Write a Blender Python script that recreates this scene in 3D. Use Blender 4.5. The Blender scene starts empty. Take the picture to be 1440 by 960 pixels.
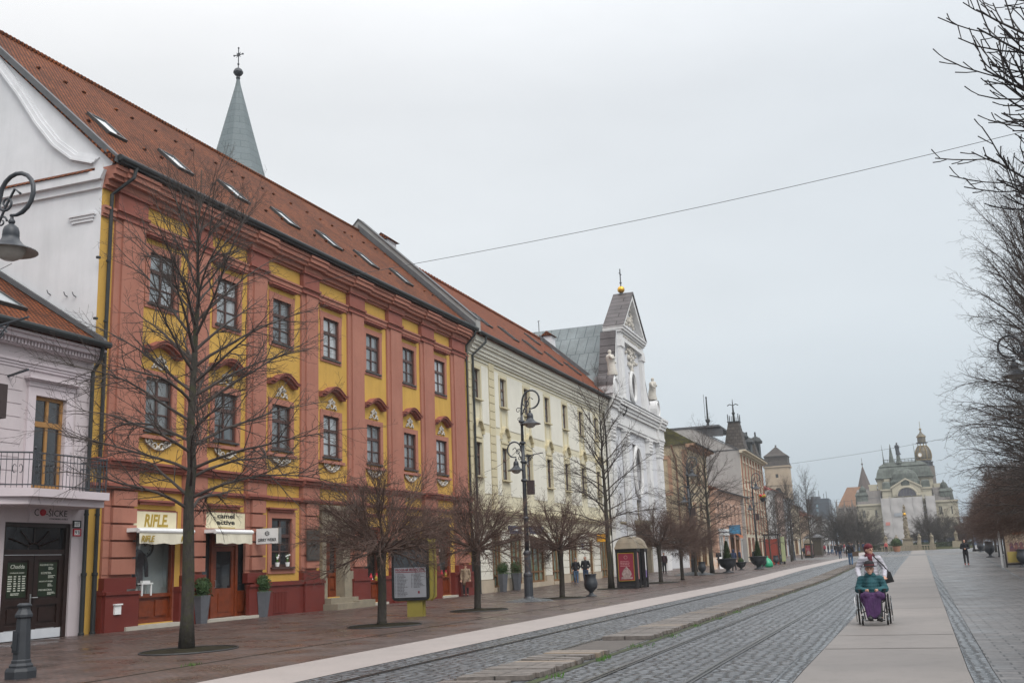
import bpy, bmesh, math, random
from mathutils import Vector, Matrix, noise as mnoise
R = random.Random(11)
SC = bpy.context.scene
COL = SC.collection
LOC = {}
PI = math.pi

# ------------------------------------------------------------------ materials
def _nt(name):
    m = bpy.data.materials.new(name); m.use_nodes = True
    nt = m.node_tree; b = nt.nodes['Principled BSDF']
    return m, nt, b
def N(nt, t, **k):
    n = nt.nodes.new(t)
    for a, v in k.items():
        if a.startswith('i_'): n.inputs[a[2:].replace('_', ' ')].default_value = v
        else: setattr(n, a, v)
    return n
def L(nt, a, b): nt.links.new(a, b)
def c4(c): return (c[0], c[1], c[2], 1)
def ramp(nt, src, stops, interp='LINEAR'):
    r = nt.nodes.new('ShaderNodeValToRGB'); r.color_ramp.interpolation = interp
    e = r.color_ramp.elements
    while len(e) < len(stops): e.new(0.5)
    for i, (p, c) in enumerate(stops):
        e[i].position = p; e[i].color = c4(c) if hasattr(c, '__len__') else (c, c, c, 1)
    L(nt, src, r.inputs[0]); return r.outputs[0]
def coords(nt, which='Object', scale=(1, 1, 1)):
    tc = N(nt, 'ShaderNodeTexCoord'); mp = N(nt, 'ShaderNodeMapping'); mp.inputs['Scale'].default_value = scale
    L(nt, tc.outputs[which], mp.inputs[0]); return mp.outputs[0]
def noise(nt, co, scale, detail=4, rough=.55):
    n = N(nt, 'ShaderNodeTexNoise'); n.inputs['Scale'].default_value = scale
    n.inputs['Detail'].default_value = detail; n.inputs['Roughness'].default_value = rough
    L(nt, co, n.inputs['Vector']); return n.outputs['Fac']
def mixc(nt, f, a, b, mode='MIX'):
    m = N(nt, 'ShaderNodeMix', data_type='RGBA', blend_type=mode)
    for s, v in ((m.inputs[0], f), (m.inputs[6], a), (m.inputs[7], b)):
        if hasattr(v, 'links') or hasattr(v, 'is_linked'): L(nt, v, s)
        elif hasattr(v, '__len__'): s.default_value = c4(v)
        else: s.default_value = v
    return m.outputs[2]
def bump(nt, b, h, strength=.3, dist=.02):
    n = N(nt, 'ShaderNodeBump'); n.inputs['Strength'].default_value = strength; n.inputs['Distance'].default_value = dist
    L(nt, h, n.inputs['Height']); L(nt, n.outputs[0], b.inputs['Normal'])
def dark(c, k): return tuple(x * k for x in c)

def M(name, c, c2=None, scale=2.0, rough=.75, bmp=.0, bscale=60, metal=0, streak=0, grime=0.0, spec=.4, coat=0):
    """plaster, paint, metal, cloth: two colours mixed by noise, optional rain streaks and fine bump"""
    m, nt, b = _nt(name)
    c2 = c2 or dark(c, .82)
    co = coords(nt)
    f = ramp(nt, noise(nt, co, scale, 6, .6), [(.3, 0.), (.72, 1.)])
    col = mixc(nt, f, c, c2)
    if streak:
        cs = coords(nt, 'Object', (1, 1, .12))
        s = ramp(nt, noise(nt, cs, 2.2, 5, .65), [(.46, 0.), (.75, 1.)])
        mu = N(nt, 'ShaderNodeMath', operation='MULTIPLY'); L(nt, s, mu.inputs[0]); mu.inputs[1].default_value = streak
        col = mixc(nt, mu.outputs[0], col, dark(c, .55))
    if grime:
        g = ramp(nt, noise(nt, co, scale * 9, 5, .7), [(.5, 0.), (.8, grime)])
        col = mixc(nt, g, col, dark(c, .4))
    L(nt, col, b.inputs['Base Color'])
    b.inputs['Roughness'].default_value = rough; b.inputs['Metallic'].default_value = metal
    b.inputs['Specular IOR Level'].default_value = spec
    if coat: b.inputs['Coat Weight'].default_value = coat
    if bmp: bump(nt, b, noise(nt, co, bscale, 3), bmp, .01)
    return m

def MB_brick(name, c1, c2, mortar, bw, bh, ms=.012, rough=.6, r2=None, bmp=.4, off=.5, wob=.02, wet=0, var=.25, big=.35, dist=.012):
    """bricks, pavers, setts, roof tiles in metres of surface (UV)"""
    m, nt, b = _nt(name)
    uv = coords(nt, 'UV')
    ob = coords(nt, 'Object')
    nz = N(nt, 'ShaderNodeTexNoise'); nz.inputs['Scale'].default_value = 3.5; nz.inputs['Detail'].default_value = 2; L(nt, uv, nz.inputs['Vector'])
    ad = N(nt, 'ShaderNodeVectorMath', operation='MULTIPLY_ADD'); L(nt, nz.outputs['Color'], ad.inputs[0])
    ad.inputs[1].default_value = (wob, wob, 0); L(nt, uv, ad.inputs[2])
    br = N(nt, 'ShaderNodeTexBrick', offset=off)
    br.inputs['Scale'].default_value = 1; br.inputs['Brick Width'].default_value = bw; br.inputs['Row Height'].default_value = bh
    br.inputs['Mortar Size'].default_value = ms; br.inputs['Mortar Smooth'].default_value = .3
    br.inputs['Color1'].default_value = c4(c1); br.inputs['Color2'].default_value = c4(c2); br.inputs['Mortar'].default_value = c4(mortar)
    br.inputs['Bias'].default_value = 0
    L(nt, ad.outputs[0], br.inputs['Vector'])
    f = ramp(nt, noise(nt, ob, .55, 6, .65), [(.32, 1 - big), (.7, 1 + big * .4)])
    col = mixc(nt, 1.0, br.outputs['Color'], f, 'MULTIPLY')
    f2 = ramp(nt, noise(nt, uv, 9, 3), [(.3, 1 - var), (.7, 1 + var * .5)])
    col = mixc(nt, 1.0, col, f2, 'MULTIPLY')
    L(nt, col, b.inputs['Base Color'])
    if r2 is not None:
        rr = ramp(nt, noise(nt, ob, .8, 5, .6), [(.38, r2), (.62, rough)])
        L(nt, rr, b.inputs['Roughness'])
    else: b.inputs['Roughness'].default_value = rough
    b.inputs['Specular IOR Level'].default_value = .5 if r2 is not None else .12
    iv = N(nt, 'ShaderNodeMath', operation='SUBTRACT'); iv.inputs[0].default_value = 1; L(nt, br.outputs['Fac'], iv.inputs[1])
    ns = N(nt, 'ShaderNodeMath', operation='MULTIPLY_ADD'); L(nt, noise(nt, uv, 14, 3), ns.inputs[0]); ns.inputs[1].default_value = .5; L(nt, iv.outputs[0], ns.inputs[2])
    if bmp: bump(nt, b, ns.outputs[0], bmp, dist)
    return m

def MSETT(name, c1, c2, joint, size, rough, r2, rnd=.6, edge=.085, ax=(1, 1)):
    """irregular rounded setts: cells of varied tone with dark joints"""
    m, nt, b = _nt(name); uv = coords(nt, 'UV', (ax[0]/size, ax[1]/size, 1)); ob = coords(nt)
    ro = N(nt, 'ShaderNodeTexVoronoi', voronoi_dimensions='2D', feature='DISTANCE_TO_EDGE'); f1 = N(nt, 'ShaderNodeTexVoronoi', voronoi_dimensions='2D')
    for v in (ro, f1): v.inputs['Scale'].default_value = 1; v.inputs['Randomness'].default_value = rnd; L(nt, uv, v.inputs['Vector'])
    sp = N(nt, 'ShaderNodeSeparateColor'); L(nt, f1.outputs['Color'], sp.inputs[0])
    col = mixc(nt, sp.outputs[0], c1, c2)
    col = mixc(nt, 1.0, col, ramp(nt, noise(nt, ob, .5, 5, .65), [(.3, .72), (.7, 1.12)]), 'MULTIPLY')
    col = mixc(nt, 1.0, col, ramp(nt, noise(nt, uv, 3.5, 3), [(.3, .75), (.7, 1.15)]), 'MULTIPLY')
    jt = ramp(nt, ro.outputs['Distance'], [(edge*.35, 0.), (edge*1.3, 1.)])
    L(nt, mixc(nt, jt, joint, col), b.inputs['Base Color'])
    L(nt, ramp(nt, sp.outputs[1], [(0, r2), (1, rough)]), b.inputs['Roughness'])
    h = N(nt, 'ShaderNodeMath', operation='MULTIPLY_ADD'); L(nt, noise(nt, uv, 5, 3), h.inputs[0]); h.inputs[1].default_value = .35; L(nt, ramp(nt, ro.outputs['Distance'], [(0, 0.), (.28, 1.)], 'EASE'), h.inputs[2])
    bump(nt, b, h.outputs[0], 1.0, .05); return m

def MGLASS(name, c, c2=None, rough=.06, spec=.6, scale=.9):
    """window pane: what is behind it (curtain, dim room) as colour, with a glossy sheet over it"""
    m, nt, b = _nt(name)
    co = coords(nt, 'Object', (1, 1, .35))
    f = ramp(nt, noise(nt, co, scale, 3), [(.35, 0.), (.65, 1.)])
    L(nt, mixc(nt, f, c, c2 or dark(c, .5)), b.inputs['Base Color'])
    b.inputs['Roughness'].default_value = rough; b.inputs['Specular IOR Level'].default_value = spec
    b.inputs['Coat Weight'].default_value = .6; b.inputs['Coat Roughness'].default_value = .03
    return m
def MCLEAR(name, refl=.12, tint=(.9, .93, .92)):
    m = bpy.data.materials.new(name); m.use_nodes = True; nt = m.node_tree
    for n in list(nt.nodes):
        if n.type != 'OUTPUT_MATERIAL': nt.nodes.remove(n)
    out = [n for n in nt.nodes if n.type == 'OUTPUT_MATERIAL'][0]
    t = N(nt, 'ShaderNodeBsdfTransparent'); t.inputs[0].default_value = c4(tint)
    g = N(nt, 'ShaderNodeBsdfGlossy'); g.inputs['Roughness'].default_value = .03
    mx = N(nt, 'ShaderNodeMixShader'); mx.inputs[0].default_value = refl
    L(nt, t.outputs[0], mx.inputs[1]); L(nt, g.outputs[0], mx.inputs[2]); L(nt, mx.outputs[0], out.inputs[0])
    return m

# ------------------------------------------------------------------ geometry builder
class MB:
    def __init__(s, T=None): s.v = []; s.f = []; s.m = []; s.T = T
    def p(s, co):
        v = Vector(co); s.v.append(s.T @ v if s.T else v); return len(s.v) - 1
    def face(s, pts, m=0): s.f.append([s.p(q) for q in pts]); s.m.append(m)
    def poly(s, ids, m=0): s.f.append(list(ids)); s.m.append(m)
    def box(s, x0, x1, y0, y1, z0, z1, m=0):
        if x0 > x1: x0, x1 = x1, x0
        if y0 > y1: y0, y1 = y1, y0
        if z0 > z1: z0, z1 = z1, z0
        i = [s.p(q) for q in ((x0,y0,z0),(x1,y0,z0),(x1,y1,z0),(x0,y1,z0),(x0,y0,z1),(x1,y0,z1),(x1,y1,z1),(x0,y1,z1))]
        for f in ((0,3,2,1),(4,5,6,7),(0,1,5,4),(1,2,6,5),(2,3,7,6),(3,0,4,7)): s.poly([i[k] for k in f], m)
    def fb(s, u0, u1, z0, z1, n0, n1, m=0):      # box on a facade: along, up, outwards
        s.box(u0, u1, -n1, -n0, z0, z1, m)
    def taper(s, c, w0, d0, w1, d1, z0, z1, m=0):
        x, y = c
        a = [s.p((x+i*w0/2, y+j*d0/2, z0)) for i, j in ((-1,-1),(1,-1),(1,1),(-1,1))]
        b = [s.p((x+i*w1/2, y+j*d1/2, z1)) for i, j in ((-1,-1),(1,-1),(1,1),(-1,1))]
        s.poly(a[::-1], m); s.poly(b, m)
        for k in range(4): s.poly((a[k], a[(k+1)%4], b[(k+1)%4], b[k]), m)
    def lathe(s, c, prof, n=16, m=0, a0=0, cap=True, sx=1, sy=1):
        x, y, z = c; rings = []
        for r, h in prof:
            rings.append([s.p((x + r*sx*math.cos(a0+2*PI*k/n), y + r*sy*math.sin(a0+2*PI*k/n), z + h)) for k in range(n)])
        for a, b in zip(rings, rings[1:]):
            for k in range(n): s.poly((a[k], a[(k+1)%n], b[(k+1)%n], b[k]), m)
        if cap: s.poly(rings[0][::-1], m); s.poly(rings[-1], m)
    def tube(s, pts, r, n=6, m=0, cap=True):
        pts = [Vector(q) for q in pts]
        if not hasattr(r, '__len__'): r = [r] * len(pts)
        rings = []; ref = None
        for i, q in enumerate(pts):
            t = (pts[min(i+1, len(pts)-1)] - pts[max(i-1, 0)])
            if t.length < 1e-9: t = Vector((0, 0, 1))
            t.normalize()
            if ref is None:
                ref = Vector((1, 0, 0)) if abs(t.x) < .8 else Vector((0, 1, 0))
            a = (ref - t * ref.dot(t))
            if a.length < 1e-6: a = Vector((0, 1, 0)) - t * t.y
            a.normalize(); bb = t.cross(a); ref = a
            rings.append([s.p(q + (a*math.cos(2*PI*k/n) + bb*math.sin(2*PI*k/n)) * r[i]) for k in range(n)])
        for a, b in zip(rings, rings[1:]):
            for k in range(n): s.poly((a[k], a[(k+1)%n], b[(k+1)%n], b[k]), m)
        if cap and n > 2: s.poly(rings[0][::-1], m); s.poly(rings[-1], m)
    def prism(s, pts, d0, d1, m=0):               # polygon in (u, z), extruded in depth from d0 to d1
        a = [s.p((u, d0, z)) for u, z in pts]; b = [s.p((u, d1, z)) for u, z in pts]; k = len(pts)
        s.poly(a, m); s.poly(b[::-1], m)
        for i in range(k): s.poly((a[i], b[i], b[(i+1)%k], a[(i+1)%k]), m)
    def along(s, pts, u0, u1, m=0):               # polygon in (depth, z), extruded along u
        a = [s.p((u0, d, z)) for d, z in pts]; b = [s.p((u1, d, z)) for d, z in pts]; k = len(pts)
        s.poly(a, m); s.poly(b[::-1], m)
        for i in range(k): s.poly((a[i], b[i], b[(i+1)%k], a[(i+1)%k]), m)
    def strip(s, line, w, d0, d1, m=0):           # band of height w along a (u, z) polyline
        for (a, za), (b, zb) in zip(line, line[1:]):
            s.prism([(a, za), (b, zb), (b, zb + w), (a, za + w)], d0, d1, m)
    def ball(s, c, r, n=12, m=0, sz=1.0, sx=1.0, sy=1.0):
        k = max(4, n // 2)
        s.lathe(c, [(max(1e-4, r*math.sin(PI*i/k)), -r*sz*math.cos(PI*i/k)) for i in range(k+1)], n, m, cap=False, sx=sx, sy=sy)
    def wall(s, u0, u1, z0, z1, holes, n=0, rev=.2, m=0, mr=None):
        us = sorted({u0, u1, *[h[0] for h in holes], *[h[1] for h in holes]})
        zs = sorted({z0, z1, *[h[2] for h in holes], *[h[3] for h in holes]})
        us = [u for u in us if u0 - 1e-6 <= u <= u1 + 1e-6]; zs = [z for z in zs if z0 - 1e-6 <= z <= z1 + 1e-6]
        for a, b in zip(us, us[1:]):
            for c, d in zip(zs, zs[1:]):
                mu, mz = (a+b)/2, (c+d)/2
                if any(h[0] < mu < h[1] and h[2] < mz < h[3] for h in holes): continue
                s.face([(a,-n,c),(b,-n,c),(b,-n,d),(a,-n,d)], m)
        mr = m if mr is None else mr
        for a, b, c, d in [h[:4] for h in holes]:
            s.face([(a,-n,c),(a,-n+rev,c),(a,-n+rev,d),(a,-n,d)], mr); s.face([(b,-n,c),(b,-n,d),(b,-n+rev,d),(b,-n+rev,c)], mr)
            s.face([(a,-n,d),(a,-n+rev,d),(b,-n+rev,d),(b,-n,d)], mr); s.face([(a,-n,c),(b,-n,c),(b,-n+rev,c),(a,-n+rev,c)], mr)
    def build(s, name, mats, parent=None, local=False, smooth=False, uv=True, fix=True):
        if not isinstance(mats, (list, tuple)): mats = [mats]
        me = bpy.data.meshes.new(name)
        off = Vector((0, 0, 0))
        if parent is not None:
            off = LOC.get(parent.name, off)
        vs = [tuple(v) for v in s.v] if local or parent is None else [tuple(v - off) for v in s.v]
        me.from_pydata(vs, [], s.f)
        for q in mats: me.materials.append(q)
        if len(mats) > 1: me.polygons.foreach_set('material_index', s.m)
        if smooth: me.polygons.foreach_set('use_smooth', [True] * len(s.f))
        if fix:
            bm = bmesh.new(); bm.from_mesh(me); bmesh.ops.recalc_face_normals(bm, faces=bm.faces); bm.to_mesh(me); bm.free()
        if uv:
            ul = me.uv_layers.new(name='UVMap'); V = me.vertices; data = [0.0] * (2 * len(me.loops))
            for p in me.polygons:
                n = p.normal
                if abs(n.z) > .93: t = Vector((1, 0, 0)); q = Vector((0, 1, 0))
                else:
                    t = Vector((-n.y, n.x, 0)); t.normalize(); q = n.cross(t)
                    if q.z < 0: q = -q
                for li in p.loop_indices:
                    co = V[me.loops[li].vertex_index].co
                    data[2*li] = co.dot(t); data[2*li+1] = co.dot(q)
            ul.data.foreach_set('uv', data)
        me.update()
        o = bpy.data.objects.new(name, me); COL.objects.link(o)
        if parent is not None:
            o.parent = parent; LOC[o.name] = off
        else: LOC[o.name] = Vector((0, 0, 0))
        return o

def tag(o, label=None, cat=None, group=None, kind=None):
    if label: o['label'] = label
    if cat: o['category'] = cat
    if group: o['group'] = group
    if kind: o['kind'] = kind
    return o
def root(name, label, cat, loc=(0, 0, 0), rz=0, group=None):
    o = bpy.data.objects.new(name, None); COL.objects.link(o); o.empty_display_size = .3
    o.location = loc; o.rotation_euler = (0, 0, rz); LOC[o.name] = Vector(loc)
    return tag(o, label, cat, group)
def setting(name, mb, mats, label=None, kind='structure'):
    return tag(mb.build(name, mats), label, None, None, kind)
def kids(o): return [c for c in bpy.data.objects if c.parent == o]
def dup(o, loc=None, rz=None, label=None, scale=None, group=None):
    ch = {}
    for c in bpy.data.objects:
        if c.parent is not None: ch.setdefault(c.parent.name, []).append(c)
    def cp(q, par):
        n = q.copy(); COL.objects.link(n)
        if par is not None: n.parent = par
        for c in ch.get(q.name, []): cp(c, n)
        return n
    n = cp(o, None)
    if loc is not None: n.location = loc
    if rz is not None: n.rotation_euler = (0, 0, rz)
    if scale is not None: n.scale = scale if hasattr(scale, '__len__') else (scale,) * 3
    if label: n['label'] = label
    if group: n['group'] = group
    return n
def frame(o, ux, uy):
    l = math.hypot(ux, uy); ux /= l; uy /= l
    return Matrix(((ux, -uy, 0, o[0]), (uy, ux, 0, o[1]), (0, 0, 1, o[2] if len(o) > 2 else 0), (0, 0, 0, 1)))
_fonts = {}
def text(body, T, u, z, n, width, height, mat, parent=None, name='lettering', ext=.006, shear=0, bold=0):
    """writing as solid letters, centred on (u, z) of a facade frame"""
    cu = bpy.data.curves.new(name, 'FONT'); cu.body = body; cu.align_x = 'CENTER'; cu.align_y = 'CENTER'
    cu.extrude = .02; cu.shear = shear; cu.offset = bold; cu.resolution_u = 2; cu.space_line = .95
    o = bpy.data.objects.new('tmp', cu); COL.objects.link(o)
    dg = bpy.context.evaluated_depsgraph_get(); dg.update()
    me = bpy.data.meshes.new_from_object(o.evaluated_get(dg))
    bpy.data.objects.remove(o); bpy.data.curves.remove(cu)
    me.name = name
    xs = [v.co.x for v in me.vertices]; ys = [v.co.y for v in me.vertices]
    if not xs: return None
    cx, cy = (min(xs)+max(xs))/2, (min(ys)+max(ys))/2
    sx = width / max(1e-6, max(xs)-min(xs)); sy = height / max(1e-6, max(ys)-min(ys))
    off = LOC.get(parent.name, Vector()) if parent else Vector()
    for v in me.vertices:
        q = Vector((u + (v.co.x-cx)*sx, -(n + (ext if v.co.z > 0 else 0)), z + (v.co.y-cy)*sy))
        v.co = (T @ q) - off
    me.materials.clear(); me.materials.append(mat)
    ob = bpy.data.objects.new(name, me); COL.objects.link(ob)
    if parent: ob.parent = parent; LOC[ob.name] = off
    return ob

def print_rows(T, u0, u1, z0, z1, n, rows, mat, parent=None, name='printed_lines', seed=1, ragged=.4, local=False, fill=.5):
    """rows of print too small to read, as word-long dashes"""
    b = MB(T); rr = random.Random(seed); h = (z1-z0)/rows
    for i in range(rows):
        z = z1 - (i+.5)*h; u = u0; e = u1 - (u1-u0)*ragged*rr.random()
        while u < e:
            w = min(e, u + (u1-u0)*rr.uniform(.08, .26)); b.fb(u, w, z-h*fill/2, z+h*fill/2, n, n+.004); u = w + (u1-u0)*.035
    return b.build(name, mat, parent, local=local)

def lerp(a, b, t): return a + (b - a) * t
GK = [(-60, 0), (60, 0), (85, .25), (160, .65), (210, 1.25), (260, 1.6), (3000, 1.6)]
def gz(y):
    for (a, za), (b, zb) in zip(GK, GK[1:]):
        if a <= y <= b: return lerp(za, zb, (y-a)/(b-a))
    return 0
def bend(y): return .0125 * max(0, y - 14)

def window(T, u0, u1, z0, z1, n, parent, fm, gm, cols=2, rows=(.36, .68), fw=.09, bar=.05, sill=None, name='window', door=False):
    """casement: outer frame, meeting stile, transoms; the pane sheet is a sub-part"""
    b = MB(T)
    b.fb(u0, u0+fw, z0, z1, n, n+.07); b.fb(u1-fw, u1, z0, z1, n, n+.07)
    b.fb(u0+fw, u1-fw, z1-fw, z1, n, n+.07); b.fb(u0+fw, u1-fw, z0, z0+fw*1.2, n, n+.07)
    for c in range(1, cols):
        x = lerp(u0, u1, c/cols); b.fb(x-bar*.8, x+bar*.8, z0+fw*1.2, z1-fw, n, n+.066)
    for i, r in enumerate(rows):
        z = lerp(z1, z0, r); w = bar*1.3 if i == 0 else bar*.45
        b.fb(u0+fw, u1-fw, z-w, z+w, n, n+(.075 if i == 0 else .06))
    o = b.build(name, fm, parent)
    g = MB(T); g.fb(u0+.02, u1-.02, z0+.02, z1-.02, n-.02, n+.02); g.build('pane', gm, o)
    if sill is not None:
        s = MB(T); s.fb(u0-.08, u1+.08, z0-.07, z0, n, sill[0]); s.build('sill', sill[1], o)
    return o
# ------------------------------------------------------------------ world, sun, camera
def build_world():
    w = bpy.data.worlds.new('World'); SC.world = w; w.use_nodes = True
    nt = w.node_tree
    for n in list(nt.nodes): nt.nodes.remove(n)
    out = N(nt, 'ShaderNodeOutputWorld')
    sky = N(nt, 'ShaderNodeTexSky', sky_type='NISHITA', sun_disc=False)
    sky.sun_elevation = math.radians(SUN_EL); sky.sun_rotation = math.radians(SUN_AZ)
    sky.air_density = 1.0; sky.dust_density = 4.0; sky.ozone_density = 1.0
    hs = N(nt, 'ShaderNodeHueSaturation'); hs.inputs['Saturation'].default_value = .35
    L(nt, sky.outputs[0], hs.inputs['Color'])
    bg = N(nt, 'ShaderNodeBackground'); bg.inputs['Strength'].default_value = .05
    L(nt, hs.outputs[0], bg.inputs['Color'])
    # the cloud deck: an even grey sheet, brighter overhead, a little darker and bluer low in the north-east
    tc = N(nt, 'ShaderNodeTexCoord'); sp = N(nt, 'ShaderNodeSeparateXYZ'); L(nt, tc.outputs['Generated'], sp.inputs[0])
    el = ramp(nt, sp.outputs['Z'], CLOUD)
    east = N(nt, 'ShaderNodeMath', operation='MULTIPLY_ADD'); L(nt, sp.outputs['X'], east.inputs[0]); east.inputs[1].default_value = .5; east.inputs[2].default_value = .5
    tint = ramp(nt, east.outputs[0], [(.12, (1.10, 1.05, 1.01)), (.62, (.945, .965, .985)), (1, (1.0, 1.0, 1.0))])
    mp = N(nt, 'ShaderNodeMapping'); mp.inputs['Scale'].default_value = (1, 1, 3); L(nt, tc.outputs['Generated'], mp.inputs[0])
    cl = ramp(nt, noise(nt, mp.outputs[0], 2.6, 5, .55), [(.3, .945), (.7, 1.04)])
    c1 = mixc(nt, 1.0, el, tint, 'MULTIPLY'); c2 = mixc(nt, 1.0, c1, cl, 'MULTIPLY')
    bg2 = N(nt, 'ShaderNodeBackground'); bg2.inputs['Strength'].default_value = CLOUD_K; L(nt, c2, bg2.inputs['Color'])
    ad = N(nt, 'ShaderNodeAddShader'); L(nt, bg.outputs[0], ad.inputs[0]); L(nt, bg2.outputs[0], ad.inputs[1]); L(nt, ad.outputs[0], out.inputs[0])

SUN_EL, SUN_AZ = 48, 130
CLOUD = [(.0, (.18, .215, .245)), (.06, (.20, .235, .262)), (.22, (.266, .288, .301)), (.42, (.302, .318, .329)), (.70, (.6, .61, .62)), (1, (.95, .96, .97))]
CLOUD_K = 2.2
build_world()
sl = bpy.data.lights.new('sun', 'SUN'); sl.energy = 1.5; sl.angle = math.radians(32); sl.color = (1, .97, .93)
so = bpy.data.objects.new('sun', sl); COL.objects.link(so)
# light arrives from the camera's right-hand side, behind it (the bright part of the overcast)
az = math.radians(SUN_AZ); e = math.radians(SUN_EL)
sdir = Vector((math.sin(az)*math.cos(e), math.cos(az)*math.cos(e), math.sin(e)))
so.rotation_euler = sdir.to_track_quat('Z', 'Y').to_euler()

F, CAMH = 1460.0, 1.55
def camera():
    roll = .04; off = 313.0
    up = Vector((-roll, -1, off/F)).normalized()          # image axes: x right, y down, z forward
    vx, vy = 1275.0, 793 - roll*(1275-720)
    yd = Vector((vx-720, vy-480, F)); yd = (yd - up*yd.dot(up)).normalized()
    xd = yd.cross(up)
    rows = (xd, yd, up)
    right = Vector([r.x for r in rows]); down = Vector([r.y for r in rows]); fwd = Vector([r.z for r in rows])
    m = Matrix((right, -down, -fwd)).transposed().to_4x4(); m.translation = (0, 0, CAMH)
    cd = bpy.data.cameras.new('camera'); cd.sensor_width = 36; cd.lens = F/1440*36; cd.clip_start = .2; cd.clip_end = 4000
    co = bpy.data.objects.new('camera', cd); COL.objects.link(co); co.matrix_world = m; SC.camera = co
camera()
vs = SC.view_settings; vs.view_transform = 'Standard'; vs.look = 'None'; vs.exposure = 0; vs.gamma = 1

# ------------------------------------------------------------------ shared materials
m_iron = M('cast_iron', (.028, .032, .040), (.045, .05, .058), 5, .45, .15, 90, spec=.5)
m_zinc = M('zinc_gutter', (.034, .038, .039), (.024, .027, .028), 2, .5, 0, metal=.3)
m_tile = MB_brick('roof_tile', (.33, .102, .034), (.205, .063, .024), (.05, .018, .012), .2, .22, .04, .75, bmp=.9, var=.45, big=.42, wob=.02, dist=.03)
m_tile_red = MB_brick('roof_tile_new', (.345, .10, .034), (.24, .067, .026), (.06, .02, .014), .2, .22, .04, .75, bmp=.9, var=.3, big=.22, wob=.01, dist=.03)
m_moss_tile = MB_brick('mossy_tile', (.055, .05, .03), (.10, .09, .02), (.02, .02, .015), .25, .22, .02, .85, bmp=.9, var=.5, big=.7, dist=.03)
m_glass = MGLASS('window_glass', (.16, .18, .19), (.06, .07, .075))
m_glass_dark = MGLASS('dark_glass', (.03, .032, .035), (.015, .016, .018))
m_skyglass = MGLASS('skylight_glass', (.50, .54, .57), (.42, .46, .48), .05, .9)  # pale base colour paints in the sky reflected by the panes
m_dkframe = M('dark_sash', (.05, .048, .047), rough=.5)
m_lead = M('lead_flashing', (.075, .078, .082), (.11, .11, .115), 3, .6)
m_white = M('white_plaster', (.70, .70, .715), (.60, .605, .615), .6, .85, .25, 40, streak=.22, grime=.06)
m_black = M('black_paint', (.012, .012, .013), rough=.4)
m_steel = M('brushed_steel', (.5, .5, .5), rough=.3, metal=1)
m_whitep = M('white_paint', (.8, .8, .79), (.72, .72, .71), 6, .5)
m_stucco = M('white_stucco', (.56, .53, .48), (.42, .39, .34), 8, .8, .3, 60)

# ------------------------------------------------------------------ ground sheets: X is across the street, Y along it
def sheet(name, left, right, y0, y1, dz, mat, ny=60, label=None):
    """strip of ground between two lines X = f(Y), laid dz above the terrain"""
    b = MB(); ys = [y0 + (y1-y0)*i/ny for i in range(ny+1)]
    ids = [(b.p((left(y), y, gz(y)+dz)), b.p((right(y), y, gz(y)+dz))) for y in ys]
    for (a, c), (d, e) in zip(ids, ids[1:]): b.poly((a, c, e, d))
    return setting(name, b, mat, label)
m_earth = M('far_ground', (.16, .155, .15), (.12, .12, .118), .2, .8)
m_clinker = MB_brick('wet_clinker', (.135, .078, .062), (.092, .066, .058), (.045, .036, .032), .21, .105, .012, .62, .22, bmp=.35, var=.35, big=.45, wob=.012, dist=.008)
m_clinker2 = MB_brick('wet_clinker_edge', (.12, .075, .062), (.10, .07, .06), (.045, .038, .034), .21, .105, .012, .6, .25, bmp=.35, var=.35, big=.4, wob=.012, dist=.008)
m_pinkstrip = M('exposed_aggregate', (.325, .284, .266), (.275, .243, .229), .9, .62, .35, 160, grime=.25)
m_sett = MSETT('granite_setts', (.175, .185, .20), (.085, .09, .10), (.012, .012, .012), .185, .5, .2, .62, .10, (1, 1.12))
m_slab = MB_brick('stone_slabs', (.148, .139, .137), (.105, .101, .102), (.03, .03, .03), .46, .28, .016, .55, .3, bmp=.5, var=.35, big=.3, wob=.03, dist=.012)
m_concrete = M('pale_concrete', (.208, .186, .172), (.150, .137, .128), .3, .6, .25, 120, grime=.38)
m_curb = MSETT('blue_setts', (.165, .18, .195), (.105, .115, .125), (.03, .03, .032), .15, .5, .28, .45, .07, (1.1, .62))
m_plank = MB_brick('old_planks', (.20, .17, .15), (.155, .135, .12), (.03, .025, .022), 1.2, .17, .014, .65, .4, bmp=.5, off=.0, var=.45, big=.25, wob=.012)
m_rail = M('tram_rail', (.16, .155, .15), (.10, .095, .09), 6, .28, metal=.8)
m_soil = M('tree_pit_soil', (.022, .018, .015), (.04, .036, .022), 4, 1.0, .6, 30, spec=.05)
m_grate = M('iron_grate', (.03, .03, .03), rough=.5)

E0, E1 = 2.0, 262.0
sheet('ground', lambda y: -700, lambda y: 700, -60, 1500, -.03, m_earth, 40, 'open ground under the whole town')
BND = lambda x: (lambda y: x + bend(y))
sheet('left_pavement', lambda y: -23.6 if y < 130 else -23.6 + bend(y) - 1.4, BND(-12.3), E0, E1, .0, m_clinker, 60, 'wet red brown clinker pavement along the left facades')
sheet('left_pavement_edge', BND(-12.26), BND(-10.25), E0, E1, .0, m_clinker2, 60, 'outer band of brown clinker beside the pale strip')
sheet('pale_strip', BND(-10.2), BND(-8.52), E0, E1, .004, m_pinkstrip, 60, 'pinkish exposed aggregate strip along the street')
sheet('cobbled_roadway', BND(-8.5), BND(-1.75), E0, E1, .0, m_sett, 90, 'wet grey granite setts between the walks')
sheet('sett_border', BND(-1.74), BND(-1.5), E0, E1, .006, m_curb, 60, 'border of grey setts along the walkway')
sheet('walkway', lambda y: -1.49 + bend(y)*.92, lambda y: .55 + bend(y)*1.05 , E0, E1, .004, m_concrete, 60, 'pale concrete walkway with the wheelchair on it')
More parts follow.
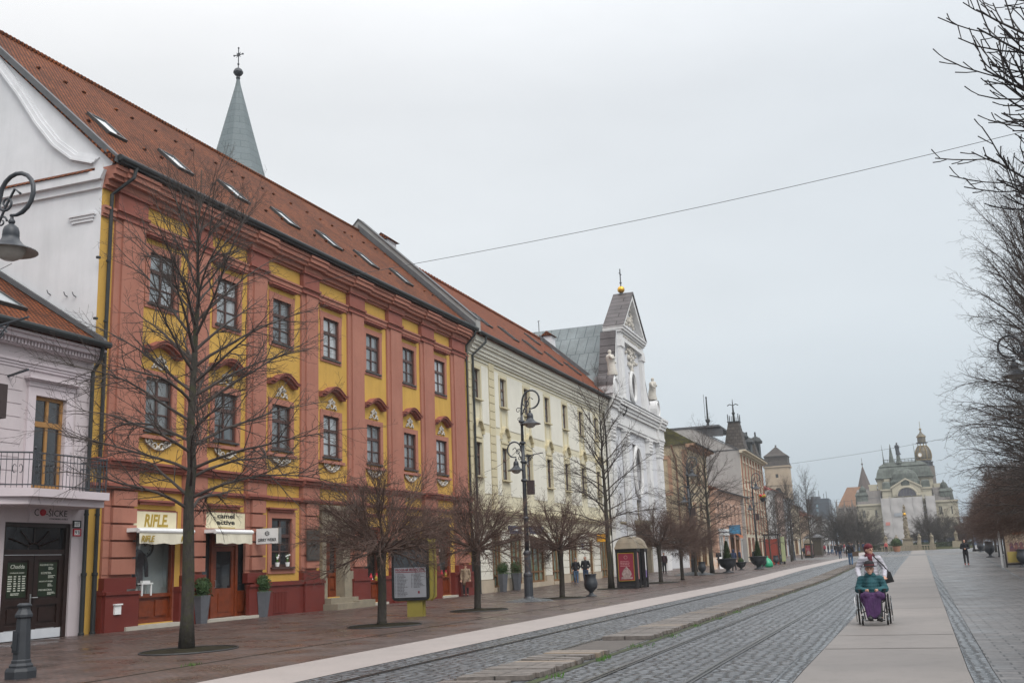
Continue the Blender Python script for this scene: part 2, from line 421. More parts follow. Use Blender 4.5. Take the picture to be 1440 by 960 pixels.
sheet('gutter_setts', lambda y: .56 + bend(y)*1.05, lambda y: .84 + bend(y)*1.03, E0, E1, .002, m_curb, 60, 'narrow blue grey sett gutter beside the walkway')
sheet('right_paving', lambda y: .85 + bend(y)*1.03, lambda y: 2.9 + .035*y, E0, E1, .0, m_slab, 60, 'grey stone slabs on the right of the walkway')
sheet('tree_verge', lambda y: 2.93 + .035*y, lambda y: 17, E0, E1, .0, m_slab, 60, 'stone strip under the right row of trees')
sheet('seam', BND(-12.31), BND(-12.25), E0, 140, .004, m_soil, 40, 'mossy drainage seam in the brown pavement')
sheet('verge_edge', lambda y: 2.86 + .035*y, lambda y: 3.0 + .035*y, E0, 200, .005, m_curb, 40, 'row of edging setts under the right trees')
for yj in (18.2, 21.0, 30.2, 36.5, 46, 58):
    sheet('walkway_joint', lambda y: -1.47 + bend(y)*.92, lambda y: .53 + bend(y)*1.05, yj, yj+.035, .008, m_soil, 1, 'dark joint across the pale walkway')

def rail(x, label, y0=E0, y1=190):
    r = root('tram_rail', label, 'rail', (x, y0, 0), group='old tram rails in the cobbles')
    for nm, dx0, dx1, dz, mt in (('rail_head', 0, .055, .012, m_rail), ('groove', .055, .10, .006, m_black), ('guard_lip', .10, .125, .011, m_rail)):
        b = MB(); ys = [y0 + (y1-y0)*i/40 for i in range(41)]
        for a, c in zip(ys, ys[1:]):
            for z in (0,):
                p = [(x+bend(a)+dx0, a, gz(a)+dz), (x+bend(a)+dx1, a, gz(a)+dz), (x+bend(c)+dx1, c, gz(c)+dz), (x+bend(c)+dx0, c, gz(c)+dz)]
                b.face(p); b.face([p[0], p[3], (p[3][0], p[3][1], p[3][2]-.03), (p[0][0], p[0][1], p[0][2]-.03)])
        b.build(nm, mt, r)
rail(-2.85, 'shiny grooved tram rail nearest the wheelchair walkway')
rail(-4.2, 'tram rail between the mossy plank channel and the other shiny rail')
rail(-7.85, 'faint worn tram rail beside the pale aggregate strip')
rail(-6.15, 'faint tram rail along the far edge of the plank channel')

# the covered brook: plank covers, open in one place, with a mossy edge strip darkened for the planks' lip shade
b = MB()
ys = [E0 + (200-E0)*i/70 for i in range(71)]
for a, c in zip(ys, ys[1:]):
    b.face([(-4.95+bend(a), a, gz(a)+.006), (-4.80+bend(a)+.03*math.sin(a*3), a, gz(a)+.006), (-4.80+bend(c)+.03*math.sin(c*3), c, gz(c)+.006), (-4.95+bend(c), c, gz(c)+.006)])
m_moss_lipshade = M('moss_and_lip_shade', (.035, .033, .028), (.05, .065, .022), 1.1, .9, .5, 40)  # dark tone: thin moss plus the raised planks' edge shadow, painted in
setting('channel_edge', b, m_moss_lipshade, 'mossy crumbling edge of the plank channel, with painted lip shade')
def cover(y0, y1, label, skew=0, gap=.0):
    r = root('plank_cover', label, 'boards', (-5.4, y0, gz(y0)), group='plank covers over the street channel')
    rr = random.Random(int(y0*10)); n = max(2, int((y1-y0)/.165)); b = MB(); bb = MB()
    for i in range(n):
        a = y0 + (y1-y0)*i/n; c = y0 + (y1-y0)*(i+1)/n - .012
        xl = -5.95 + bend(a) + rr.uniform(-.03, .03); xr = -4.98 + bend(a) + rr.uniform(-.04, .05); sk = skew*(1 if i < 3 else .2)
        z = gz(a) + .075 + rr.uniform(-.006, .006)
        t = b if rr.random() < .9 else bb
        i8 = [t.p(q) for q in ((xl, a, gz(a)-.01), (xr, a+sk, gz(a)-.01), (xr, c+sk, gz(a)-.01), (xl, c, gz(a)-.01), (xl, a, z), (xr, a+sk, z), (xr, c+sk, z), (xl, c, z))]
        for f in ((0,3,2,1),(4,5,6,7),(0,1,5,4),(1,2,6,5),(2,3,7,6),(3,0,4,7)): t.poly([i8[k] for k in f])
    b.build('planks', m_plank, r)
    if bb.f: bb.build('patched_plank', M('new_plank', (.26, .2, .15), (.2, .16, .12), 5, .6), r)
cover(E0, 13.2, 'grey plank cover just in front of the photographer')
cover(13.6, 15.9, 'broken plank cover with splintered ends in the foreground', .25)
cover(16.2, 17.8, 'short skewed plank cover beside the open gap of the channel', -.3)
cover(20.7, 60, 'long run of grey plank covers beyond the open gap')
cover(60.2, 150, 'distant run of plank covers leading to the fountain')
b = MB(); b.box(-6.0, -4.95, 17.9, 20.6, -.02, .008)
setting('open_channel', b, M('packed_dirt', (.105, .092, .082), (.075, .066, .06), 3, .8, .5, 40), 'muddy open stretch of the channel without planks')

def blades(name, spots, n, h, label, mats):
    b = MB(); rr = random.Random(5)
    for x, y, rad in spots:
        for i in range(n):
            a = rr.uniform(0, 2*PI); d = rad*rr.random()**.6; px, py = x+math.cos(a)*d*.4, y+math.sin(a)*d; hh = h*rr.uniform(.4, 1); l = rr.uniform(-.5, .5)*hh; q = rr.uniform(-.5, .5)*hh; w = .008
            b.face([(px-w, py, gz(py)), (px+w, py, gz(py)), (px+l, py+q, gz(py)+hh)])
    return tag(b.build(name, mats, fix=False, uv=False), label, None, None, 'stuff')
m_grass = M('grass_blade', (.07, .16, .02), (.05, .11, .02), 5, .7)
blades('grass_tufts', [(-4.78, 17.0, .22), (-4.75, 16.6, .15), (-4.7, 24.5, .3), (-4.68, 21.5, .5), (-4.6, 30, .4), (-4.75, 14.3, .3), (-12.28, 16.2, .3), (-4.72, 19.2, .6), (-4.7, 27, .5)], 26, .075, 'green grass sprouting along the channel and pavement seams', m_grass)
# ------------------------------------------------------------------ bare trees
def mat_bark(name, c1, c2, moss=None):
    m, nt, b = _nt(name)
    co = coords(nt, 'Object', (1, 1, .35))
    f = ramp(nt, noise(nt, co, 14, 6, .65), [(.35, 0.), (.65, 1.)])
    col = mixc(nt, f, c1, c2)
    if moss:
        f2 = ramp(nt, noise(nt, coords(nt), 3.2, 6, .7), [(.5, 0.), (.66, .8)])
        col = mixc(nt, f2, col, moss)
    L(nt, col, b.inputs['Base Color']); b.inputs['Roughness'].default_value = .85
    bump(nt, b, noise(nt, co, 40, 5), .8, .03)
    return m
m_bark = mat_bark('bark_mossy', (.026, .022, .018), (.048, .041, .032), (.042, .046, .012))
m_bark2 = mat_bark('bark_dark', (.026, .021, .017), (.046, .038, .031), (.038, .04, .014))
m_twig = M('dark_twig', (.045, .035, .032), (.07, .055, .047), 4, .8)
m_twig_red = M('brown_twig', (.085, .05, .04), (.12, .078, .06), 2, .8)
m_twig_far = M('grey_brown_twig', (.05, .042, .037), (.07, .058, .05), 2, .8)

def rdir(d, ang, rr):
    d = d.normalized(); ax = Vector((0, 0, 1)) if abs(d.z) < .9 else Vector((1, 0, 0))
    a = d.cross(ax).normalized(); b = d.cross(a); ph = rr.uniform(0, 2*PI)
    return (d*math.cos(ang) + (a*math.cos(ph) + b*math.sin(ph))*math.sin(ang)).normalized()

class Tree:
    def __init__(s, seed): s.r = random.Random(seed); s.tr = MB(); s.cr = MB(); s.n = 0
    def limb(s, p, d, Ln, r0, r1, lvl, P, sides=None, up0=None):
        rr = s.r; nseg = max(2, min(9, int(Ln / P['seg'][lvl]) + 1)); pts = [p.copy()]; rad = [r0]; q = p.copy(); d = d.normalized()
        for i in range(nseg):
            j = P['jit'][lvl]
            d = (d + Vector((rr.uniform(-j, j), rr.uniform(-j, j), rr.uniform(-j, j) + (P['up'][lvl] if up0 is None else up0)))).normalized()
            q = q + d * (Ln / nseg); pts.append(q.copy()); rad.append(lerp(r0, r1, (i+1)/nseg))
        s.cr.tube(pts, rad, sides or P['sides'][lvl], 0, cap=False); s.n += nseg
        if lvl + 1 < len(P['seg']):
            cnt = Ln * P['dens'][lvl]; cnt = int(cnt) + (1 if rr.random() < cnt - int(cnt) else 0)
            for k in range(cnt):
                t = P['t0'][lvl] + (1 - P['t0'][lvl]) * ((k + rr.random()) / max(1, cnt))
                t = min(t, .999); x = t * nseg; i = int(x); pp = pts[i].lerp(pts[i+1], x - i); dd = (pts[i+1] - pts[i]).normalized()
                l2 = Ln * P['ratio'][lvl] * rr.uniform(.55, 1.15) * (1 - P['tl'][lvl] * t)
                l2 = max(l2, P['minl'][lvl])
                nd = rdir(dd, P['ang'][lvl] * rr.uniform(.7, 1.25), rr)
                rb = min(lerp(r0, r1, t) * .7, P['rmax'][lvl+1])
                s.limb(pp, nd, l2, rb, max(P['rmin'], rb*.35), lvl+1, P)
    def done(s, name, label, cat, loc, bark, twig, group=None, rz=0):
        o = root(name, label, cat, loc, rz, group)
        s.tr.build('trunk', bark, o, local=True, smooth=True, uv=False)
        s.cr.build('crown', twig, o, local=True, smooth=True, uv=False, fix=False)
        return o

def tall_tree(seed, H, trunk_r, first, nprim, spread, P, lean=0, env=None):
    """one leader with ascending limbs"""
    t = Tree(seed); rr = t.r; pts = []; rad = []; x = y = 0
    for i in range(15):
        z = H * i / 14; pts.append((x, y, z)); k = z / H
        rad.append(trunk_r * ((1.35 if i == 0 else 1.0) if k < .12 else max(.03, 1 - (k-.12)/.88*1.0)) if k < 1 else .012)
        if z > 1.5: x += rr.uniform(-.06, .06) + lean*H/14; y += rr.uniform(-.06, .06)
    t.tr.tube(pts, rad, 12)
    for k in range(nprim):
        f = (k + rr.random()*.8) / nprim; z = lerp(first, H*.93, f**.92)
        i = min(13, int(z / H * 14)); pp = Vector(pts[i]).lerp(Vector(pts[i+1]), z/H*14 - i)
        rt = lerp(rad[i], rad[i+1], z/H*14 - i)
        az = k * 2.399 + rr.uniform(-.4, .4)
        el = lerp(P['el0'], P['el1'], f) + rr.uniform(-.12, .12)
        Ln = (env(f) if env else spread * (1 - .55*f)) * rr.uniform(.82, 1.12)
        d = Vector((math.cos(az)*math.cos(el), math.sin(az)*math.cos(el), math.sin(el)))
        rb = min(rt*.62, P['rmax'][0])
        t.limb(pp, d, Ln, rb, P['rmin']*1.4, 0, P, up0=lerp(P['u0'], P['u1'], f))
    return t

P_tall = dict(seg=(.45, .35, .25, .2), jit=(.13, .18, .24, .28), up=(.0, .01, .0, -.01), sides=(6, 4, 3, 3), dens=(5.2, 6.2, 6.4), t0=(.14, .1, .1),
    ratio=(.42, .42, .46), tl=(.5, .4, .3), minl=(.4, .24, .14), ang=(.62, .7, .75), rmax=(.039, .0135, .006, .004), rmin=.0026, el0=.50, el1=1.08, u0=-.085, u1=.05)
def globe_tree(seed, ht, rx, rzu, trunk_r, nl, P, drop=.35):
    """pollarded ball-headed tree: short trunk and a flat dense ball of fine branches"""
    t = Tree(seed); rr = t.r
    t.tr.tube([(0, 0, 0), (.0, 0, .15), (.02, .01, ht*.5), (.0, .01, ht*.8), (0, 0, ht), (.01, 0, ht+.16), (.01, 0, ht+.3)], [trunk_r*1.3, trunk_r*1.05, trunk_r*.95, trunk_r*.97, trunk_r*1.25, trunk_r*1.3, trunk_r*.8], 10)
    for k in range(nl):
        az = k * 2.399 + rr.uniform(-.3, .3); f = (k + .5) / nl
        el = math.asin(lerp(-.12, .97, f)) + rr.uniform(-.1, .1)
        Ln = lerp(rx, rzu, max(0, math.sin(el))**1.2) * rr.uniform(.62, .86)
        d = Vector((math.cos(az)*math.cos(el), math.sin(az)*math.cos(el), math.sin(el) + .12))
        t.limb(Vector((math.cos(az)*.05, math.sin(az)*.05, ht + .12*rr.random())), d, Ln, rr.uniform(.022, .05), .009, 0, P)
    return t
P_globe = dict(seg=(.4, .28, .2, .2), jit=(.2, .24, .28, .3), up=(.0, -.005, -.01, -.02), sides=(4, 3, 3, 3), dens=(7.0, 7.5, 7.5), t0=(.22, .15, .1),
    ratio=(.52, .5, .5), tl=(.35, .3, .2), minl=(.4, .28, .16), ang=(.55, .6, .7), rmax=(.045, .014, .0065, .0045), rmin=.003)

t1 = tall_tree(3, 11.0, .138, 2.75, 54, 3.9, P_tall, env=lambda f: 3.9*(1-.42*f) if f < .8 else 2.3*(1.32-f)/.5)
tree1 = t1.done('tall_street_tree', 'tallest bare tree on the left, in front of the shop with the two cream awnings', 'tree', (-14.75, 19.3, 0), m_bark, m_twig, rz=1.9)
g1 = globe_tree(8, 2.0, 2.9, 2.9, .125, 40, P_globe)
gA = g1.done('globe_tree', 'round-headed bare tree just left of the olive poster stand', 'tree', (-13.99, 26.9, 0), m_bark2, m_twig_red, 'round headed trees along the left pavement')
g2 = globe_tree(21, 2.05, 2.75, 2.9, .12, 36, P_globe)
gB = g2.done('globe_tree', 'round-headed bare tree between the woman in the beige coat and the lamp post', 'tree', (-14.44, 35.06, 0), m_bark2, m_twig_red, 'round headed trees along the left pavement')
g4 = globe_tree(55, 2.05, 2.7, 2.8, .12, 33, P_globe)
g4.done('globe_tree', 'round-headed bare tree just right of the tall lamp post, left of the two men', 'tree', (-14.38, 44.7, 0), m_bark2, m_twig_red, 'round headed trees along the left pavement')
0 and dup(gA, (-14.38, 44.7, 0), 2.1, 'round-headed bare tree just right of the tall lamp post, left of the two men', .98)
dup(gB, (-14.59, 65.6, gz(65)), 1.0, 'round-headed bare tree right of the twin phone booths', 1.08)
dup(gA, (-14.09, 69.9, gz(70)), 4.0, 'thin-stemmed round-headed tree next beyond the phone booths', (.92, .92, 1.0))
dup(gB, (-14.9, 79.0, gz(79)), 2.6, 'round-headed tree with its stem beside the second lamp post', .9)
# tall ones further on
P_tall2 = dict(P_tall, dens=(4.2, 4.8, 5.0), rmin=.0036)
t5 = tall_tree(14, 11.4, .15, 2.4, 42, 4.6, P_tall2, env=lambda f: 4.7*(1-.58*f))
T5 = t5.done('tall_street_tree', 'tall bare tree in front of the left phone booth', 'tree', (-15.42, 56.8, 0), m_bark, m_twig, rz=.4)
dup(T5, (-14.4, 83.2, gz(83)), 2.7, 'tall bare tree behind the wide urn planter with a conifer', (1.0, 1.0, 1.0))
dup(tree1, (-16.6, 88.0, gz(88)), 4.4, 'tall bare tree behind the second lamp, before the ochre house', (1.15, 1.15, .95))
for i, (x, y, s, lab) in enumerate(((-13.0, 109.9, .9, 'bare tree beside the green refuse sack'), (-13.9, 128, .85, 'bare tree behind the dark bins in the far left row'),
        (-13.7, 137.1, .95, 'bare tree left of the far domed phone booth'), (-14.1, 155.9, 1.0, 'bare tree right of the far domed phone booth'), (-13.4, 164, 1.25, 'tallest of the far left trees, against the tan tower'),
        (-14.0, 176, 1.0, 'bare tree by the small dark kiosk on the far left'), (-13.4, 120, .75, 'slim bare tree in front of the red shop hoarding'), (-14.4, 146, 1.1, 'upright bare tree below the round stone tower roof'))):
    dup((T5, tree1)[i % 2], (x, y, gz(y)), i*1.3, lab, (s*.62, s*.62, s*.9), 'far row of trees on the left')

# right-hand side: a stout-twigged tree close by, a fine one behind, then the dense row
P_stout = dict(seg=(.4, .3, .25), jit=(.07, .09, .08), up=(.06, .13, .16), sides=(6, 5, 5), dens=(4.6, 4.6), t0=(.25, .2), ratio=(.36, .38), tl=(.45, .3), minl=(.34, .18),
    ang=(.7, .62), rmax=(.040, .0185, .0105), rmin=.0076, el0=.26, el1=.85, u0=.05, u1=.05)
ts = tall_tree(31, 10.2, .16, 4.0, 170, 3.6, P_stout, env=lambda f: 2.95*(1-.05*f) if f < .5 else 2.9*(1-(f-.5)*1.0))
ts.done('stout_twigged_tree', 'near tree with thick knobbly upturned twigs at the top right', 'tree', (4.22, 13.6, 0), m_bark, M('black_twig', (.022, .018, .018), (.04, .033, .032), 6, .7), rz=.7)
tf = tall_tree(47, 14.8, .17, 3.0, 112, 3.6, P_tall2, env=lambda f: 4.0*(1-.35*f))
TF = tf.done('fine_twigged_tree', 'tall fine-twigged tree behind the thick-twigged one, top tip clear against the sky', 'tree', (5.3, 42.0, 0), m_bark, m_twig, rz=2.2)
dup(TF, (5.8, 33.0, 0), .3, 'fine-twigged tree hiding the hanging lamp on the right', (.95, .95, .75))
dup(TF, (6.6, 37.5, 0), 4.1, 'dense fine-twigged tree right behind the near thick-twigged one', (1.05, 1.05, .9))
dup(TF, (7.4, 47.0, 0), 5.0, 'fine-twigged tree standing farther from the walkway, behind the hanging lamp', (1.1, 1.1, 1.0))
dup(tree1, (6.2, 52, 0), 3.3, 'fine-twigged tree behind the hanging lamp on the right', (1.1, 1.1, .95))
P_globe_far = dict(P_globe, dens=(7.0, 7.5, 6.5), rmin=.005)
g3 = globe_tree(77, 2.3, 3.8, 5.0, .14, 46, P_globe_far)
gC = g3.done('globe_tree', 'dense brown tree over the poster panel on the right', 'tree', (7.3, 66.0, gz(66)), m_bark2, m_twig_red, 'dense brown trees in the right row')
for i, (x, y, s, lab) in enumerate(((7.6, 76, .95, 'dense brown tree just beyond the right poster panel'), (8.3, 86, 1.0, 'third dense brown tree of the right row counting from the poster'), (8.8, 97, 1.0, 'dense brown tree above the dark waste urn in mid distance at right'),
        (9.3, 109, 1.05, 'dense brown tree between the middle waste urn and the domed poster kiosk'), (9.9, 122, 1.05, 'dense brown tree in front of the domed poster kiosk on the right'), (10.5, 137, 1.1, 'dense brown tree beyond the domed poster kiosk'),
        (11.0, 153, 1.1, 'second to last dense brown tree at the far right'), (10.2, 170, 1.0, 'last dense brown tree of the right row, beside the pale statue'), (7.2, 56, .9, 'dense brown tree at the right picture edge, nearest in its row'))):
    dup(gC, (x, y, gz(y)), i*1.7 + .5, lab, (s, s, s*(1.0 if y < 150 else .85)))
# in front of the theatre
P_far = dict(P_tall2, dens=(2.6, 2.6, 2.5), rmin=.009)
tq = globe_tree(91, 1.6, 4.6, 6.2, .2, 34, dict(P_globe, seg=(.8, .5, .4, .4), dens=(4.4, 4.6, 4.2), minl=(.7, .5, .3), rmin=.010, rmax=(.08, .03, .016, .01)))
TQ = tq.done('park_tree', 'big dark tree left of the statue before the brown cathedral', 'tree', (-13.6, 232, gz(232)), m_bark2, m_twig_far, 'park trees before the theatre'); TQ.scale = (1.25, 1.25, 1.4)
for x, y, rz, s, lab in ((-9.6, 236, 1, (1.25, 1.25, 1.35), 'big dark tree right of the statue, against the left theatre wing'), (-6.6, 244, 2, .82, 'smaller dark tree at the left edge of the scaffold sheet'), (4.6, 240, 3, (.95, .95, 1.15), 'grey bare tree in front of the right half of the scaffold sheet'),
        (7.9, 246, 4, (1.0, 1.0, 1.15), 'grey bare tree in front of the right theatre wing'), (11.6, 236, 5, .9, 'park tree behind the pale statue on the right')):
    dup(TQ, (x, y, gz(y)), rz, lab, s)

# tree pits
def pit(x, y, lx, ly, label, grp='tree pits in the pavement'):
    b = MB(); b.lathe((x, y, gz(y)), [(lx*1.0, .006), (lx*.9, .02), (lx*.4, .05), (lx*.1, .07)], 28, 0, sy=ly/lx)
    o = tag(b.build('tree_pit', m_soil), label, 'tree pit', grp)
    r = MB()
    pts = [(x+math.cos(k*2*PI/28)*lx, y+math.sin(k*2*PI/28)*ly, gz(y)+.012) for k in range(29)]
    r.tube(pts, .022, 5, cap=False); r.build('kerb_ring', m_grate, o)
pit(-14.75, 19.4, .95, 1.15, 'oval soil pit with dark kerb under the tallest left tree')
pit(-13.95, 27.0, 1.0, 1.15, 'dark soil pit under the tree left of the olive poster stand')
pit(-14.4, 35.1, 1.0, 1.15, 'dark soil pit under the tree before the beige coat woman')
pit(-14.38, 44.8, 1.0, 1.2, 'dark soil pit under the tree right of the tall lamp post')
pit(-15.2, 57.2, 1.1, 1.3, 'dark soil pit under the tree at the left phone booth')
pit(-14.6, 65.7, 1.1, 1.4, 'dark soil pit under the tree right of the phone booths')
pit(-14.2, 83.3, 1.1, 1.4, 'dark soil pit under the tall tree by the urn planter')
# ------------------------------------------------------------------ ochre and salmon palace
m_ochre = M('ochre_plaster', (.565, .345, .075), (.49, .29, .063), .45, .85, .12, 40, streak=.30, grime=.20)
m_salmon = M('salmon_plaster', (.385, .165, .115), (.325, .132, .093), .6, .85, .15, 40, streak=.30, grime=.25)
m_salmon_trim = M('salmon_trim', (.285, .095, .068), (.225, .072, .053), 1.5, .8, .1, 40, grime=.2)
m_oxblood = M('oxblood_plinth', (.155, .026, .018), (.12, .02, .015), 1.5, .5, .1, 40, grime=.2)
m_sash = M('brown_sash', (.085, .042, .034), (.06, .032, .027), 8, .5)
m_wood = M('varnished_wood', (.20, .042, .012), (.12, .024, .008), 5, .35, .1, 30, grime=.3, coat=.3)
m_stone = M('weathered_stone', (.27, .23, .165), (.19, .165, .125), 2.5, .85, .4, 40, grime=.4)
m_sign = M('cream_sign', (.66, .60, .42), (.62, .56, .39), 2, .5)
m_gold = M('ochre_letters', (.36, .25, .03), (.30, .2, .02), 5, .5)
m_awning = M('awning_cloth', (.66, .62, .50), (.58, .54, .43), 3, .8)
m_clear = MCLEAR('shop_glass', .13)
m_curtain = M('grey_backdrop', (.40, .42, .41), (.30, .33, .33), 1.2, .9)
TY = frame((-23.8, 0, 0), .02, 1)
yh = root('townhouse', 'ochre and salmon three-storey palace with white stucco over its windows', 'building', (-23.5, 26, 0))
AX = [28.55, 32.2, 35.82, 39.65, 43.44, 47.16, 50.86]
U0, U1 = 25.55, 54.6
holes = []
for a in AX: holes += [(a-.68, a+.68, 10.72, 12.55), (a-.68, a+.68, 6.38, 8.2)]
GF = [(27.1, 29.62, .16, 3.78), (30.85, 33.85, .1, 3.85), (35.2, 36.62, 1.8, 3.68), (38.95, 40.45, .5, 2.98), (42.45, 44.0, .12, 3.5), (46.3, 48.1, .12, 3.5), (49.95, 51.7, .12, 3.5)]
b = MB(TY); b.wall(U0, U1, 0, 14.9, holes + GF, 0, .32, 0, 1); b.fb(U0, U1, 0, 14.9, -.7, -.55)
b.build('wall', [m_ochre, m_salmon_trim], yh)
# pilasters with capitals, giant order on the two upper storeys; banded piers below
PIL = [(26.15, 27.5), (29.9, 31.0), (33.45, 34.6), (37.2, 38.4), (41.04, 42.4), (44.8, 46.2), (48.45, 49.9), (52.25, 53.95)]
for a, c in PIL:
    b = MB(TY)
    b.fb(a+.28, c, 5.3, 13.3, 0, .16); b.fb(a, a+.28, 5.3, 13.3, 0, .09)
    b.fb(a-.06, c+.06, 5.28, 5.55, 0, .2); b.fb(a-.04, c+.04, 5.56, 5.7, 0, .185)
    b.build('pilaster', m_salmon, yh)
    k = MB(TY)
    for z0, z1, n, e in ((13.2, 13.28, .21, .05), (13.283, 13.42, .17, .02), (13.423, 13.52, .27, .09), (13.525, 14.05, .2, .03), (14.05, 14.2, .30, .1)):
        k.fb(a-e, c+e, z0, z1, 0, n)
    k.build('capital', m_salmon_trim, kids(yh)[-1] if False else yh)
    g = MB(TY); z = 1.72
    while z < 4.3:
        z2 = min(z+.50, 4.36); g.fb(a+.0, a+.26, z, z2-.035, 0, .10); g.fb(a+.285, c, z, z2-.035, 0, .2); z += .53
    g.fb(a+.01, c-.01, 1.6, 4.36, 0, .075)
    g.build('pier', m_salmon, yh)
    q = MB(TY); q.fb(a-.03, c+.03, 4.36, 5.2, 0, .21); q.build('pedestal', m_salmon, yh)
# string course over the ground floor, entablature, main cornice
b = MB(TY)
def course(b, z, steps, u0=U0, u1=U1, brk=.16):
    for dz0, dz1, n in steps:
        b.fb(u0, u1, z+dz0, z+dz1, 0, n)
        for a, c in PIL: b.fb(a-.1, c+.1, z+dz0+.002, z+dz1-.002, n-.01, n+brk)
course(b, 5.0, ((0, .08, .12), (.083, .2, .2), (.203, .28, .3)))
course(b, 4.36, ((0, .06, .1), (.063, .16, .16)))
b.build('string_course', m_salmon_trim, yh)
b = MB(TY)
for z0, z1, n in ((13.12, 13.2, .07), (13.203, 13.38, .12), (13.383, 13.46, .18)): b.fb(U0, U1, z0, z1, 0, n)
b.build('architrave', m_salmon, yh)
b = MB(TY)
course(b, 14.06, ((0, .1, .1), (.103, .28, .22), (.283, .42, .42), (.423, .60, .52), (.603, .72, .58)), brk=.09)
b.build('cornice', m_salmon, yh)
# plinth, interrupted by the openings
segs = [(U0+.5, 27.1), (29.62, 30.85), (33.85, 38.75), (41.1, 42.45), (44.0, 46.3), (48.1, 49.95), (51.7, U1-.1)]
for a, c in segs:
    b = MB(TY); b.fb(a, c, 0, 1.1, 0, .24); b.fb(a-.02, c+.02, 1.1, 1.2, 0, .30); b.fb(a, c, 1.2, 1.26, 0, .25); b.build('plinth', m_oxblood, yh)
for a, c in PIL: b = MB(TY); b.fb(a-.06, c+.06, 0, 1.1, .2, .34); b.fb(a-.08, c+.08, 1.103, 1.203, .2, .39); b.fb(a-.02, c+.02, 1.26, 1.62, 0, .23); b.build('pier_base', m_oxblood, yh)
def hood(u, z, parent):
    pts = []
    for i in range(17):
        t = -1 + i/8; x = u + t*.98
        pts.append((x, z + .30*max(0, math.cos(t*PI/2*1.35))**1.0 if abs(t) < .74 else z))
    b = MB(TY); b.strip(pts, .10, 0, -.20); b.strip([(x, y+.10) for x, y in pts], .09, 0, -.32); b.strip([(x, y+.19) for x, y in pts], .04, 0, -.36)
    b.build('hood', m_salmon_trim, parent)
def cartouche(u, z, parent, apron=False):
    b = MB(TY); rr = random.Random(int(u*10))
    def sc(x, zz, r, tu=1.2, s=1):
        b.tube([(x + s*r*math.cos(k*tu*2*PI/12)*(1-k/18), -.06, zz + r*math.sin(k*tu*2*PI/12)*(1-k/18)) for k in range(13)], [.035*(1-k/26) for k in range(13)], 5)
    if apron:
        for s in (-1, 1):
            sc(u+s*.16, z-.02, .14, 1.1, s); sc(u+s*.42, z+.1, .12, 1.0, -s); b.tube([(u+s*.66, -.05, z+.3), (u+s*.6, -.07, z+.1), (u+s*.42, -.07, z+.0), (u+s*.2, -.06, z-.1), (u, -.06, z-.12)], [.02, .035, .035, .03, .03], 5); b.tube([(u+s*.36, -.05, z), (u+s*.44, -.06, z+.2)], [.03, .015], 5)
        b.ball((u, -.05, z-.05), .08, 8)
    else:
        for s in (-1, 1):
            sc(u+s*.13, z+.1, .13, 1.0, s); sc(u+s*.28, z-.08, .10, 1.1, -s); b.ball((u+s*.38, -.04, z-.14), .05, 6)
        b.tube([(u+.17*math.cos(k*PI/8), -.07, z+.04+.2*math.sin(k*PI/8)) for k in range(17)], .032, 5); b.ball((u, -.05, z+.27), .06, 6)
    b.build('stucco_ornament', m_stucco, parent, smooth=True)
gl_dk = MGLASS('dim_room_glass', (.05, .055, .06), (.16, .17, .17), .05, .8, 1.7); gl_lt = MGLASS('net_curtain_glass', (.40, .42, .43), (.20, .22, .23), .05, .8, 2.1); gl_up = m_glass; gl_br = MGLASS('curtained_glass', (.34, .37, .39), (.12, .14, .15), .05, .8, 1.3)
for i, a in enumerate(AX):
    w = window(TY, a-.68, a+.68, 10.72, 12.55, -.12, yh, m_sash, (gl_br, gl_lt, gl_up, gl_lt, gl_br, gl_dk, gl_lt)[i], sill=(.10, m_dkframe))
    s = MB(TY)
    for q in ((a-.88, a-.66, 10.55, 12.78), (a+.66, a+.88, 10.55, 12.78)): s.fb(*q, 0, .05)
    s.fb(a-.66, a+.66, 12.53, 12.78, 0, .05); s.fb(a-.66, a+.66, 10.55, 10.7, 0, .05); s.fb(a-.93, a-.88, 12.4, 12.84, 0, .04); s.fb(a+.88, a+.93, 12.4, 12.84, 0, .04)
    s.build('surround', m_salmon, w)
    h = MB(TY); h.fb(a-.88, a+.88, 12.98, 13.03, 0, .16); h.fb(a-.95, a+.95, 13.033, 13.10, 0, .24); h.build('hood', m_salmon_trim, w)
    w = window(TY, a-.68, a+.68, 6.38, 8.2, -.12, yh, m_sash, (gl_dk, gl_up, gl_dk, gl_lt, gl_br, gl_dk, gl_br)[i], sill=(.12, m_dkframe))
    s = MB(TY)
    for q in ((a-.9, a-.66, 6.2, 8.42), (a+.66, a+.9, 6.2, 8.42)): s.fb(*q, 0, .05)
    s.fb(a-.66, a+.66, 8.18, 8.42, 0, .05); s.fb(a-1.0, a+1.0, 6.1, 6.22, 0, .14); s.build('surround', m_salmon, w)
    hood(a, 8.95, w); cartouche(a, 8.66, w); cartouche(a, 5.88, w, True)
    # low blind panel hood under the string course
    if i not in (3,): 
        h = MB(TY); h.fb(a-.95, a+.95, 4.02, 4.08, 0, .2); h.fb(a-.85, a+.85, 3.93, 4.018, 0, .13); h.build('shop_hood', m_salmon_trim, yh)
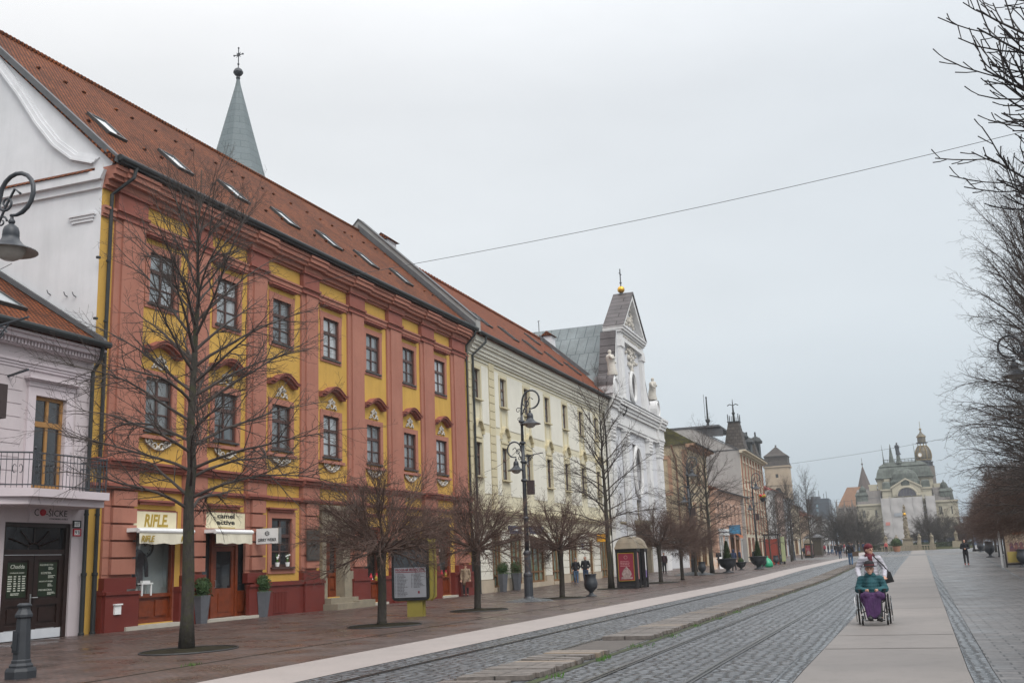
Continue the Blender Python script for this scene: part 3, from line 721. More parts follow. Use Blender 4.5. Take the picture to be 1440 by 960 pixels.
# roof: one steep plane to the street, one to the court
EZ, RD, RZ = 15.0, 7.0, 22.1
b = MB(TY)
b.along([(-.62, EZ-.02), (RD, RZ), (2*RD+.5, EZ-.3), (2*RD+.5, EZ-.5), (RD, RZ-.25), (-.55, EZ-.22)], U0-.15, U1)
b.build('roof', m_tile, yh)
rs = (RZ - EZ) / (RD + .6)
def roofz(d): return EZ + (d + .6) * rs
b = MB(TY)
for i in range(150):
    u = U0 + .1 + i*.193; b.lathe((u, RD, RZ-.05), [(.10, 0), (.13, .10), (.04, .19)], 6)
b.tube([(U0-.1, RD, RZ+.02), (U1, RD, RZ+.02)], .10, 6)
b.build('ridge_tiles', m_tile, yh)
rr = random.Random(3)
for k in range(22):
    for d in (1.6, 4.9):
        u = 26.6 + k*1.28 + (d > 2)*.6; z = roofz(d); b = MB(TY); b.ball((u+rr.uniform(-.3, .3), d-.02, z+.02), .10, 6, sz=.6); b.build('vent_tile', m_tile, yh)
def skylight(T, u, d, w, l, parent, rz=None, sl=None, group=None):
    rzf = rz or roofz; s = sl or rs; k = 1/math.hypot(1, s); dx, dz = k, s*k
    def P(a, t, h): return (u + a, d + dx*t - dz*h, rzf(d) + dz*t + dx*h)
    f = MB(T)
    for a0, a1, t0, t1 in ((-w/2-.1, -w/2, -.1, l+.1), (w/2, w/2+.1, -.1, l+.1), (-w/2, w/2, -.1, 0), (-w/2, w/2, l, l+.1)):
        f0 = [P(a0,t0,-.05), P(a1,t0,-.05), P(a1,t1,-.05), P(a0,t1,-.05), P(a0,t0,.11), P(a1,t0,.11), P(a1,t1,.11), P(a0,t1,.11)]
        i8 = [f.p(q) for q in f0]
        for q in ((0,3,2,1),(4,5,6,7),(0,1,5,4),(1,2,6,5),(2,3,7,6),(3,0,4,7)): f.poly([i8[z] for z in q])
    o = f.build('skylight', m_dkframe, parent)
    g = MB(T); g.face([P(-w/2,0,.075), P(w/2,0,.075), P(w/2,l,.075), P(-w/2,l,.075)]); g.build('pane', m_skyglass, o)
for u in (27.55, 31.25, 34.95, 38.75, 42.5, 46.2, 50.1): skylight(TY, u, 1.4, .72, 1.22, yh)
# gutter, downpipes
b = MB(TY); b.tube([(U0-.05, -.72, 14.98), (U1+.1, -.72, 14.98)], .115, 10); b.fb(U0, U1, 14.83, 14.87, .5, .74); b.build('gutter', m_zinc, yh)
def pipe(T, pts, parent, r=.062, boot=True):
    b = MB(T); b.tube(pts, r, 8)
    x, y, z = pts[-1]
    if boot: b.lathe((x, y, 0), [(r*1.5, 0), (r*1.5, .06), (r*1.2, .08), (r*1.2, 1.7), (r*1.5, 1.72), (r*1.5, 1.8)], 10)
    for zz in (3.5, 5.6, 7.6, 9.6, 11.6): b.lathe((x, y, zz), [(r*1.25, 0), (r*1.25, .06)], 8)
    b.build('downpipe', m_zinc, parent)
pipe(TY, [(26.3, -.72, 14.9), (26.2, -.70, 14.5), (25.85, -.14, 13.9), (25.82, -.14, 0)], yh)
pipe(TY, [(54.45, -.7, 14.9), (54.42, -.66, 14.6), (54.3, -.14, 14.0), (54.3, -.14, 0)], yh)
# white south gable with baroque band, tile-coped ledge
TG = frame((0, 25.55, 0), 1, 0)
XF = -23.29
b = MB(TG)
b.prism([(XF-14.5, 0), (XF-.0, 0), (XF-.0, 14.75), (XF+.35, 14.8), (XF+.45, 15.05), (XF-7.0, 22.0), (XF-14.5, 15)], 0, .4, 0)
b.build('gable_wall', m_white, yh)
b = MB(TG)
band = [(-29.4, 20.4), (-28.2, 19.35), (-27.1, 18.0), (-26.2, 16.75), (-25.4, 15.82), (-24.6, 15.2), (-23.7, 14.9)]
for i, (w, n) in enumerate(((.36, .05), (.22, .10), (.08, .14))):
    k = .0 if i == 0 else .03
    for (a, za), (c, zc) in zip(band, band[1:]):
        b.prism([(a+k, za+k), (c+k, zc+k), (c+k+w*.72, zc+k+w*.68), (a+k+w*.72, za+k+w*.68)], -n, 0)
b.build('gable_moulding', m_white, yh)
b = MB(TG)
b.prism([(-37.5, 14.05), (XF+.0, 14.05), (XF+.12, 14.55), (-37.5, 14.55)], -.10, 0); b.prism([(-37.5, 14.3), (XF+.1, 14.3), (XF+.25, 14.6), (-37.5, 14.6)], -.24, -.10)
b.fb(-24.55, XF-.2, 13.18, 13.26, 0, .12); b.fb(-24.5, XF-.25, 13.08, 13.178, 0, .08); b.fb(-24.45, XF-.3, 12.98, 13.078, 0, .05)
b.build('gable_ledge', m_white, yh)
b = MB(TG); b.along([(-.30, 14.602), (0, 14.82), (.0, 14.602)], -37.5, XF-.35); b.build('ledge_tiles', m_tile, yh)
b = MB(TG)
for (a, za), (c, zc) in zip([(XF+.62, 14.98), (XF-7.0, 22.1)], [(XF-7.0, 22.1), (XF-14.6, 14.9)]):
    b.prism([(a, za-.16), (c, zc-.16), (c, zc+.10), (a, za+.10)], -.16, .05)
b.build('verge_flashing', m_lead, yh)
b = MB(TG)
for x, z in ((-24.5, 10.55), (-24.15, 10.5), (-25.2, 10.7)): b.tube([(x, -.01, z), (x, -.12, z+.03), (x-.05, -.12, z+.14)], .018, 5)
b.build('wall_hook', m_iron, yh)
# party wall parapet at the north end
b = MB(TY)
b.along([(-.75, 14.9), (-.75, 15.55), (RD, RZ+.75), (2*RD+.4, 15.4), (2*RD+.4, 14.9), (RD, RZ-.3), (0, 14.9)], U1-.08, U1+.5)
b.build('parapet', M('grey_render', (.33, .325, .31), (.24, .24, .235), 1.2, .9, .2, 40, streak=.3), yh)
b = MB(TY); b.along([(-.78, 15.55), (-.78, 15.60), (RD, RZ+.82), (2*RD+.4, 15.45), (2*RD+.4, 15.4), (RD, RZ+.752)], U1-.14, U1+.56); b.along([(-.7, 15.02), (-.7, 15.32), (RD, RZ+.42), (RD, RZ+.02)], U1-.16, U1-.08); b.build('coping', m_lead, yh)

# ---- ground floor shop fronts
def shopfront(u0, u1, z0, z1, panel, parent, mul=None, label=None, glass=None, backing=True, n=-.18):
    b = MB(TY); fw = .1
    b.fb(u0, u0+fw, z0, z1, n, n+.12); b.fb(u1-fw, u1, z0, z1, n, n+.12); b.fb(u0+fw, u1-fw, z1-.12, z1, n, n+.12); b.fb(u0+fw, u1-fw, panel-.06, panel+.06, n, n+.13); b.fb(u0+fw, u1-fw, z0, z0+.1, n, n+.12)
    for x in mul or []: b.fb(x-.045, x+.045, panel+.06, z1-.12, n, n+.11)
    k = max(2, round((u1-u0)/.9)); w = (u1-u0-2*fw)/k
    b.fb(u0+fw, u1-fw, z0+.1, panel-.06, n, n+.03)
    for i in range(k):
        a = u0+fw+i*w; b.fb(a+.12, a+w-.12, z0+.2, panel-.16, n+.02, n+.07)
    o = b.build('shop_window', m_wood, parent); 
    g = MB(TY); g.face([(u0+fw, -n-.03, panel+.05), (u1-fw, -n-.03, panel+.05), (u1-fw, -n-.03, z1-.1), (u0+fw, -n-.03, z1-.1)]); g.build('pane', glass or m_clear, o)
    if backing:
        g = MB(TY); d = .48; g.face([(u0, d, panel), (u1, d, panel), (u1, d, z1), (u0, d, z1)]); g.face([(u0, -n, panel), (u1, -n, panel), (u1, d, panel), (u0, d, panel)]); g.face([(u0, -n, panel), (u0, d, panel), (u0, d, z1), (u0, -n, z1)]); g.face([(u1, -n, panel), (u1, d, panel), (u1, d, z1), (u1, -n, z1)])
        g.build('backdrop', m_curtain if backing is True else backing, o)
    return o
m_dim = M('dim_shop_interior', (.05, .045, .04), (.025, .022, .02), 1.5, .9)
shopfront(27.1, 29.62, .16, 3.78, 1.02, yh)
so1 = shopfront(42.45, 44.0, .12, 3.5, 1.05, yh, backing=m_dim)
shopfront(46.3, 48.1, .12, 3.5, 1.05, yh, backing=m_dim)
shopfront(49.95, 51.7, .12, 3.5, 1.05, yh, backing=m_dim)
# shop door set between narrow side lights
n = -.16; b = MB(TY)
for a, c in ((30.85, 30.97), (31.62, 31.78), (33.02, 33.16), (33.73, 33.85)): b.fb(a, c, .1, 3.85, n, n+.14)
b.fb(30.97, 33.73, 3.72, 3.85, n, n+.14); b.fb(31.78, 33.02, 2.62, 2.74, n, n+.13); b.fb(30.97, 31.62, .1, 1.0, n, n+.06); b.fb(33.16, 33.73, .1, 1.0, n, n+.06); b.fb(31.05, 31.54, .25, .88, n+.05, n+.1); b.fb(33.24, 33.65, .25, .88, n+.05, n+.1)
dw = b.build('door_frame', m_wood, yh)
for a, c, z0, z1 in ((30.97, 31.62, 1.0, 3.72), (31.78, 33.02, 2.74, 3.72), (33.16, 33.73, 1.0, 3.72)):
    g = MB(TY); g.fb(a, c, z0, z1, n+.02, n+.04); g.build('pane', m_glass_dark, dw)
b = MB(TY)
b.fb(31.78, 31.95, .12, 2.6, n, n+.09); b.fb(32.85, 33.02, .12, 2.6, n, n+.09); b.fb(31.95, 32.85, .12, 1.12, n, n+.09); b.fb(31.95, 32.85, 2.42, 2.6, n, n+.09); b.fb(32.08, 32.72, .3, .95, n+.08, n+.115)
dd = b.build('door', m_wood, yh)
g = MB(TY); g.fb(31.95, 32.85, 1.12, 2.42, n+.02, n+.04); g.build('pane', m_glass_dark, dd)
g = MB(TY); g.tube([(31.87, -n-.09, 1.15), (31.87, -n-.15, 1.15), (31.87, -n-.15, 1.4), (31.87, -n-.09, 1.4)], .014, 6); g.build('handle', m_steel, dd)
m_step = M('pale_step', (.45, .42, .36), (.36, .33, .28), 3, .7)
for a, c, z, q in ((26.95, 29.8, .12, .42), (30.8, 33.9, .10, .42), (42.4, 44.05, .1, .4), (46.25, 48.15, .1, .4), (49.9, 51.75, .1, .4)): b = MB(TY); b.fb(a, c, 0, z, 0, q); b.build('doorstep', m_step, yh)
# small ground-floor window with flowers, plaque, stone portal, vent
w = window(TY, 35.2, 36.62, 1.8, 3.68, -.12, yh, m_sash, m_glass_dark, sill=(.16, m_sash))
s = MB(TY); s.fb(34.96, 35.2, 1.55, 3.95, 0, .055); s.fb(36.62, 36.86, 1.55, 3.95, 0, .055); s.fb(35.2, 36.62, 3.68, 3.95, 0, .055); s.fb(35.2, 36.62, 1.55, 1.74, 0, .055); s.build('surround', m_salmon, w)
b = MB(TY)
for q in ((38.72, 39.02, .5, 3.1), (40.4, 40.98, 1.55, 3.1)): b.fb(*q, -.3, .16)
b.fb(40.35, 41.08, .4, 1.55, -.3, .26); b.fb(38.66, 39.05, .4, 1.3, -.3, .2); b.fb(38.6, 41.1, 3.1, 3.42, -.3, .2); b.fb(38.55, 41.15, 4.1, 4.3, 0, .3); b.fb(38.7, 41.0, 3.42, 4.1, 0, .14)
b.build('portal', m_stone, yh)
b = MB(TY); b.fb(38.6, 41.2, 0, .24, .0, .95); b.fb(38.75, 41.0, .24, .46, -.3, .55); b.fb(40.55, 41.95, 0, .3, .2, .85); b.build('steps', m_stone, yh)
b = MB(TY); n = -.25
b.fb(39.02, 40.4, .46, 3.1, n-.05, n); 
for a, c in ((39.05, 39.68), (39.74, 40.38)):
    b.fb(a, a+.1, .5, 2.98, n, n+.07); b.fb(c-.1, c, .5, 2.98, n, n+.07); b.fb(a+.1, c-.1, .5, .75, n, n+.07); b.fb(a+.1, c-.1, 1.35, 1.5, n, n+.07); b.fb(a+.1, c-.1, 2.85, 2.98, n, n+.07); b.fb(a+.16, c-.16, .82, 1.28, n, n+.05)
pd = b.build('double_door', m_wood, yh)
g = MB(TY)
for a, c in ((39.15, 39.58), (39.84, 40.28)): g.fb(a, c, 1.5, 2.85, n, n+.02)
g.build('pane', m_glass_dark, pd)
b = MB(TY); b.fb(37.42, 38.36, 2.02, 3.24, .2, .25); b.fb(37.46, 38.32, 2.06, 3.2, .25, .262); b.tube([(37.7, -.28, 2.72), (37.86, -.31, 2.66), (38.05, -.30, 2.72)], .05, 6); b.build('plaque', M('bronze_plaque', (.045, .04, .036), (.065, .058, .05), 8, .45, .3, 60), yh)
b = MB(TY)
for i in range(9): b.fb(35.1 + i*.1, 35.16 + i*.1, .1, .85, .24, .262)
b.fb(35.05, 36.05, .08, .1, .24, .265); b.fb(35.05, 36.05, .85, .88, .24, .265); b.build('vent_grille', m_oxblood, yh)
b = MB(TY); b.fb(26.45, 26.72, .52, .8, .34, .40); b.fb(26.42, 26.75, .8, .84, .34, .44); b.build('meter_box', m_whitep, yh)
# ---- things hung on the front
def signboard(name, label, u0, u1, z0, z1, n0, n1, mat, rim=None, T=TY, cat='sign', grp=None):
    r = root(name, label, cat, T @ Vector(((u0+u1)/2, -n0, z0)), 0, grp)
    b = MB(T); b.fb(u0, u1, z0, z1, n0, n1); b.build('panel', mat, r)
    if rim:
        e = MB(T); w = .035
        for q in ((u0-w, u0, z0-w, z1+w), (u1, u1+w, z0-w, z1+w), (u0, u1, z0-w, z0), (u0, u1, z1, z1+w)): e.fb(*q, n0, n1+.015)
        e.build('rim', rim, r)
    return r
s1 = signboard('shop_sign', 'cream board with ochre capital lettering above the display window', 27.45, 29.62, 3.14, 3.72, -.03, .03, m_sign, m_salmon_trim)
text('RIFLE.', TY, 28.62, 3.42, .03, 1.16, .42, m_gold, s1, shear=.18, bold=.03)
s2 = signboard('shop_sign', 'cream board with small black lettering above the shop door', 31.12, 33.45, 3.22, 3.8, .0, .06, m_sign, m_salmon_trim)
text('camel\nactive', TY, 32.3, 3.56, .06, 1.05, .40, m_black, s2, bold=.03)
b = MB(TY); b.fb(31.85, 32.85, 3.24, 3.27, .06, .065); b.build('underline', m_gold, s2)
def awning(label, u0, u1, z, txt, n0=.22):
    r = root('awning', label, 'awning', TY @ Vector(((u0+u1)/2, -n0, z)))
    b = MB(TY); b.fb(u0, u1, z+.02, z+.14, n0-.2, n0+.42); b.tube([(u0, -n0-.43, z+.05), (u1, -n0-.43, z+.05)], .07, 8); b.build('cassette', m_whitep, r)
    v = MB(TY); m = 14
    for i in range(m):
        a = lerp(u0+.04, u1-.04, i/m); c = lerp(u0+.04, u1-.04, (i+1)/m); da = .02*math.sin(i*1.3); dc = .02*math.sin((i+1)*1.3)
        v.face([(a, -n0-.45, z), (c, -n0-.45, z), (c, -n0-.47-dc, z-.36+dc), (a, -n0-.47-da, z-.36+da)])
    v.build('valance', m_awning, r)
    k = MB(TY)
    for u in (u0+.05, u1-.05): k.tube([(u, -.16, z+.12), (u, -n0-.3, z+.02), (u, -n0-.40, z+.05)], .025, 6)
    k.build('folding_arm', m_steel, r)
    if txt:
        for u in (u0+.40, u1-.40): text(txt, TY, u, z-.2, n0+.50, .62, .2, m_gold, r, shear=.25, bold=.03)
    return r
awning('half rolled cream awning with ochre lettering over the display window', 27.05, 29.75, 3.0, 'RIFLE')
awning('half rolled plain cream awning over the shop door', 30.9, 33.1, 3.02, '')
# projecting sign at right angles to the front
pu = 33.9; TP = frame(tuple(TY @ Vector((pu, 0, 0))), 1, -.02)
ps = root('projecting_sign', 'white projecting sign with grey emblem and black lettering on brackets', 'sign', TP @ Vector((.2, 0, 2.6)))
b = MB(TP); b.fb(.30, 1.28, 2.66, 3.22, -.07, .07); b.build('panel', m_whitep, ps)
b = MB(TP); b.fb(.29, 1.29, 2.65, 3.23, -.05, .05); b.fb(.0, .31, 2.76, 2.80, -.02, .02); b.fb(0, .31, 3.08, 3.12, -.02, .02); b.fb(1.282, 1.31, 2.64, 3.24, -.08, .08); b.build('bracket', m_steel, ps)
text('GERRY WEBER', TP, .79, 2.8, .07, .82, .12, m_black, ps, bold=.02)
b = MB(TP); b.tube([(.79+.1*math.cos(k*PI/8)*(1 if k % 2 else .8), -.08, 3.04+.07*math.sin(k*PI/8)) for k in range(17)], .01, 4); b.tube([(.71, -.08, 3.02), (.75, -.08, 3.06), (.79, -.08, 3.02), (.83, -.08, 3.06), (.87, -.08, 3.02)], .01, 4); b.build('emblem', m_black, ps)
# window display: dressed bust, wall clock, stool with papers
md = root('mannequin', 'dressed shop mannequin behind the display window', 'mannequin', TY @ Vector((28.15, .28, 1.02)))
b = MB(TY); b.lathe((28.15, .26, 1.35), [(.19, 0), (.21, .25), (.2, .5), (.24, .85), (.25, 1.0), (.12, 1.12), (.06, 1.16)], 14, sy=.6)
for s in (-1, 1): b.tube([(28.15+s*.24, .26, 2.32), (28.15+s*.33, .22, 2.0), (28.15+s*.3, .16, 1.62)], [.085, .075, .06], 8)
b.build('jacket', M('dark_jacket_cloth', (.05, .045, .05), (.08, .07, .075), 9, .9), md, smooth=True)
b = MB(TY); b.lathe((28.15, .26, 2.48), [(.05, 0), (.05, .12), (.085, .2), (.1, .3), (.08, .42), (.02, .46)], 12); b.lathe((28.15, .26, 1.02), [(.16, 0), (.02, .03), (.02, .33)], 10); b.build('bust', m_whitep, md, smooth=True)
ck = root('wall_clock', 'big round dark wall clock in the display window', 'clock', TY @ Vector((28.62, .45, 2.6)))
b = MB(TY); b.tube([(28.66+.36*math.cos(k*PI/12), .42, 2.62+.36*math.sin(k*PI/12)) for k in range(25)], .035, 6, cap=False); b.build('rim', m_black, ck)
b = MB(TY)
for k in range(12):
    a = k*PI/6; b.tube([(28.66+.25*math.cos(a), .44, 2.62+.25*math.sin(a)), (28.66+.31*math.cos(a), .44, 2.62+.31*math.sin(a))], .014, 4)
b.tube([(28.66, .44, 2.62), (28.8, .44, 2.72)], .014, 4); b.tube([(28.66, .44, 2.62), (28.55, .44, 2.8)], .012, 4); b.build('dial_marks', m_black, ck)
st = root('display_stool', 'small white stool with papers in the display window', 'stool', TY @ Vector((28.3, .1, 1.02)))
b = MB(TY); b.box(28.05, 28.6, .0, .3, 1.38, 1.43); b.build('seat', m_whitep, st)
for u in (28.09, 28.52):
    for d in (.02, .25):
        b = MB(TY); b.box(u, u+.05, d, d+.04, 1.02, 1.38); b.build('leg', m_whitep, st)
pp = MB(TY); pp.box(28.15, 28.5, .04, .24, 1.432, 1.50); tag(pp.build('paper_stack', m_whitep), 'white papers lying on the display stool', 'papers')
for u, lab in ((35.55, 'left flower pot on the small ground floor window sill'), (36.25, 'right flower pot on the small ground floor window sill')):
    fp = root('flower_pot', lab, 'flower pot', TY @ Vector((u, -.06, 1.82)), 0, 'flower pots on the window sill')
    b = MB(TY); b.lathe((u, -.08, 1.82), [(.07, 0), (.1, .16)], 10); b.build('pot', m_whitep, fp)
    b = MB(TY); rr = random.Random(int(u*7))
    for k in range(40):
        a = rr.uniform(0, 2*PI); h = rr.uniform(.15, .42); r_ = rr.uniform(.03, .14); p = Vector((u, -.08, 1.95))
        b.face([p + Vector((-.02, 0, 0)), p + Vector((.02, 0, 0)), p + Vector((math.cos(a)*r_, math.sin(a)*r_*.5, h))])
    b.build('leaves', m_grass, fp, fix=False)
    b = MB(TY)
    for k in range(5): b.ball((u+rr.uniform(-.09, .09), -.1+rr.uniform(-.04, .04), 2.12+rr.uniform(0, .14)), .035, 6)
    b.build('blossoms', m_whitep, fp)
# goods in the dim windows behind the poster stand
m_redlamp = M('red_paper', (.5, .03, .05), rough=.6)
for u, z, lab in ((43.55, 2.75, 'red round lantern hanging in the shop window left of the poster stand'), (51.1, 2.85, 'red round lantern hanging in the shop window behind the beige coat woman')):
    r = root('lantern', lab, 'lantern', TY @ Vector((u, .1, z))); b = MB(TY); b.ball((u, .1, z), .2, 10); b.build('shade', m_redlamp, r, smooth=True); b = MB(TY); b.tube([(u, .1, z+.2), (u, .1, 3.45)], .006, 4); b.build('cord', m_black, r)
for u in (42.95, 50.5):
    s3 = signboard('window_sign', 'small white OPEN style card in the %s shop window' % ('left' if u < 45 else 'right'), u-.22, u+.22, 2.35, 2.52, .06-.2, .08-.2, m_whitep); s3['label'] = 'small white card hanging in the shop window %s' % ('left of the poster stand' if u < 45 else 'beside the beige coat woman')
for u0 in (42.6, 50.1):
    for i in range(6):
        u = u0 + .1 + i*.24; h = .14 + .1*((i*7) % 3); b = MB(TY); b.lathe((u, .05 + .1*(i % 2), 1.06), [(.05, 0), (.08, h*.5), (.04, h*.8), (.05, h)], 8)
        tag(b.build('ornament', (m_whitep, m_gold, m_redlamp)[i % 3]), 'small ornament on the %s dim shop window shelf' % ('first' if u0 < 45 else 'last'), 'ornament', 'ornaments in the dim shop windows')
# ------------------------------------------------------------------ small lilac house at the left edge
m_lilac = M('lilac_plaster', (.54, .475, .485), (.48, .425, .435), 1.0, .85, .12, 40, streak=.08, grime=.06)
m_lilac2 = M('lilac_trim', (.58, .51, .53), (.52, .46, .48), 1.0, .85)
m_oak = M('oak_window', (.36, .19, .06), (.28, .14, .045), 6, .45)
m_dkdoor = M('dark_brown_door', (.028, .013, .010), (.018, .009, .007), 5, .4, .1, 40)
TL = frame((-23.3, 0, 0), 0, 1)
lh = root('lilac_house', 'small lilac two-storey house with iron balcony at the left edge', 'building', (-23.3, 15, 0))
LU0, LU1 = 14.0, 25.5
hl = [(22.45, 24.95, .0, 3.25), (23.22, 24.42, 4.2, 6.9), (18.4, 19.6, 4.2, 6.9), (15.0, 16.2, 4.2, 6.9), (17.0, 19.4, 0, 3.25)]
b = MB(TL); b.wall(LU0, LU1, 0, 8.6, hl, 0, .3); b.build('wall', m_lilac, lh)
b = MB(TL)
for i in range(9):       # rusticated grooves as shallow courses
    z = 4.3 + i*.38
    for a, c in ((LU0, 14.6), (16.6, 18.0), (20.0, 22.75), (24.85, LU1)): b.fb(a, c, z, z+.355, 0, .022)
b.build('courses', m_lilac, lh)
b = MB(TL)
for z0, z1, n in ((8.52, 8.72, .52), (8.4, 8.518, .42), (8.22, 8.398, .18), (7.78, 7.86, .12), (7.70, 7.778, .08), (7.62, 7.698, .05)): b.fb(LU0, LU1, z0, z1, 0, n)
for i in range(94): b.fb(LU0+.05+i*.122, LU0+.11+i*.122, 8.25, 8.39, .18, .30)
b.build('cornice', m_lilac2, lh)
b = MB(TL); b.along([(-.6, 8.7), (6.5, 13.1), (6.5, 12.9), (-.5, 8.55)], LU0-.2, LU1-.0); b.build('roof', m_tile, lh)
b = MB(TL); b.tube([(LU0, -.66, 8.72), (LU1-.02, -.66, 8.72)], .105, 10); b.build('gutter', m_zinc, lh)
b = MB(TL); b.along([(-.62, 8.72), (6.5, 13.14), (6.5, 13.34), (-.5, 8.95)], LU1-.16, LU1-.02); b.build('verge_flashing', m_lead, lh)
lrz = lambda d: 8.7 + (d+.6)*.6197
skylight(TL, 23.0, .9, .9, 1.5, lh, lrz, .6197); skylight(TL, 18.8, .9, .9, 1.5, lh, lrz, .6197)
pipe(TL, [(25.2, -.66, 8.7), (25.3, -.5, 8.3), (25.36, -.15, 7.9), (25.36, -.15, 0)], lh, .06)
for a, c in ((23.22, 24.42), (18.4, 19.6), (15.0, 16.2)):
    w = window(TL, a, c, 4.2, 6.9, -.14, lh, m_oak, m_glass_dark, rows=(.30,), fw=.1, bar=.06, name='balcony_door')
    s = MB(TL)
    s.fb(a-.28, a, 4.2, 7.15, 0, .07); s.fb(c, c+.28, 4.2, 7.15, 0, .07); s.fb(a, c, 6.9, 7.15, 0, .07); s.fb(a-.3, c+.3, 7.15, 7.3, 0, .1); s.fb(a-.42, c+.42, 7.34, 7.42, 0, .26); s.fb(a-.36, c+.36, 7.302, 7.338, 0, .18)
    s.build('surround', m_lilac2, w)
    g = MB(TL)                       # pale curtains hang inside
    g.fb(a+.16, a+.42, 4.5, 6.2, -.16, -.155); g.build('curtain', m_curtain, w)
# carved double door with menu boards and fanlight
n = -.2; b = MB(TL)
b.fb(22.45, 22.55, 0, 3.25, n, n+.14); b.fb(24.8, 24.95, 0, 3.25, n, n+.14); b.fb(22.55, 24.8, 3.13, 3.25, n, n+.14); b.fb(22.55, 24.8, 2.36, 2.5, n, n+.12)
fr = b.build('door_frame', m_dkdoor, lh)
g = MB(TL); g.fb(22.55, 24.8, 2.5, 3.13, n, n+.02); g.build('fanlight', m_glass_dark, fr)
g = MB(TL)
for k in range(1, 6):
    a = k*PI/6; g.tube([(23.68+.2*math.cos(a), -n-.05, 2.52+.14*math.sin(a)), (23.68+1.05*math.cos(a), -n-.05, 2.52+.58*math.sin(a))], .02, 4)
g.tube([(23.68+.22*math.cos(k*PI/8), -n-.05, 2.52+.16*math.sin(k*PI/8)) for k in range(9)], .02, 4); g.build('fan_bars', m_dkdoor, fr)
m_menu = M('menu_board', (.010, .022, .014), (.025, .035, .012), 1.4, .35)
m_steelplate = M('kick_plate', (.62, .64, .66), (.55, .57, .6), 3, .4)
m_ink = M('white_ink', (.62, .64, .55), rough=.6)
for a, c, h in ((22.57, 23.66, 23.58), (23.70, 24.79, 23.78)):
    b = MB(TL)
    b.fb(a, a+.16, .02, 2.34, n, n+.08); b.fb(c-.16, c, .02, 2.34, n, n+.08); b.fb(a+.16, c-.16, 2.2, 2.34, n, n+.08); b.fb(a+.16, c-.16, .95, 1.12, n, n+.08); b.fb(a+.16, c-.16, .3, .42, n, n+.08); b.fb(a+.16, c-.16, .42, 2.2, n, n+.03); b.fb(a+.26, c-.26, .5, .87, n+.03, n+.06)
    d = b.build('door', m_dkdoor, lh)
    k = MB(TL); k.fb(a, c, .02, .28, n+.08, n+.095); k.build('kick_plate', m_steelplate, d)
    m = MB(TL); m.fb(a+.2, c-.2, 1.18, 2.14, n+.03, n+.05); m.build('menu_panel', m_menu, d)
    if h < 23.65:
        text('Chadda', TL, (a+c)/2, 2.03, n+.05, .5, .11, m_ink, d, 'menu_lettering', shear=.2)
        text('OTVÁRACIE HODINY', TL, (a+c)/2, 1.86, n+.05, .52, .042, m_ink, d, 'menu_lettering')
        for q0, q1 in ((-.32, -.16), (-.11, -.01), (.05, .15), (.19, .33)): print_rows(TL, (a+c)/2+q0, (a+c)/2+q1, 1.34, 1.79, n+.05, 7, m_ink, d, 'menu_lines', int(q0*50), .3)
        print_rows(TL, (a+c)/2-.2, (a+c)/2+.2, 1.24, 1.31, n+.05, 2, m_ink, d, 'menu_lines', 5)
    else:
        for q, tx in enumerate(('KADERNÍCTVO', 'KOZMETIKA', 'NECHTOVÝ DIZAJN', 'PEDIKÚRA')):
            text(tx, TL, (a+c)/2-.06, 2.07 - q*.235, n+.05, .5 if q != 1 else .38, .06, m_ink, d, 'menu_lettering'); print_rows(TL, (a+c)/2+.02, (a+c)/2+.31, 1.92-q*.235, 2.01-q*.235, n+.05, 3, m_ink, d, 'menu_lines', q, .6)
    hd = MB(TL); u = h; s = 1 if h < 23.65 else -1
    if s > 0: hd.fb(23.58, 23.63, 1.0, 1.26, n+.08, n+.095); hd.tube([(23.605, -n-.1, 1.16), (23.605, -n-.16, 1.16), (23.8, -n-.16, 1.16)], .014, 6); hd.build('handle', m_steel, d)
b = MB(TL); b.wall(17.0, 19.4, 0, 3.25, [], -.2); b.build('shutter', m_dkdoor, lh)
# balcony with a slanted end
b = MB(TL)
poly = [(20.3, 0), (20.6, -.12), (22.05, -1.35), (24.95, -1.35), (25.2, 0)]
a = [b.p((u, d, 3.86)) for u, d in poly]; c = [b.p((u, d, 4.08)) for u, d in poly]
b.poly(a); b.poly(c)
for i in range(5): b.poly((a[i], a[(i+1)%5], c[(i+1)%5], c[i]))
poly2 = [(u, d*.86) for u, d in poly]; a2 = [b.p((u, d, 3.66)) for u, d in poly2]; c2 = [b.p((u, d, 3.858)) for u, d in poly2]; b.poly(a2)
for i in range(5): b.poly((a2[i], a2[(i+1)%5], c2[(i+1)%5], c2[i]))
bal = b.build('balcony', m_lilac2, lh)
b = MB(TL); path = [(20.75, -.08), (22.1, -1.27), (24.87, -1.27), (25.1, -.08)]
for h, r in ((4.18, .018), (4.86, .016), (5.05, .024)): b.tube([(u, d, h) for u, d in path], r, 5)
for (ua, da), (uc, dc) in zip(path, path[1:]):
    l = math.hypot(uc-ua, dc-da); k = int(l/.13)
    for i in range(k+1):
        t = i/k; u, d = lerp(ua, uc, t), lerp(da, dc, t); b.tube([(u, d, 4.1), (u, d, 5.05)], .011, 4)
        if i % 4 == 2:
            e = .18/l
            for sgn in (-1, 1):
                b.tube([(lerp(ua, uc, t+sgn*e*(.2+.5*(1-math.cos(q*PI/4))*.5)), lerp(da, dc, t+sgn*e*(.2+.5*(1-math.cos(q*PI/4))*.5)), 4.66+.09*math.sin(q*PI/4)-.012*q) for q in range(8)], .011, 4)
b.tube([(22.1, -1.27, 4.1), (22.1, -1.27, 5.12)], .024, 6); b.ball((22.1, -1.27, 5.17), .05, 8); b.tube([(24.87, -1.27, 4.1), (24.87, -1.27, 5.1)], .022, 6)
b.build('railing', m_iron, bal)
s4 = signboard('shop_sign', 'lilac name board with a red ball in its dark lettering above the dark double door', 23.25, 24.85, 3.30, 3.66, .0, .05, m_lilac2, None, TL)
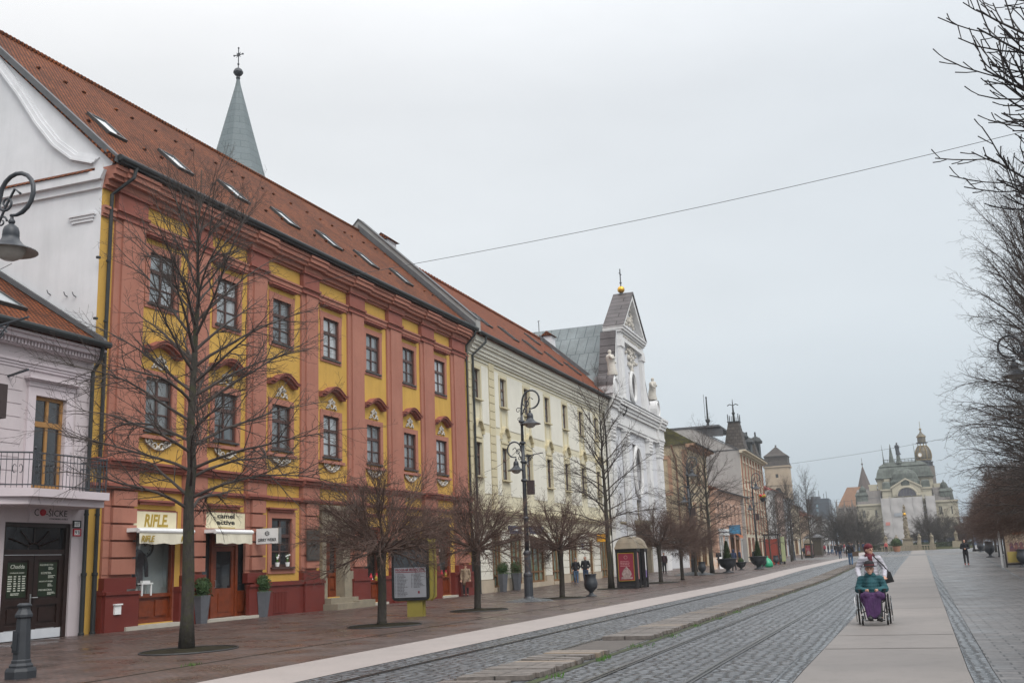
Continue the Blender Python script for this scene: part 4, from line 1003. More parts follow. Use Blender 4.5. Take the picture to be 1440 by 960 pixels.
text('C', TL, 23.50, 3.54, .05, .17, .2, m_black, s4); text('-ŠICKE', TL, 24.27, 3.555, .05, .82, .23, m_black, s4); text('COWORKING KOŠICE', TL, 24.35, 3.375, .05, .72, .06, m_black, s4)
b = MB(TL); b.ball((23.72, -.06, 3.54), .10, 12); b.build('red_emblem', m_redlamp, s4, smooth=True)
for lab, z, mt, tx, rim in (('white house number plate 107 beside the lilac house door', 3.16, m_whitep, '107', m_black), ('white plate with red rim numbered 93 under the other number plate', 2.92, m_whitep, '93', m_redlamp)):
    u0 = 25.0 if tx == '107' else 25.02
    r = signboard('number_plate', lab, u0, u0+.24, z, z+.15, 0, .03, mt, rim, TL); text(tx, TL, u0+.12, z+.075, .03, .18, .1, m_black, r)
b = MB(TL); b.tube([(22.2, 0, 7.3), (22.2, -.75, 7.42)], .035, 6); b.build('bracket', m_iron, lh)

# ------------------------------------------------------------------ church spire behind the palace
sp = root('church_spire', 'slender grey copper spire with ball and cross behind the tiled roof', 'spire', (-42.55, 60, 0))
m_copper = MB_brick('grey_copper', (.15, .18, .188), (.17, .20, .208), (.10, .125, .13), 2.0, .55, .02, .5, bmp=.3, var=.12, big=.12, wob=0)
c0 = (-42.55, 60.0); b = MB(); b.lathe((*c0, 0), [(2.75, 27.2), (2.15, 29.4), (1.2, 33.0), (.2, 36.9), (.1, 37.5)], 8, a0=PI/8); b.build('spire', m_copper, sp)
b = MB(); b.box(c0[0]-2.3, c0[0]+2.3, c0[1]-2.3, c0[1]+2.3, 0, 27.3); b.build('tower', m_white, sp)
b = MB(); b.ball((*c0, 37.95), .34, 14); b.lathe((*c0, 37.87), [(.36, 0), (.36, .12)], 14); b.lathe((*c0, 37.4), [(.14, 0), (.16, .1), (.1, .25)], 10); b.build('ball', m_iron, sp, smooth=True)
b = MB(); x, y = c0
b.tube([(x, y, 38.2), (x, y, 39.9)], .04, 6); b.tube([(x-.36, y, 39.35), (x+.36, y, 39.35)], .035, 6)
for p in ((x-.38, y, 39.35), (x+.38, y, 39.35), (x, y, 39.9)): b.ball(p, .075, 6)
for k in range(4): a = PI/4+k*PI/2; b.tube([(x, y, 39.35), (x+.26*math.cos(a), y, 39.35+.26*math.sin(a))], .02, 5)
b.tube([(x+.14*math.cos(k*PI/6), y, 39.35+.14*math.sin(k*PI/6)) for k in range(13)], .022, 5); b.ball((x, y, 38.6), .09, 6); b.build('cross', m_iron, sp)

# ------------------------------------------------------------------ cream palace
m_cream = M('cream_plaster', (.635, .585, .43), (.57, .525, .385), .9, .85, .12, 40, streak=.12, grime=.08)
m_creamlt = M('pale_cream_field', (.70, .675, .585), (.64, .615, .53), .9, .85, .12, 40, streak=.12)
m_creamband = M('cream_band', (.58, .515, .345), (.52, .46, .31), 1.0, .85, .1, 40, grime=.1)
m_brownframe = M('brown_timber', (.21, .105, .04), (.15, .075, .03), 5, .45)
m_greencurt = MGLASS('green_curtain_glass', (.20, .27, .20), (.10, .135, .11), .06, .7, 2.4)
m_tanstone = M('tan_stone', (.47, .39, .29), (.37, .31, .24), 1.4, .8, .2, 40, grime=.2)
TC = frame((-22.9, 0, 0), 0, 1)
ch = root('townhouse', 'long cream three-storey palace between the ochre palace and the white church', 'building', (-22.9, 55, 0))
CU0, CU1 = 55.15, 89.6
CA = [56.45, 60.85, 65.3, 69.6, 73.75, 77.95, 82.3, 86.6]
hc = []
for a in CA: hc += [(a-.55, a+.55, 11.2, 13.05), (a-.55, a+.55, 6.65, 8.65)]
CG = [(57.9, 59.5, .25, 3.4), (60.9, 63.2, .35, 3.3), (64.6, 67.6, .35, 3.3), (69.0, 71.3, .3, 3.3), (72.9, 75.2, .1, 3.3), (78.2, 79.4, .1, 3.1), (81.2, 83.6, .2, 3.3), (85.4, 87.8, .3, 3.3)]
b = MB(TC); b.wall(CU0, CU1, 0, 14.4, hc + CG, 0, .3); b.build('wall', m_cream, ch)
b = MB(TC)
for i, a in enumerate(CA):
    l = CU0 if i == 0 else (CA[i-1]+a)/2; r = CU1 if i == len(CA)-1 else (CA[i+1]+a)/2
    if i == 0: r = 58.35; 
    if i == 1: l = 59.3
    for z0, z1 in ((9.85, 13.35), (5.7, 9.35)):
        if i > 0: b.fb(l+.0, a-.78, z0, z1, 0, .03)
        b.fb(a+.78, r-(.0 if i < len(CA)-1 else .5), z0, z1, 0, .03)
b.build('field', m_creamlt, ch)
b = MB(TC)
z = 4.75
while z < 13.3:
    for a, c in ((58.4, 59.28), (CU0+.02, CU0+.42)): b.fb(a, c, z, z+.46, 0, .07)
    z += .5
b.build('quoin_strip', m_creamband, ch)
b = MB(TC); z = .75
gaps = sorted(CG)
while z < 4.2:
    u = CU0
    for a, c, z0, z1 in gaps + [(CU1, CU1, 0, 0)]:
        e = a if z < z1+.05 else None
        if e is None: continue
        if e > u + .05: b.fb(u+.01, e-.01, z, z+.44, 0, .10)
        u = c
    z += .475
b.build('rusticated_base', m_creamlt, ch)
b = MB(TC); u = CU0
for a, c, z0, z1 in gaps + [(CU1, CU1, 0, 0)]:
    if a > u: b = MB(TC); b.fb(u, a, 0, .72, 0, .16); b.build('plinth', m_tanstone, ch)
    u = c
b = MB(TC)
for z0, z1, n in ((4.42, 4.56, .12), (4.562, 4.7, .24), (4.702, 4.76, .3)): b.fb(CU0, CU1, z0, z1, 0, n)
b.build('string_course', m_creamband, ch)
b = MB(TC)
for z0, z1, n in ((13.55, 13.62, .06), (13.75, 13.9, .12), (13.902, 14.1, .24), (14.102, 14.34, .34), (14.342, 14.5, .48), (14.502, 14.78, .58), (14.782, 14.92, .62)): b.fb(CU0, CU1+.2, z0, z1, 0, n)
b.build('cornice', m_creamlt, ch)
def chood(a, z, parent):
    b = MB(TC); pts = [(a-.72, z-.18), (a-.72, z+.08), (a-.52, z+.1), (a-.36, z+.38), (a-.2, z+.52), (a+.2, z+.52), (a+.36, z+.38), (a+.52, z+.1), (a+.72, z+.08), (a+.72, z-.18)]
    for (u, y), (v, w_) in zip(pts, pts[1:]):
        if abs(u-v) < .01: b.fb(u-.08, u+.08, min(y, w_), max(y, w_), 0, .16)
        else: b.prism([(u, y), (v, w_), (v, w_+.14), (u, y+.14)], -.22, 0)
    b.fb(a-.62, a+.62, z-.42, z-.3, 0, .07); b.build('hood', m_creamband, parent)
for i, a in enumerate(CA):
    w = window(TC, a-.55, a+.55, 11.2, 13.05, -.2, ch, m_sash, (gl_up, gl_br, gl_dk, gl_up, gl_lt)[i % 5], sill=(.22, m_creamband))
    s = MB(TC)
    for u0, u1, z0, z1 in ((a-.74, a-.55, 11.2, 13.2), (a+.55, a+.74, 11.2, 13.2), (a-.55, a+.55, 13.05, 13.2)): s.fb(u0, u1, z0, z1, 0, .05)
    s.fb(a-.5, a+.5, 9.6, 9.66, 0, .04); s.fb(a-.5, a-.44, 9.66, 10.9, 0, .04); s.fb(a+.44, a+.5, 9.66, 10.9, 0, .04); s.build('surround', m_creamband, w)
    w = window(TC, a-.55, a+.55, 6.65, 8.65, -.2, ch, m_sash, (gl_dk, gl_up, gl_br)[i % 3], sill=(.22, m_creamband))
    s = MB(TC)
    for u0, u1, z0, z1 in ((a-.74, a-.55, 6.65, 8.85), (a+.55, a+.74, 6.65, 8.85), (a-.55, a+.55, 8.65, 8.85)): s.fb(u0, u1, z0, z1, 0, .05)
    s.build('surround', m_creamband, w); chood(a, 9.35, w)
for i, (a, c, z0, z1) in enumerate(CG):
    nn = -.15; b = MB(TC); k = 2 if c-a > 1.3 else 1
    b.fb(a, a+.11, z0, z1, nn, nn+.12); b.fb(c-.11, c, z0, z1, nn, nn+.12); b.fb(a, c, z1-.12, z1, nn, nn+.118); b.fb(a, c, z0, z0+.12, nn, nn+.118); b.fb(a, c, z0+.62, z0+.72, nn, nn+.11)
    for q in range(1, k+1): u = lerp(a, c, q/(k+1)); b.fb(u-.05, u+.05, z0, z1, nn, nn+.10)
    o = b.build('shop_window', m_brownframe, ch); g = MB(TC); g.fb(a, c, z0, z1, nn-.02, nn+.02); g.build('pane', m_greencurt, o)
    b = MB(TC); b.fb(a-.05, c+.05, 0, z0, -.1, .22); b.build('step', m_tanstone, ch)
b = MB(TC); b.along([(-.75, 14.98), (RD, 21.9), (2*RD+1, 14.6), (2*RD+1, 14.4), (RD, 21.7), (-.7, 14.8)], CU0, CU1+.3); b.build('roof', m_tile_red, ch)
crs = (21.9-14.98)/(RD+.75); crz = lambda d: 14.98 + (d+.75)*crs
b = MB(TC); b.tube([(CU0, RD, 21.95), (CU1+.3, RD, 21.95)], .12, 6)
for i in range(70): b.lathe((CU0+.3+i*.49, RD, 21.93), [(.13, 0), (.14, .12), (.05, .2)], 6)
b.build('ridge_tiles', m_tile_red, ch)
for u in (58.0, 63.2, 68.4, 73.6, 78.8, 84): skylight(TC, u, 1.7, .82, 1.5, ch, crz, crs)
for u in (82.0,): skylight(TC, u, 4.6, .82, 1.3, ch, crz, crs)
b = MB(TC); b.tube([(CU0, -.84, 14.96), (CU1+.5, -.84, 14.96)], .115, 10); b.build('gutter', m_zinc, ch)
b = MB(TC); b.along([(-.7, 15.0), (RD, 21.95), (RD, 22.35), (-.7, 15.4)], CU1+.1, CU1+.4); b.build('verge_flashing', m_lead, ch)
for u, nm in ((56.2, 0), (89.9, 1)):
    pipe(TC, [(u, -.84, 14.9), (u-.05 if not nm else u, -.82, 14.5), (u-.55 if not nm else u, -.16, 13.7), (u-.55 if not nm else u, -.16, 0)], ch, .07)
for u, z, w in ((57.4, 21.6, 1.0), (90.5, 21.7, .8)):
    b = MB(TC); b.box(u-.6, u+.6, 5.9, 6.7, 19.5, z+.5); b.build('chimney', m_white, ch); b = MB(TC); b.along([(5.7, z+.5), (6.9, z+.5), (6.3, z+.95)], u-.75, u+.75); b.build('chimney_cap', m_tile, ch)
m_navyb = M('navy_board', (.03, .045, .10), (.025, .035, .08), 3, .4)
m_pale = M('pale_letters', (.7, .7, .66), rough=.6)
s5 = signboard('shop_sign', 'dark navy shop board under the string course behind the lamp post', 64.7, 67.5, 3.42, 3.95, .0, .1, m_navyb, None, TC); print_rows(TC, 65.2, 67.0, 3.58, 3.78, .1, 1, m_pale, s5, 'pale_lettering', 2)
s5 = signboard('shop_sign', 'small dark blue shop board above the cream palace corner door', 60.9, 63.1, 3.42, 3.9, .0, .1, m_navyb, None, TC); print_rows(TC, 61.4, 62.6, 3.55, 3.77, .1, 1, m_pale, s5, 'pale_lettering', 4)
aw = root('awning', 'half-open pale awning on the cream palace shop window', 'awning', (-22.6, 66, 3.3)); b = MB(TC); b.along([(-.1, 3.42), (-.85, 3.08), (-.85, 2.86), (-.83, 2.86), (-.83, 3.04), (-.1, 3.36)], 64.6, 67.6); b.build('cloth', m_awning, aw)
s6 = signboard('street_sign', 'small blue street plate by the cream palace doorway', 76.0, 76.5, 2.55, 2.85, .10, .13, M('blue_enamel', (.03, .07, .25), rough=.3), m_whitep, TC); 
TP2 = frame((-22.9, 80.3, 0), 1, 0); s7 = signboard('projecting_sign', 'yellow sign standing out from the cream palace behind the tall tree', .15, .95, 3.0, 3.6, -.05, .05, M('yellow_sign', (.75, .38, .02), (.7, .33, .02), 4, .4), m_iron, TP2); b = MB(TP2); b.tube([(0, 0, 3.62), (.95, 0, 3.62)], .02, 5); b.build('bracket', m_iron, s7)
# ------------------------------------------------------------------ white baroque church
m_chw = M('church_white', (.67, .665, .665), (.6, .595, .595), .7, .85, .12, 40, streak=.16, grime=.06)
m_chb = M('church_pale_blue', (.61, .615, .635), (.55, .555, .575), .7, .85, .12, 40, streak=.15, grime=.06)
m_chtrim = M('church_trim', (.69, .685, .675), (.6, .595, .585), 1.0, .85, .15, 40, streak=.22, grime=.1)
m_slate = MB_brick('brown_sheet_metal', (.125, .112, .113), (.105, .095, .098), (.035, .03, .031), 5.0, .75, .05, .45, bmp=.4, var=.15, wob=0)
m_greenroof = MB_brick('green_sheet_roof', (.21, .235, .24), (.18, .205, .212), (.10, .12, .125), .9, 2.6, .05, .5, bmp=.3, var=.2, big=.3, wob=0)
TH = frame((-22.7, 0, 0), 0, 1)
cc = 95.1
ck_ = root('church', 'white baroque church with steep gable, statues and gold ball', 'church', (-22.7, cc, 0))
b = MB(TH); b.wall(cc-10.2, cc+10.2, 0, 13.0, [(cc-1.3, cc+1.3, 7.4, 12.0), (cc-1.4, cc+1.4, .1, 4.6), (cc+6.2, cc+7.0, 5.6, 7.2), (cc-7.0, cc-6.2, 5.6, 7.2), (cc-.9, cc+.9, 4.9, 6.9)], 0, .8)
b.wall(cc-4.9, cc+4.9, 15.35, 22.0, [(cc-.95, cc+.95, 16.1, 18.8)], .0, .6)
b.build('front_wall', m_chb, ck_)
for u, w in ((cc-9.5, 1.5), (cc+9.4, 1.6), (cc-4.6, 1.2), (cc+4.6, 1.2)):
    b = MB(TH); b.fb(u-w/2, u+w/2, 2.6, 11.5, 0, .34); b.fb(u-w/2-.15, u+w/2+.15, 0, 2.4, 0, .5); b.fb(u-w/2-.08, u+w/2+.08, 2.402, 2.6, 0, .42)
    b.fb(u-w/2-.1, u+w/2+.1, 11.5, 11.62, 0, .42); b.fb(u-w/2-.05, u+w/2+.05, 11.622, 12.7, 0, .40); b.fb(u-w/2-.2, u+w/2+.2, 12.702, 12.95, 0, .5)
    for k in range(4):
        for h in (11.85, 12.2, 12.5): b.ball((u-w/2+w*(k+.5)/4, -.42, h), .14, 6)
    b.build('pilaster', m_chtrim, ck_)
b = MB(TH)
def ch_course(b, z0, z1, n, hw):
    b.fb(cc-hw, cc+hw, z0, z1, 0, n)
    for u, w in ((cc-9.4, 2.4), (cc+9.4, 2.4)): b.fb(u-w/2, u+w/2, z0+.002, z1-.002, n-.02, n+.25)
for z0, z1, n in ((12.96, 13.2, .28), (13.203, 13.5, .36), (13.503, 14.3, .3), (14.303, 14.6, .5), (14.603, 14.9, .62), (14.903, 15.15, .78), (15.153, 15.35, .85)): ch_course(b, z0, z1, n, 10.5)
b.build('entablature', m_chtrim, ck_)
b = MB(TH); b.fb(cc-10.6, cc+10.6, 15.353, 15.4, -.6, .9); b.build('cornice_lead', m_lead, ck_)
# upper gable: piers, volutes, pediment
b = MB(TH); b.prism([(cc-9.0, 15.4), (cc+9.0, 15.4), (cc+8.9, 16.2), (cc+7.4, 16.6), (cc+6.3, 17.9), (cc+5.5, 19.8), (cc+4.8, 22.0), (cc-4.8, 22.0), (cc-5.5, 19.8), (cc-6.3, 17.9), (cc-7.4, 16.6), (cc-8.9, 16.2)], .62, 1.35)
b.build('gable_body', m_chw, ck_)
for s in (-1, 1):
    b = MB(TH); b.prism([(cc+s*4.7, 15.4), (cc+s*8.9, 15.4), (cc+s*8.9, 16.2), (cc+s*7.4, 16.6), (cc+s*6.3, 17.9), (cc+s*5.5, 19.8), (cc+s*4.8, 22.0), (cc+s*4.7, 22.0)], .02, .62); b.build('volute_wall', m_chw, ck_)
for s in (-1, 1):
    b = MB(TH); pts = [(cc+s*8.95, 16.2), (cc+s*7.45, 16.6), (cc+s*6.35, 17.9), (cc+s*5.55, 19.8), (cc+s*4.85, 22.0)]
    for (a, za), (c, zc) in zip(pts, pts[1:]): b.prism([(a, za), (c, zc), (c+s*.07, zc+.03), (a+s*.05, za+.08)], .0, 1.45)
    b.build('volute_coping', m_slate, ck_)
    v = MB(TH); u = cc+s*8.3
    pts = [(u+1.0*math.cos(k*PI/10), 16.3+1.0*math.sin(k*PI/10)) for k in range(20)]
    v.prism(pts, -.55, 1.0); v.fb(u-1.2, u+1.2, 15.4, 15.65, -.9, .7); v.build('scroll', m_chw, ck_)
    v = MB(TH); pts = [(u+1.05*math.cos(k*PI/10), 16.3+1.05*math.sin(k*PI/10)) for k in (range(0, 5) if s > 0 else range(4, 11))]
    for (a, za), (c, zc) in zip(pts, pts[1:]): v.prism([(a, za), (c, zc), (u+(c-u)*.97, 16.3+(zc-16.3)*.97), (u+(a-u)*.97, 16.3+(za-16.3)*.97)], -.6, 1.1)
    v.build('scroll_cover', m_slate, ck_)
    v = MB(TH); v.tube([(u+.74*math.cos(k*PI/10), -.58, 16.3+.74*math.sin(k*PI/10)) for k in range(21)], .09, 6, cap=False); v.build('scroll_ring', m_chtrim, ck_)
    p = MB(TH); w = cc+s*4.1
    p.fb(w-.5, w+.5, 15.4, 20.9, 0, .3); p.fb(w-.58, w+.58, 20.6, 21.2, 0, .42); p.fb(w-.55, w+.55, 15.4, 15.9, 0, .4); p.build('gable_pier', m_chtrim, ck_)
b = MB(TH)
for z0, z1, n, hw in ((21.2, 21.5, .4, 4.5), (21.502, 22.0, .3, 4.45), (22.002, 22.2, .45, 4.6), (22.202, 22.45, .6, 4.65), (22.453, 22.6, .7, 4.7)): b.fb(cc-hw, cc+hw, z0, z1, -1.3, n)
b.build('gable_cornice', m_chtrim, ck_)
PZ = 26.55
b = MB(TH); b.prism([(cc-4.0, 22.6), (cc+4.0, 22.6), (cc, PZ-.3)], .05, 1.3); b.build('pediment', m_chb, ck_)
b = MB(TH)
for s in (-1, 1): 
    b.prism([(cc+s*4.6, 22.6), (cc+s*3.95, 22.6), (cc, PZ-.6), (cc, PZ)], -.6, .05)
b.build('raking_cornice', m_chtrim, ck_)
b = MB(TH)
for s in (-1, 1): b.prism([(cc+s*4.75, 22.57), (cc+s*4.58, 22.57), (cc, PZ+.01), (cc, PZ+.16)], -.72, 1.25)
b.build('gable_roof', m_slate, ck_)
rr = random.Random(5)
b = MB(TH)
for k in range(34):
    u = cc + rr.gauss(0, .9); z = 24.0 + rr.gauss(0, .5); b.ball((u, -.05, z), rr.uniform(.1, .24), 6)
for k in range(70):
    t = rr.random(); u = cc + rr.gauss(0, .9 - .3*t); z = lerp(19.4, 21.5, t); b.ball((u, -.08, z), rr.uniform(.1, .24), 6)
for k in range(26): u = cc + rr.uniform(-3.9, 3.9); b.ball((u, -.31, 21.75), .11, 6)
b.build('stucco_relief', m_stucco, ck_, smooth=True)
def oval(u, z, rx, rz, n, name, gm):
    o = MB(TH); pts = [(u+rx*math.cos(k*PI/12), z+rz*math.sin(k*PI/12)) for k in range(25)]
    o.tube([(x, -.1, y) for x, y in pts], .2, 6, cap=False); fo = o.build(name, m_chtrim, ck_)
    g = MB(TH); g.face([(x, n, y) for x, y in pts[:-1]]); g.build('pane', gm, fo)
    k = MB(TH)
    for q in (-.5, 0, .5): k.tube([(u+q*rx, n-.05, z-rz*.85), (u+q*rx, n-.05, z+rz*.85)], .05, 4)
    for q in (-.6, -.2, .2, .6): k.tube([(u-rx*.8, n-.05, z+q*rz), (u+rx*.8, n-.05, z+q*rz)], .04, 4)
    k.build('lattice', m_sash, fo)
m_chglass = MGLASS('leaded_glass', (.07, .055, .05), (.04, .035, .033), .25, .4, 3)
oval(cc, 17.45, 1.0, 1.4, .30, 'oval_window', m_chglass); oval(cc, 9.5, 1.42, 2.3, .4, 'arched_window', m_chglass)
for u, z, w in ((cc+6.6, 6.4, .4), (cc-6.6, 6.4, .4), (cc, 5.9, .9)):
    b = MB(TH); b.prism([(u-w-.15, z-1.1), (u+w+.15, z-1.1), (u+w+.15, z+.6), (u+w*.6, z+1.05), (u, z+1.2), (u-w*.6, z+1.05), (u-w-.15, z+.6)], .3, .45); b.build('niche', m_chtrim if w < .5 else m_stone, ck_)
b = MB(TH); b.fb(cc-1.4, cc+1.4, .1, 4.6, -.6, -.5); b.fb(cc-.05, cc+.05, .1, 4.6, -.5, -.45); b.build('portal_door', m_dkdoor, ck_)
b = MB(TH)
for s in (-1, 1): b.fb(cc+s*1.7-.3, cc+s*1.7+.3, 0, 4.6, 0, .5)
b.fb(cc-2.2, cc+2.2, 4.6, 5.0, 0, .6); b.build('portal', m_stone, ck_)
b = MB(TH); b.along([(1.3, 23.6), (34, 23.6), (34, 13), (1.3, 13)], cc-.05, cc+.05); b.prism([(cc-8.6, 14.6), (cc, 23.9), (cc+8.6, 14.6), (cc+8.4, 14.3), (cc, 23.5), (cc-8.4, 14.3)], 1.3, 34); b.build('nave_roof', m_greenroof, ck_)
b = MB(TH); b.box(cc-8, cc+8, 1.3, 34, 0, 14.5); b.build('nave_wall', m_chw, ck_)
# roof window, lightning rod and ball with cross
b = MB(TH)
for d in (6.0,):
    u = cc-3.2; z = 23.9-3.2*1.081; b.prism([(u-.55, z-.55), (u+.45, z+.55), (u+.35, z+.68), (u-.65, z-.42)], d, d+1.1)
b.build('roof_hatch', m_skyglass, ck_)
b = MB(TH); 
for d, u, h in ((9, cc, 1.1), (16, cc, .9)): b.tube([(u, d, 23.8), (u, d, 23.9+h)], .04, 5); b.tube([(u-.3, d, 24.2+h*.6), (u+.3, d, 24.4+h*.6)], .03, 4)
b.build('lightning_rod', m_iron, ck_)
m_gilt = M('gilding', (.75, .42, .06), (.62, .33, .05), 4, .28, metal=.8)
b = MB(TH); b.ball((cc, .45, PZ+.52), .36, 14); b.build('gold_ball', m_gilt, ck_, smooth=True)
b = MB(TH); b.lathe((cc, .45, PZ), [(.3, 0), (.12, .25)], 8); b.tube([(cc, .45, PZ+.8), (cc, .45, PZ+2.6)], .055, 6); b.tube([(cc-.36, .45, PZ+2.1), (cc+.36, .45, PZ+2.1)], .05, 6); b.ball((cc, .45, PZ+1.2), .12, 6); b.build('cross', m_iron, ck_)
# parked under the eaves, statues are things of their own
def statue(loc, h, label, mat=None, fx=1, seed=0, grp=None):
    r = root('statue', label, 'statue', loc, 0, grp); x, y, z = loc; rr = random.Random(seed); b = MB(); w = h*.17
    n = 12; rings = []
    prof = [(1.15, 0), (1.2, .05), (1.0, .2), (.92, .4), (.85, .52), (.95, .62), (1.0, .72), (.85, .8), (.32, .835), (.30, .86), (.42, .9), (.43, .95), (.28, .995), (.05, 1.0)]
    for q, (k, t) in enumerate(prof):
        rings.append([b.p((x + w*k*math.cos(a*2*PI/n)*(1+.12*math.sin(a*2.3+q+seed)*(t < .7)) + .03*h*math.sin(t*4+seed), y + w*k*.75*math.sin(a*2*PI/n)*(1+.1*math.sin(a*3.1+q*1.7)*(t < .7)), z + h*t)) for a in range(n)])
    for p, q in zip(rings, rings[1:]):
        for a in range(n): b.poly((p[a], p[(a+1)%n], q[(a+1)%n], q[a]))
    b.tube([(x, y-fx*w*.8, z+h*.76), (x+w*.7, y-fx*w*1.25, z+h*.62), (x+w*1.1, y-fx*w*.4, z+h*.66)], [w*.32, w*.28, w*.2], 6)
    b.tube([(x, y+fx*w*.8, z+h*.76), (x+w*.3, y+fx*w*1.3, z+h*.58), (x+w*.9, y+fx*w*.9, z+h*.5)], [w*.32, w*.28, w*.2], 6)
    b.build('figure', mat or m_stucco, r, smooth=True); return r
statue((-22.5, cc-8.1, 17.3), 2.3, 'white stone saint on the left scroll of the church gable', None, 1, 1)
statue((-22.5, cc+8.1, 17.3), 2.3, 'white stone saint on the right scroll of the church gable', None, -1, 4)
nw = statue((-22.85, cc, 18.9), 1.9, 'white relief saint above the oval window of the church', None, 1, 7)
# ------------------------------------------------------------------ houses further along the left side
def house(name, label, o, ux, uy, u1, zt, wallm, roofm, wins, trim, depth=10, ridge=4.0, rd=5.0, z0=0, shop=None, cat='building', eave=.4, glass=None, quoins=False, hip=0):
    """street house: wall with openings, framed windows, cornice, pitched roof. wins: (u, width, z0, z1)"""
    T = frame(o, ux, uy); r = root(name, label, cat, (o[0], o[1], z0))
    b = MB(T); b.wall(0, u1, z0-1, zt, [(u-w/2, u+w/2, a, c) for u, w, a, c in wins] + [s[:4] for s in shop or []], 0, .25)
    b.face([(0, 0, z0-1), (0, depth, z0-1), (0, depth, zt), (0, 0, zt)]); b.face([(u1, 0, z0-1), (u1, depth, z0-1), (u1, depth, zt), (u1, 0, zt)]); b.build('wall', wallm, r, fix=False)
    b = MB(T)
    for a, c, n in ((zt-.55, zt-.4, .1), (zt-.398, zt-.2, eave*.5), (zt-.198, zt, eave)): b.fb(-.1 if n < .2 else -eave*.5, u1+eave*.3, a, c, 0, n)
    b.build('cornice', trim, r)
    b = MB(T)
    if ridge > 0:
        pr = [(-eave-.15, zt+.005), (rd, zt+ridge), (max(depth, rd*2), zt+.005)]
        if hip:
            A = [b.p(q) for q in ((-.3, -eave-.15, zt), (u1+.3, -eave-.15, zt), (u1+.3, depth, zt), (-.3, depth, zt))]; P1 = b.p((hip, rd, zt+ridge)); P2 = b.p((u1-hip, rd, zt+ridge))
            b.poly((A[0], A[1], P2, P1)); b.poly((A[2], A[3], P1, P2)); b.poly((A[3], A[0], P1)); b.poly((A[1], A[2], P2)); b.poly(A[::-1])
        else: b.along(pr, -.1, u1+.1)
    else: b.box(-.1, u1+.1, -eave, depth, zt+.002, zt+.15)
    b.build('roof', roofm, r)
    b = MB(T); b.tube([(-.1, -eave-.22, zt-.02), (u1+.1, -eave-.22, zt-.02)], .09, 6); b.build('gutter', m_zinc, r)
    for u, w, a, c in wins:
        f = MB(T); f.fb(u-w/2, u-w/2+.1, a, c, -.2, -.1); f.fb(u+w/2-.1, u+w/2, a, c, -.2, -.1); f.fb(u-w/2, u+w/2, c-.1, c, -.2, -.102); f.fb(u-w/2, u+w/2, a, a+.1, -.2, -.102); f.fb(u-.04, u+.04, a, c, -.2, -.11); f.fb(u-w/2, u+w/2, lerp(a, c, .65), lerp(a, c, .65)+.08, -.2, -.105)
        o_ = f.build('window', m_sash if glass is None else glass[1], r)
        g = MB(T); g.fb(u-w/2, u+w/2, a, c, -.22, -.18); g.build('pane', m_glass_dark if glass is None else glass[0], o_)
        s = MB(T); s.fb(u-w/2-.2, u-w/2, a, c, 0, .06); s.fb(u+w/2, u+w/2+.2, a, c, 0, .06); s.fb(u-w/2-.28, u+w/2+.28, c, c+.25, 0, .12); s.fb(u-w/2-.25, u+w/2+.25, a-.18, a, 0, .14); s.build('surround', trim, o_)
    for a, c, z_0, z_1, fm, gm in shop or []:
        f = MB(T); f.fb(a, a+.12, z_0, z_1, -.2, -.05); f.fb(c-.12, c, z_0, z_1, -.2, -.05); f.fb(a, c, z_1-.15, z_1, -.2, -.052); f.fb(a, c, z_0, z_0+.15, -.2, -.052); f.fb((a+c)/2-.05, (a+c)/2+.05, z_0, z_1, -.2, -.06); o_ = f.build('shop_window', fm, r)
        g = MB(T); g.fb(a, c, z_0, z_1, -.22, -.17); g.build('pane', gm, o_)
    return r, T
m_ochre_old = M('old_ochre_plaster', (.52, .42, .28), (.39, .32, .22), .9, .9, .2, 30, streak=.45, grime=.35)
m_terra = M('terracotta_panel', (.42, .25, .16), (.34, .21, .14), 1, .9, .2, 30, streak=.3, grime=.2)
oh, TO = house('townhouse', 'weathered ochre house with mossy dark roof next to the white church', (-22.3, 118.2), 0, 1, 12.3, 14.2, m_ochre_old, m_moss_tile, [(u, 1.2, a, a+2.2) for u in (2.2, 6.1, 10.1) for a in (5.2, 10.0)], m_terra, 12, 4.8, 6.5, .4, [(1, 4, .5, 3.6, m_brownframe, m_glass_dark), (5, 8, .5, 3.6, m_brownframe, m_glass_dark), (9, 11.5, .5, 3.6, m_brownframe, m_glass_dark)], eave=1.0, hip=5.0)
TOS = frame((0, 118.2, 0), 1, 0); b = MB(TOS)
for q in ((-26.3, -25.9, 8.5, 13.0), (-24.6, -24.2, 8.5, 13.0), (-25.9, -24.6, 12.6, 13.0), (-25.9, -24.6, 8.5, 8.8)): b.fb(*q, 0, .08)
b.fb(-22.9, -22.32, .3, 13.6, 0, .07); b.build('side_panel', m_terra, oh)
b = MB(TOS); b.tube([(-23.9, -.75, 14.1), (-23.85, -.3, 13.3), (-23.6, -.12, 12.6), (-23.6, -.12, .3)], .09, 6); b.build('downpipe', M('rusty_pipe', (.20, .10, .06), (.15, .08, .05), 5, .7), oh)
wl = MB(); wl.box(-40, -22.7, 116.9, 117.2, 0, 3.6); tag(wl.build('yard_wall', m_white), 'low whitewashed graffiti wall between church and ochre house', 'wall')
b = MB(); TW = frame((0, 116.9, 0), 1, 0)
m_orange = M('orange_pink_plaster', (.52, .33, .24), (.45, .285, .21), 1, .88, .12, 40, streak=.15)
m_orange2 = M('pale_orange_trim', (.56, .40, .32), (.48, .34, .27), 1, .88)
m_shopw = M('white_shopfront', (.66, .66, .64), (.58, .58, .57), 3, .5)
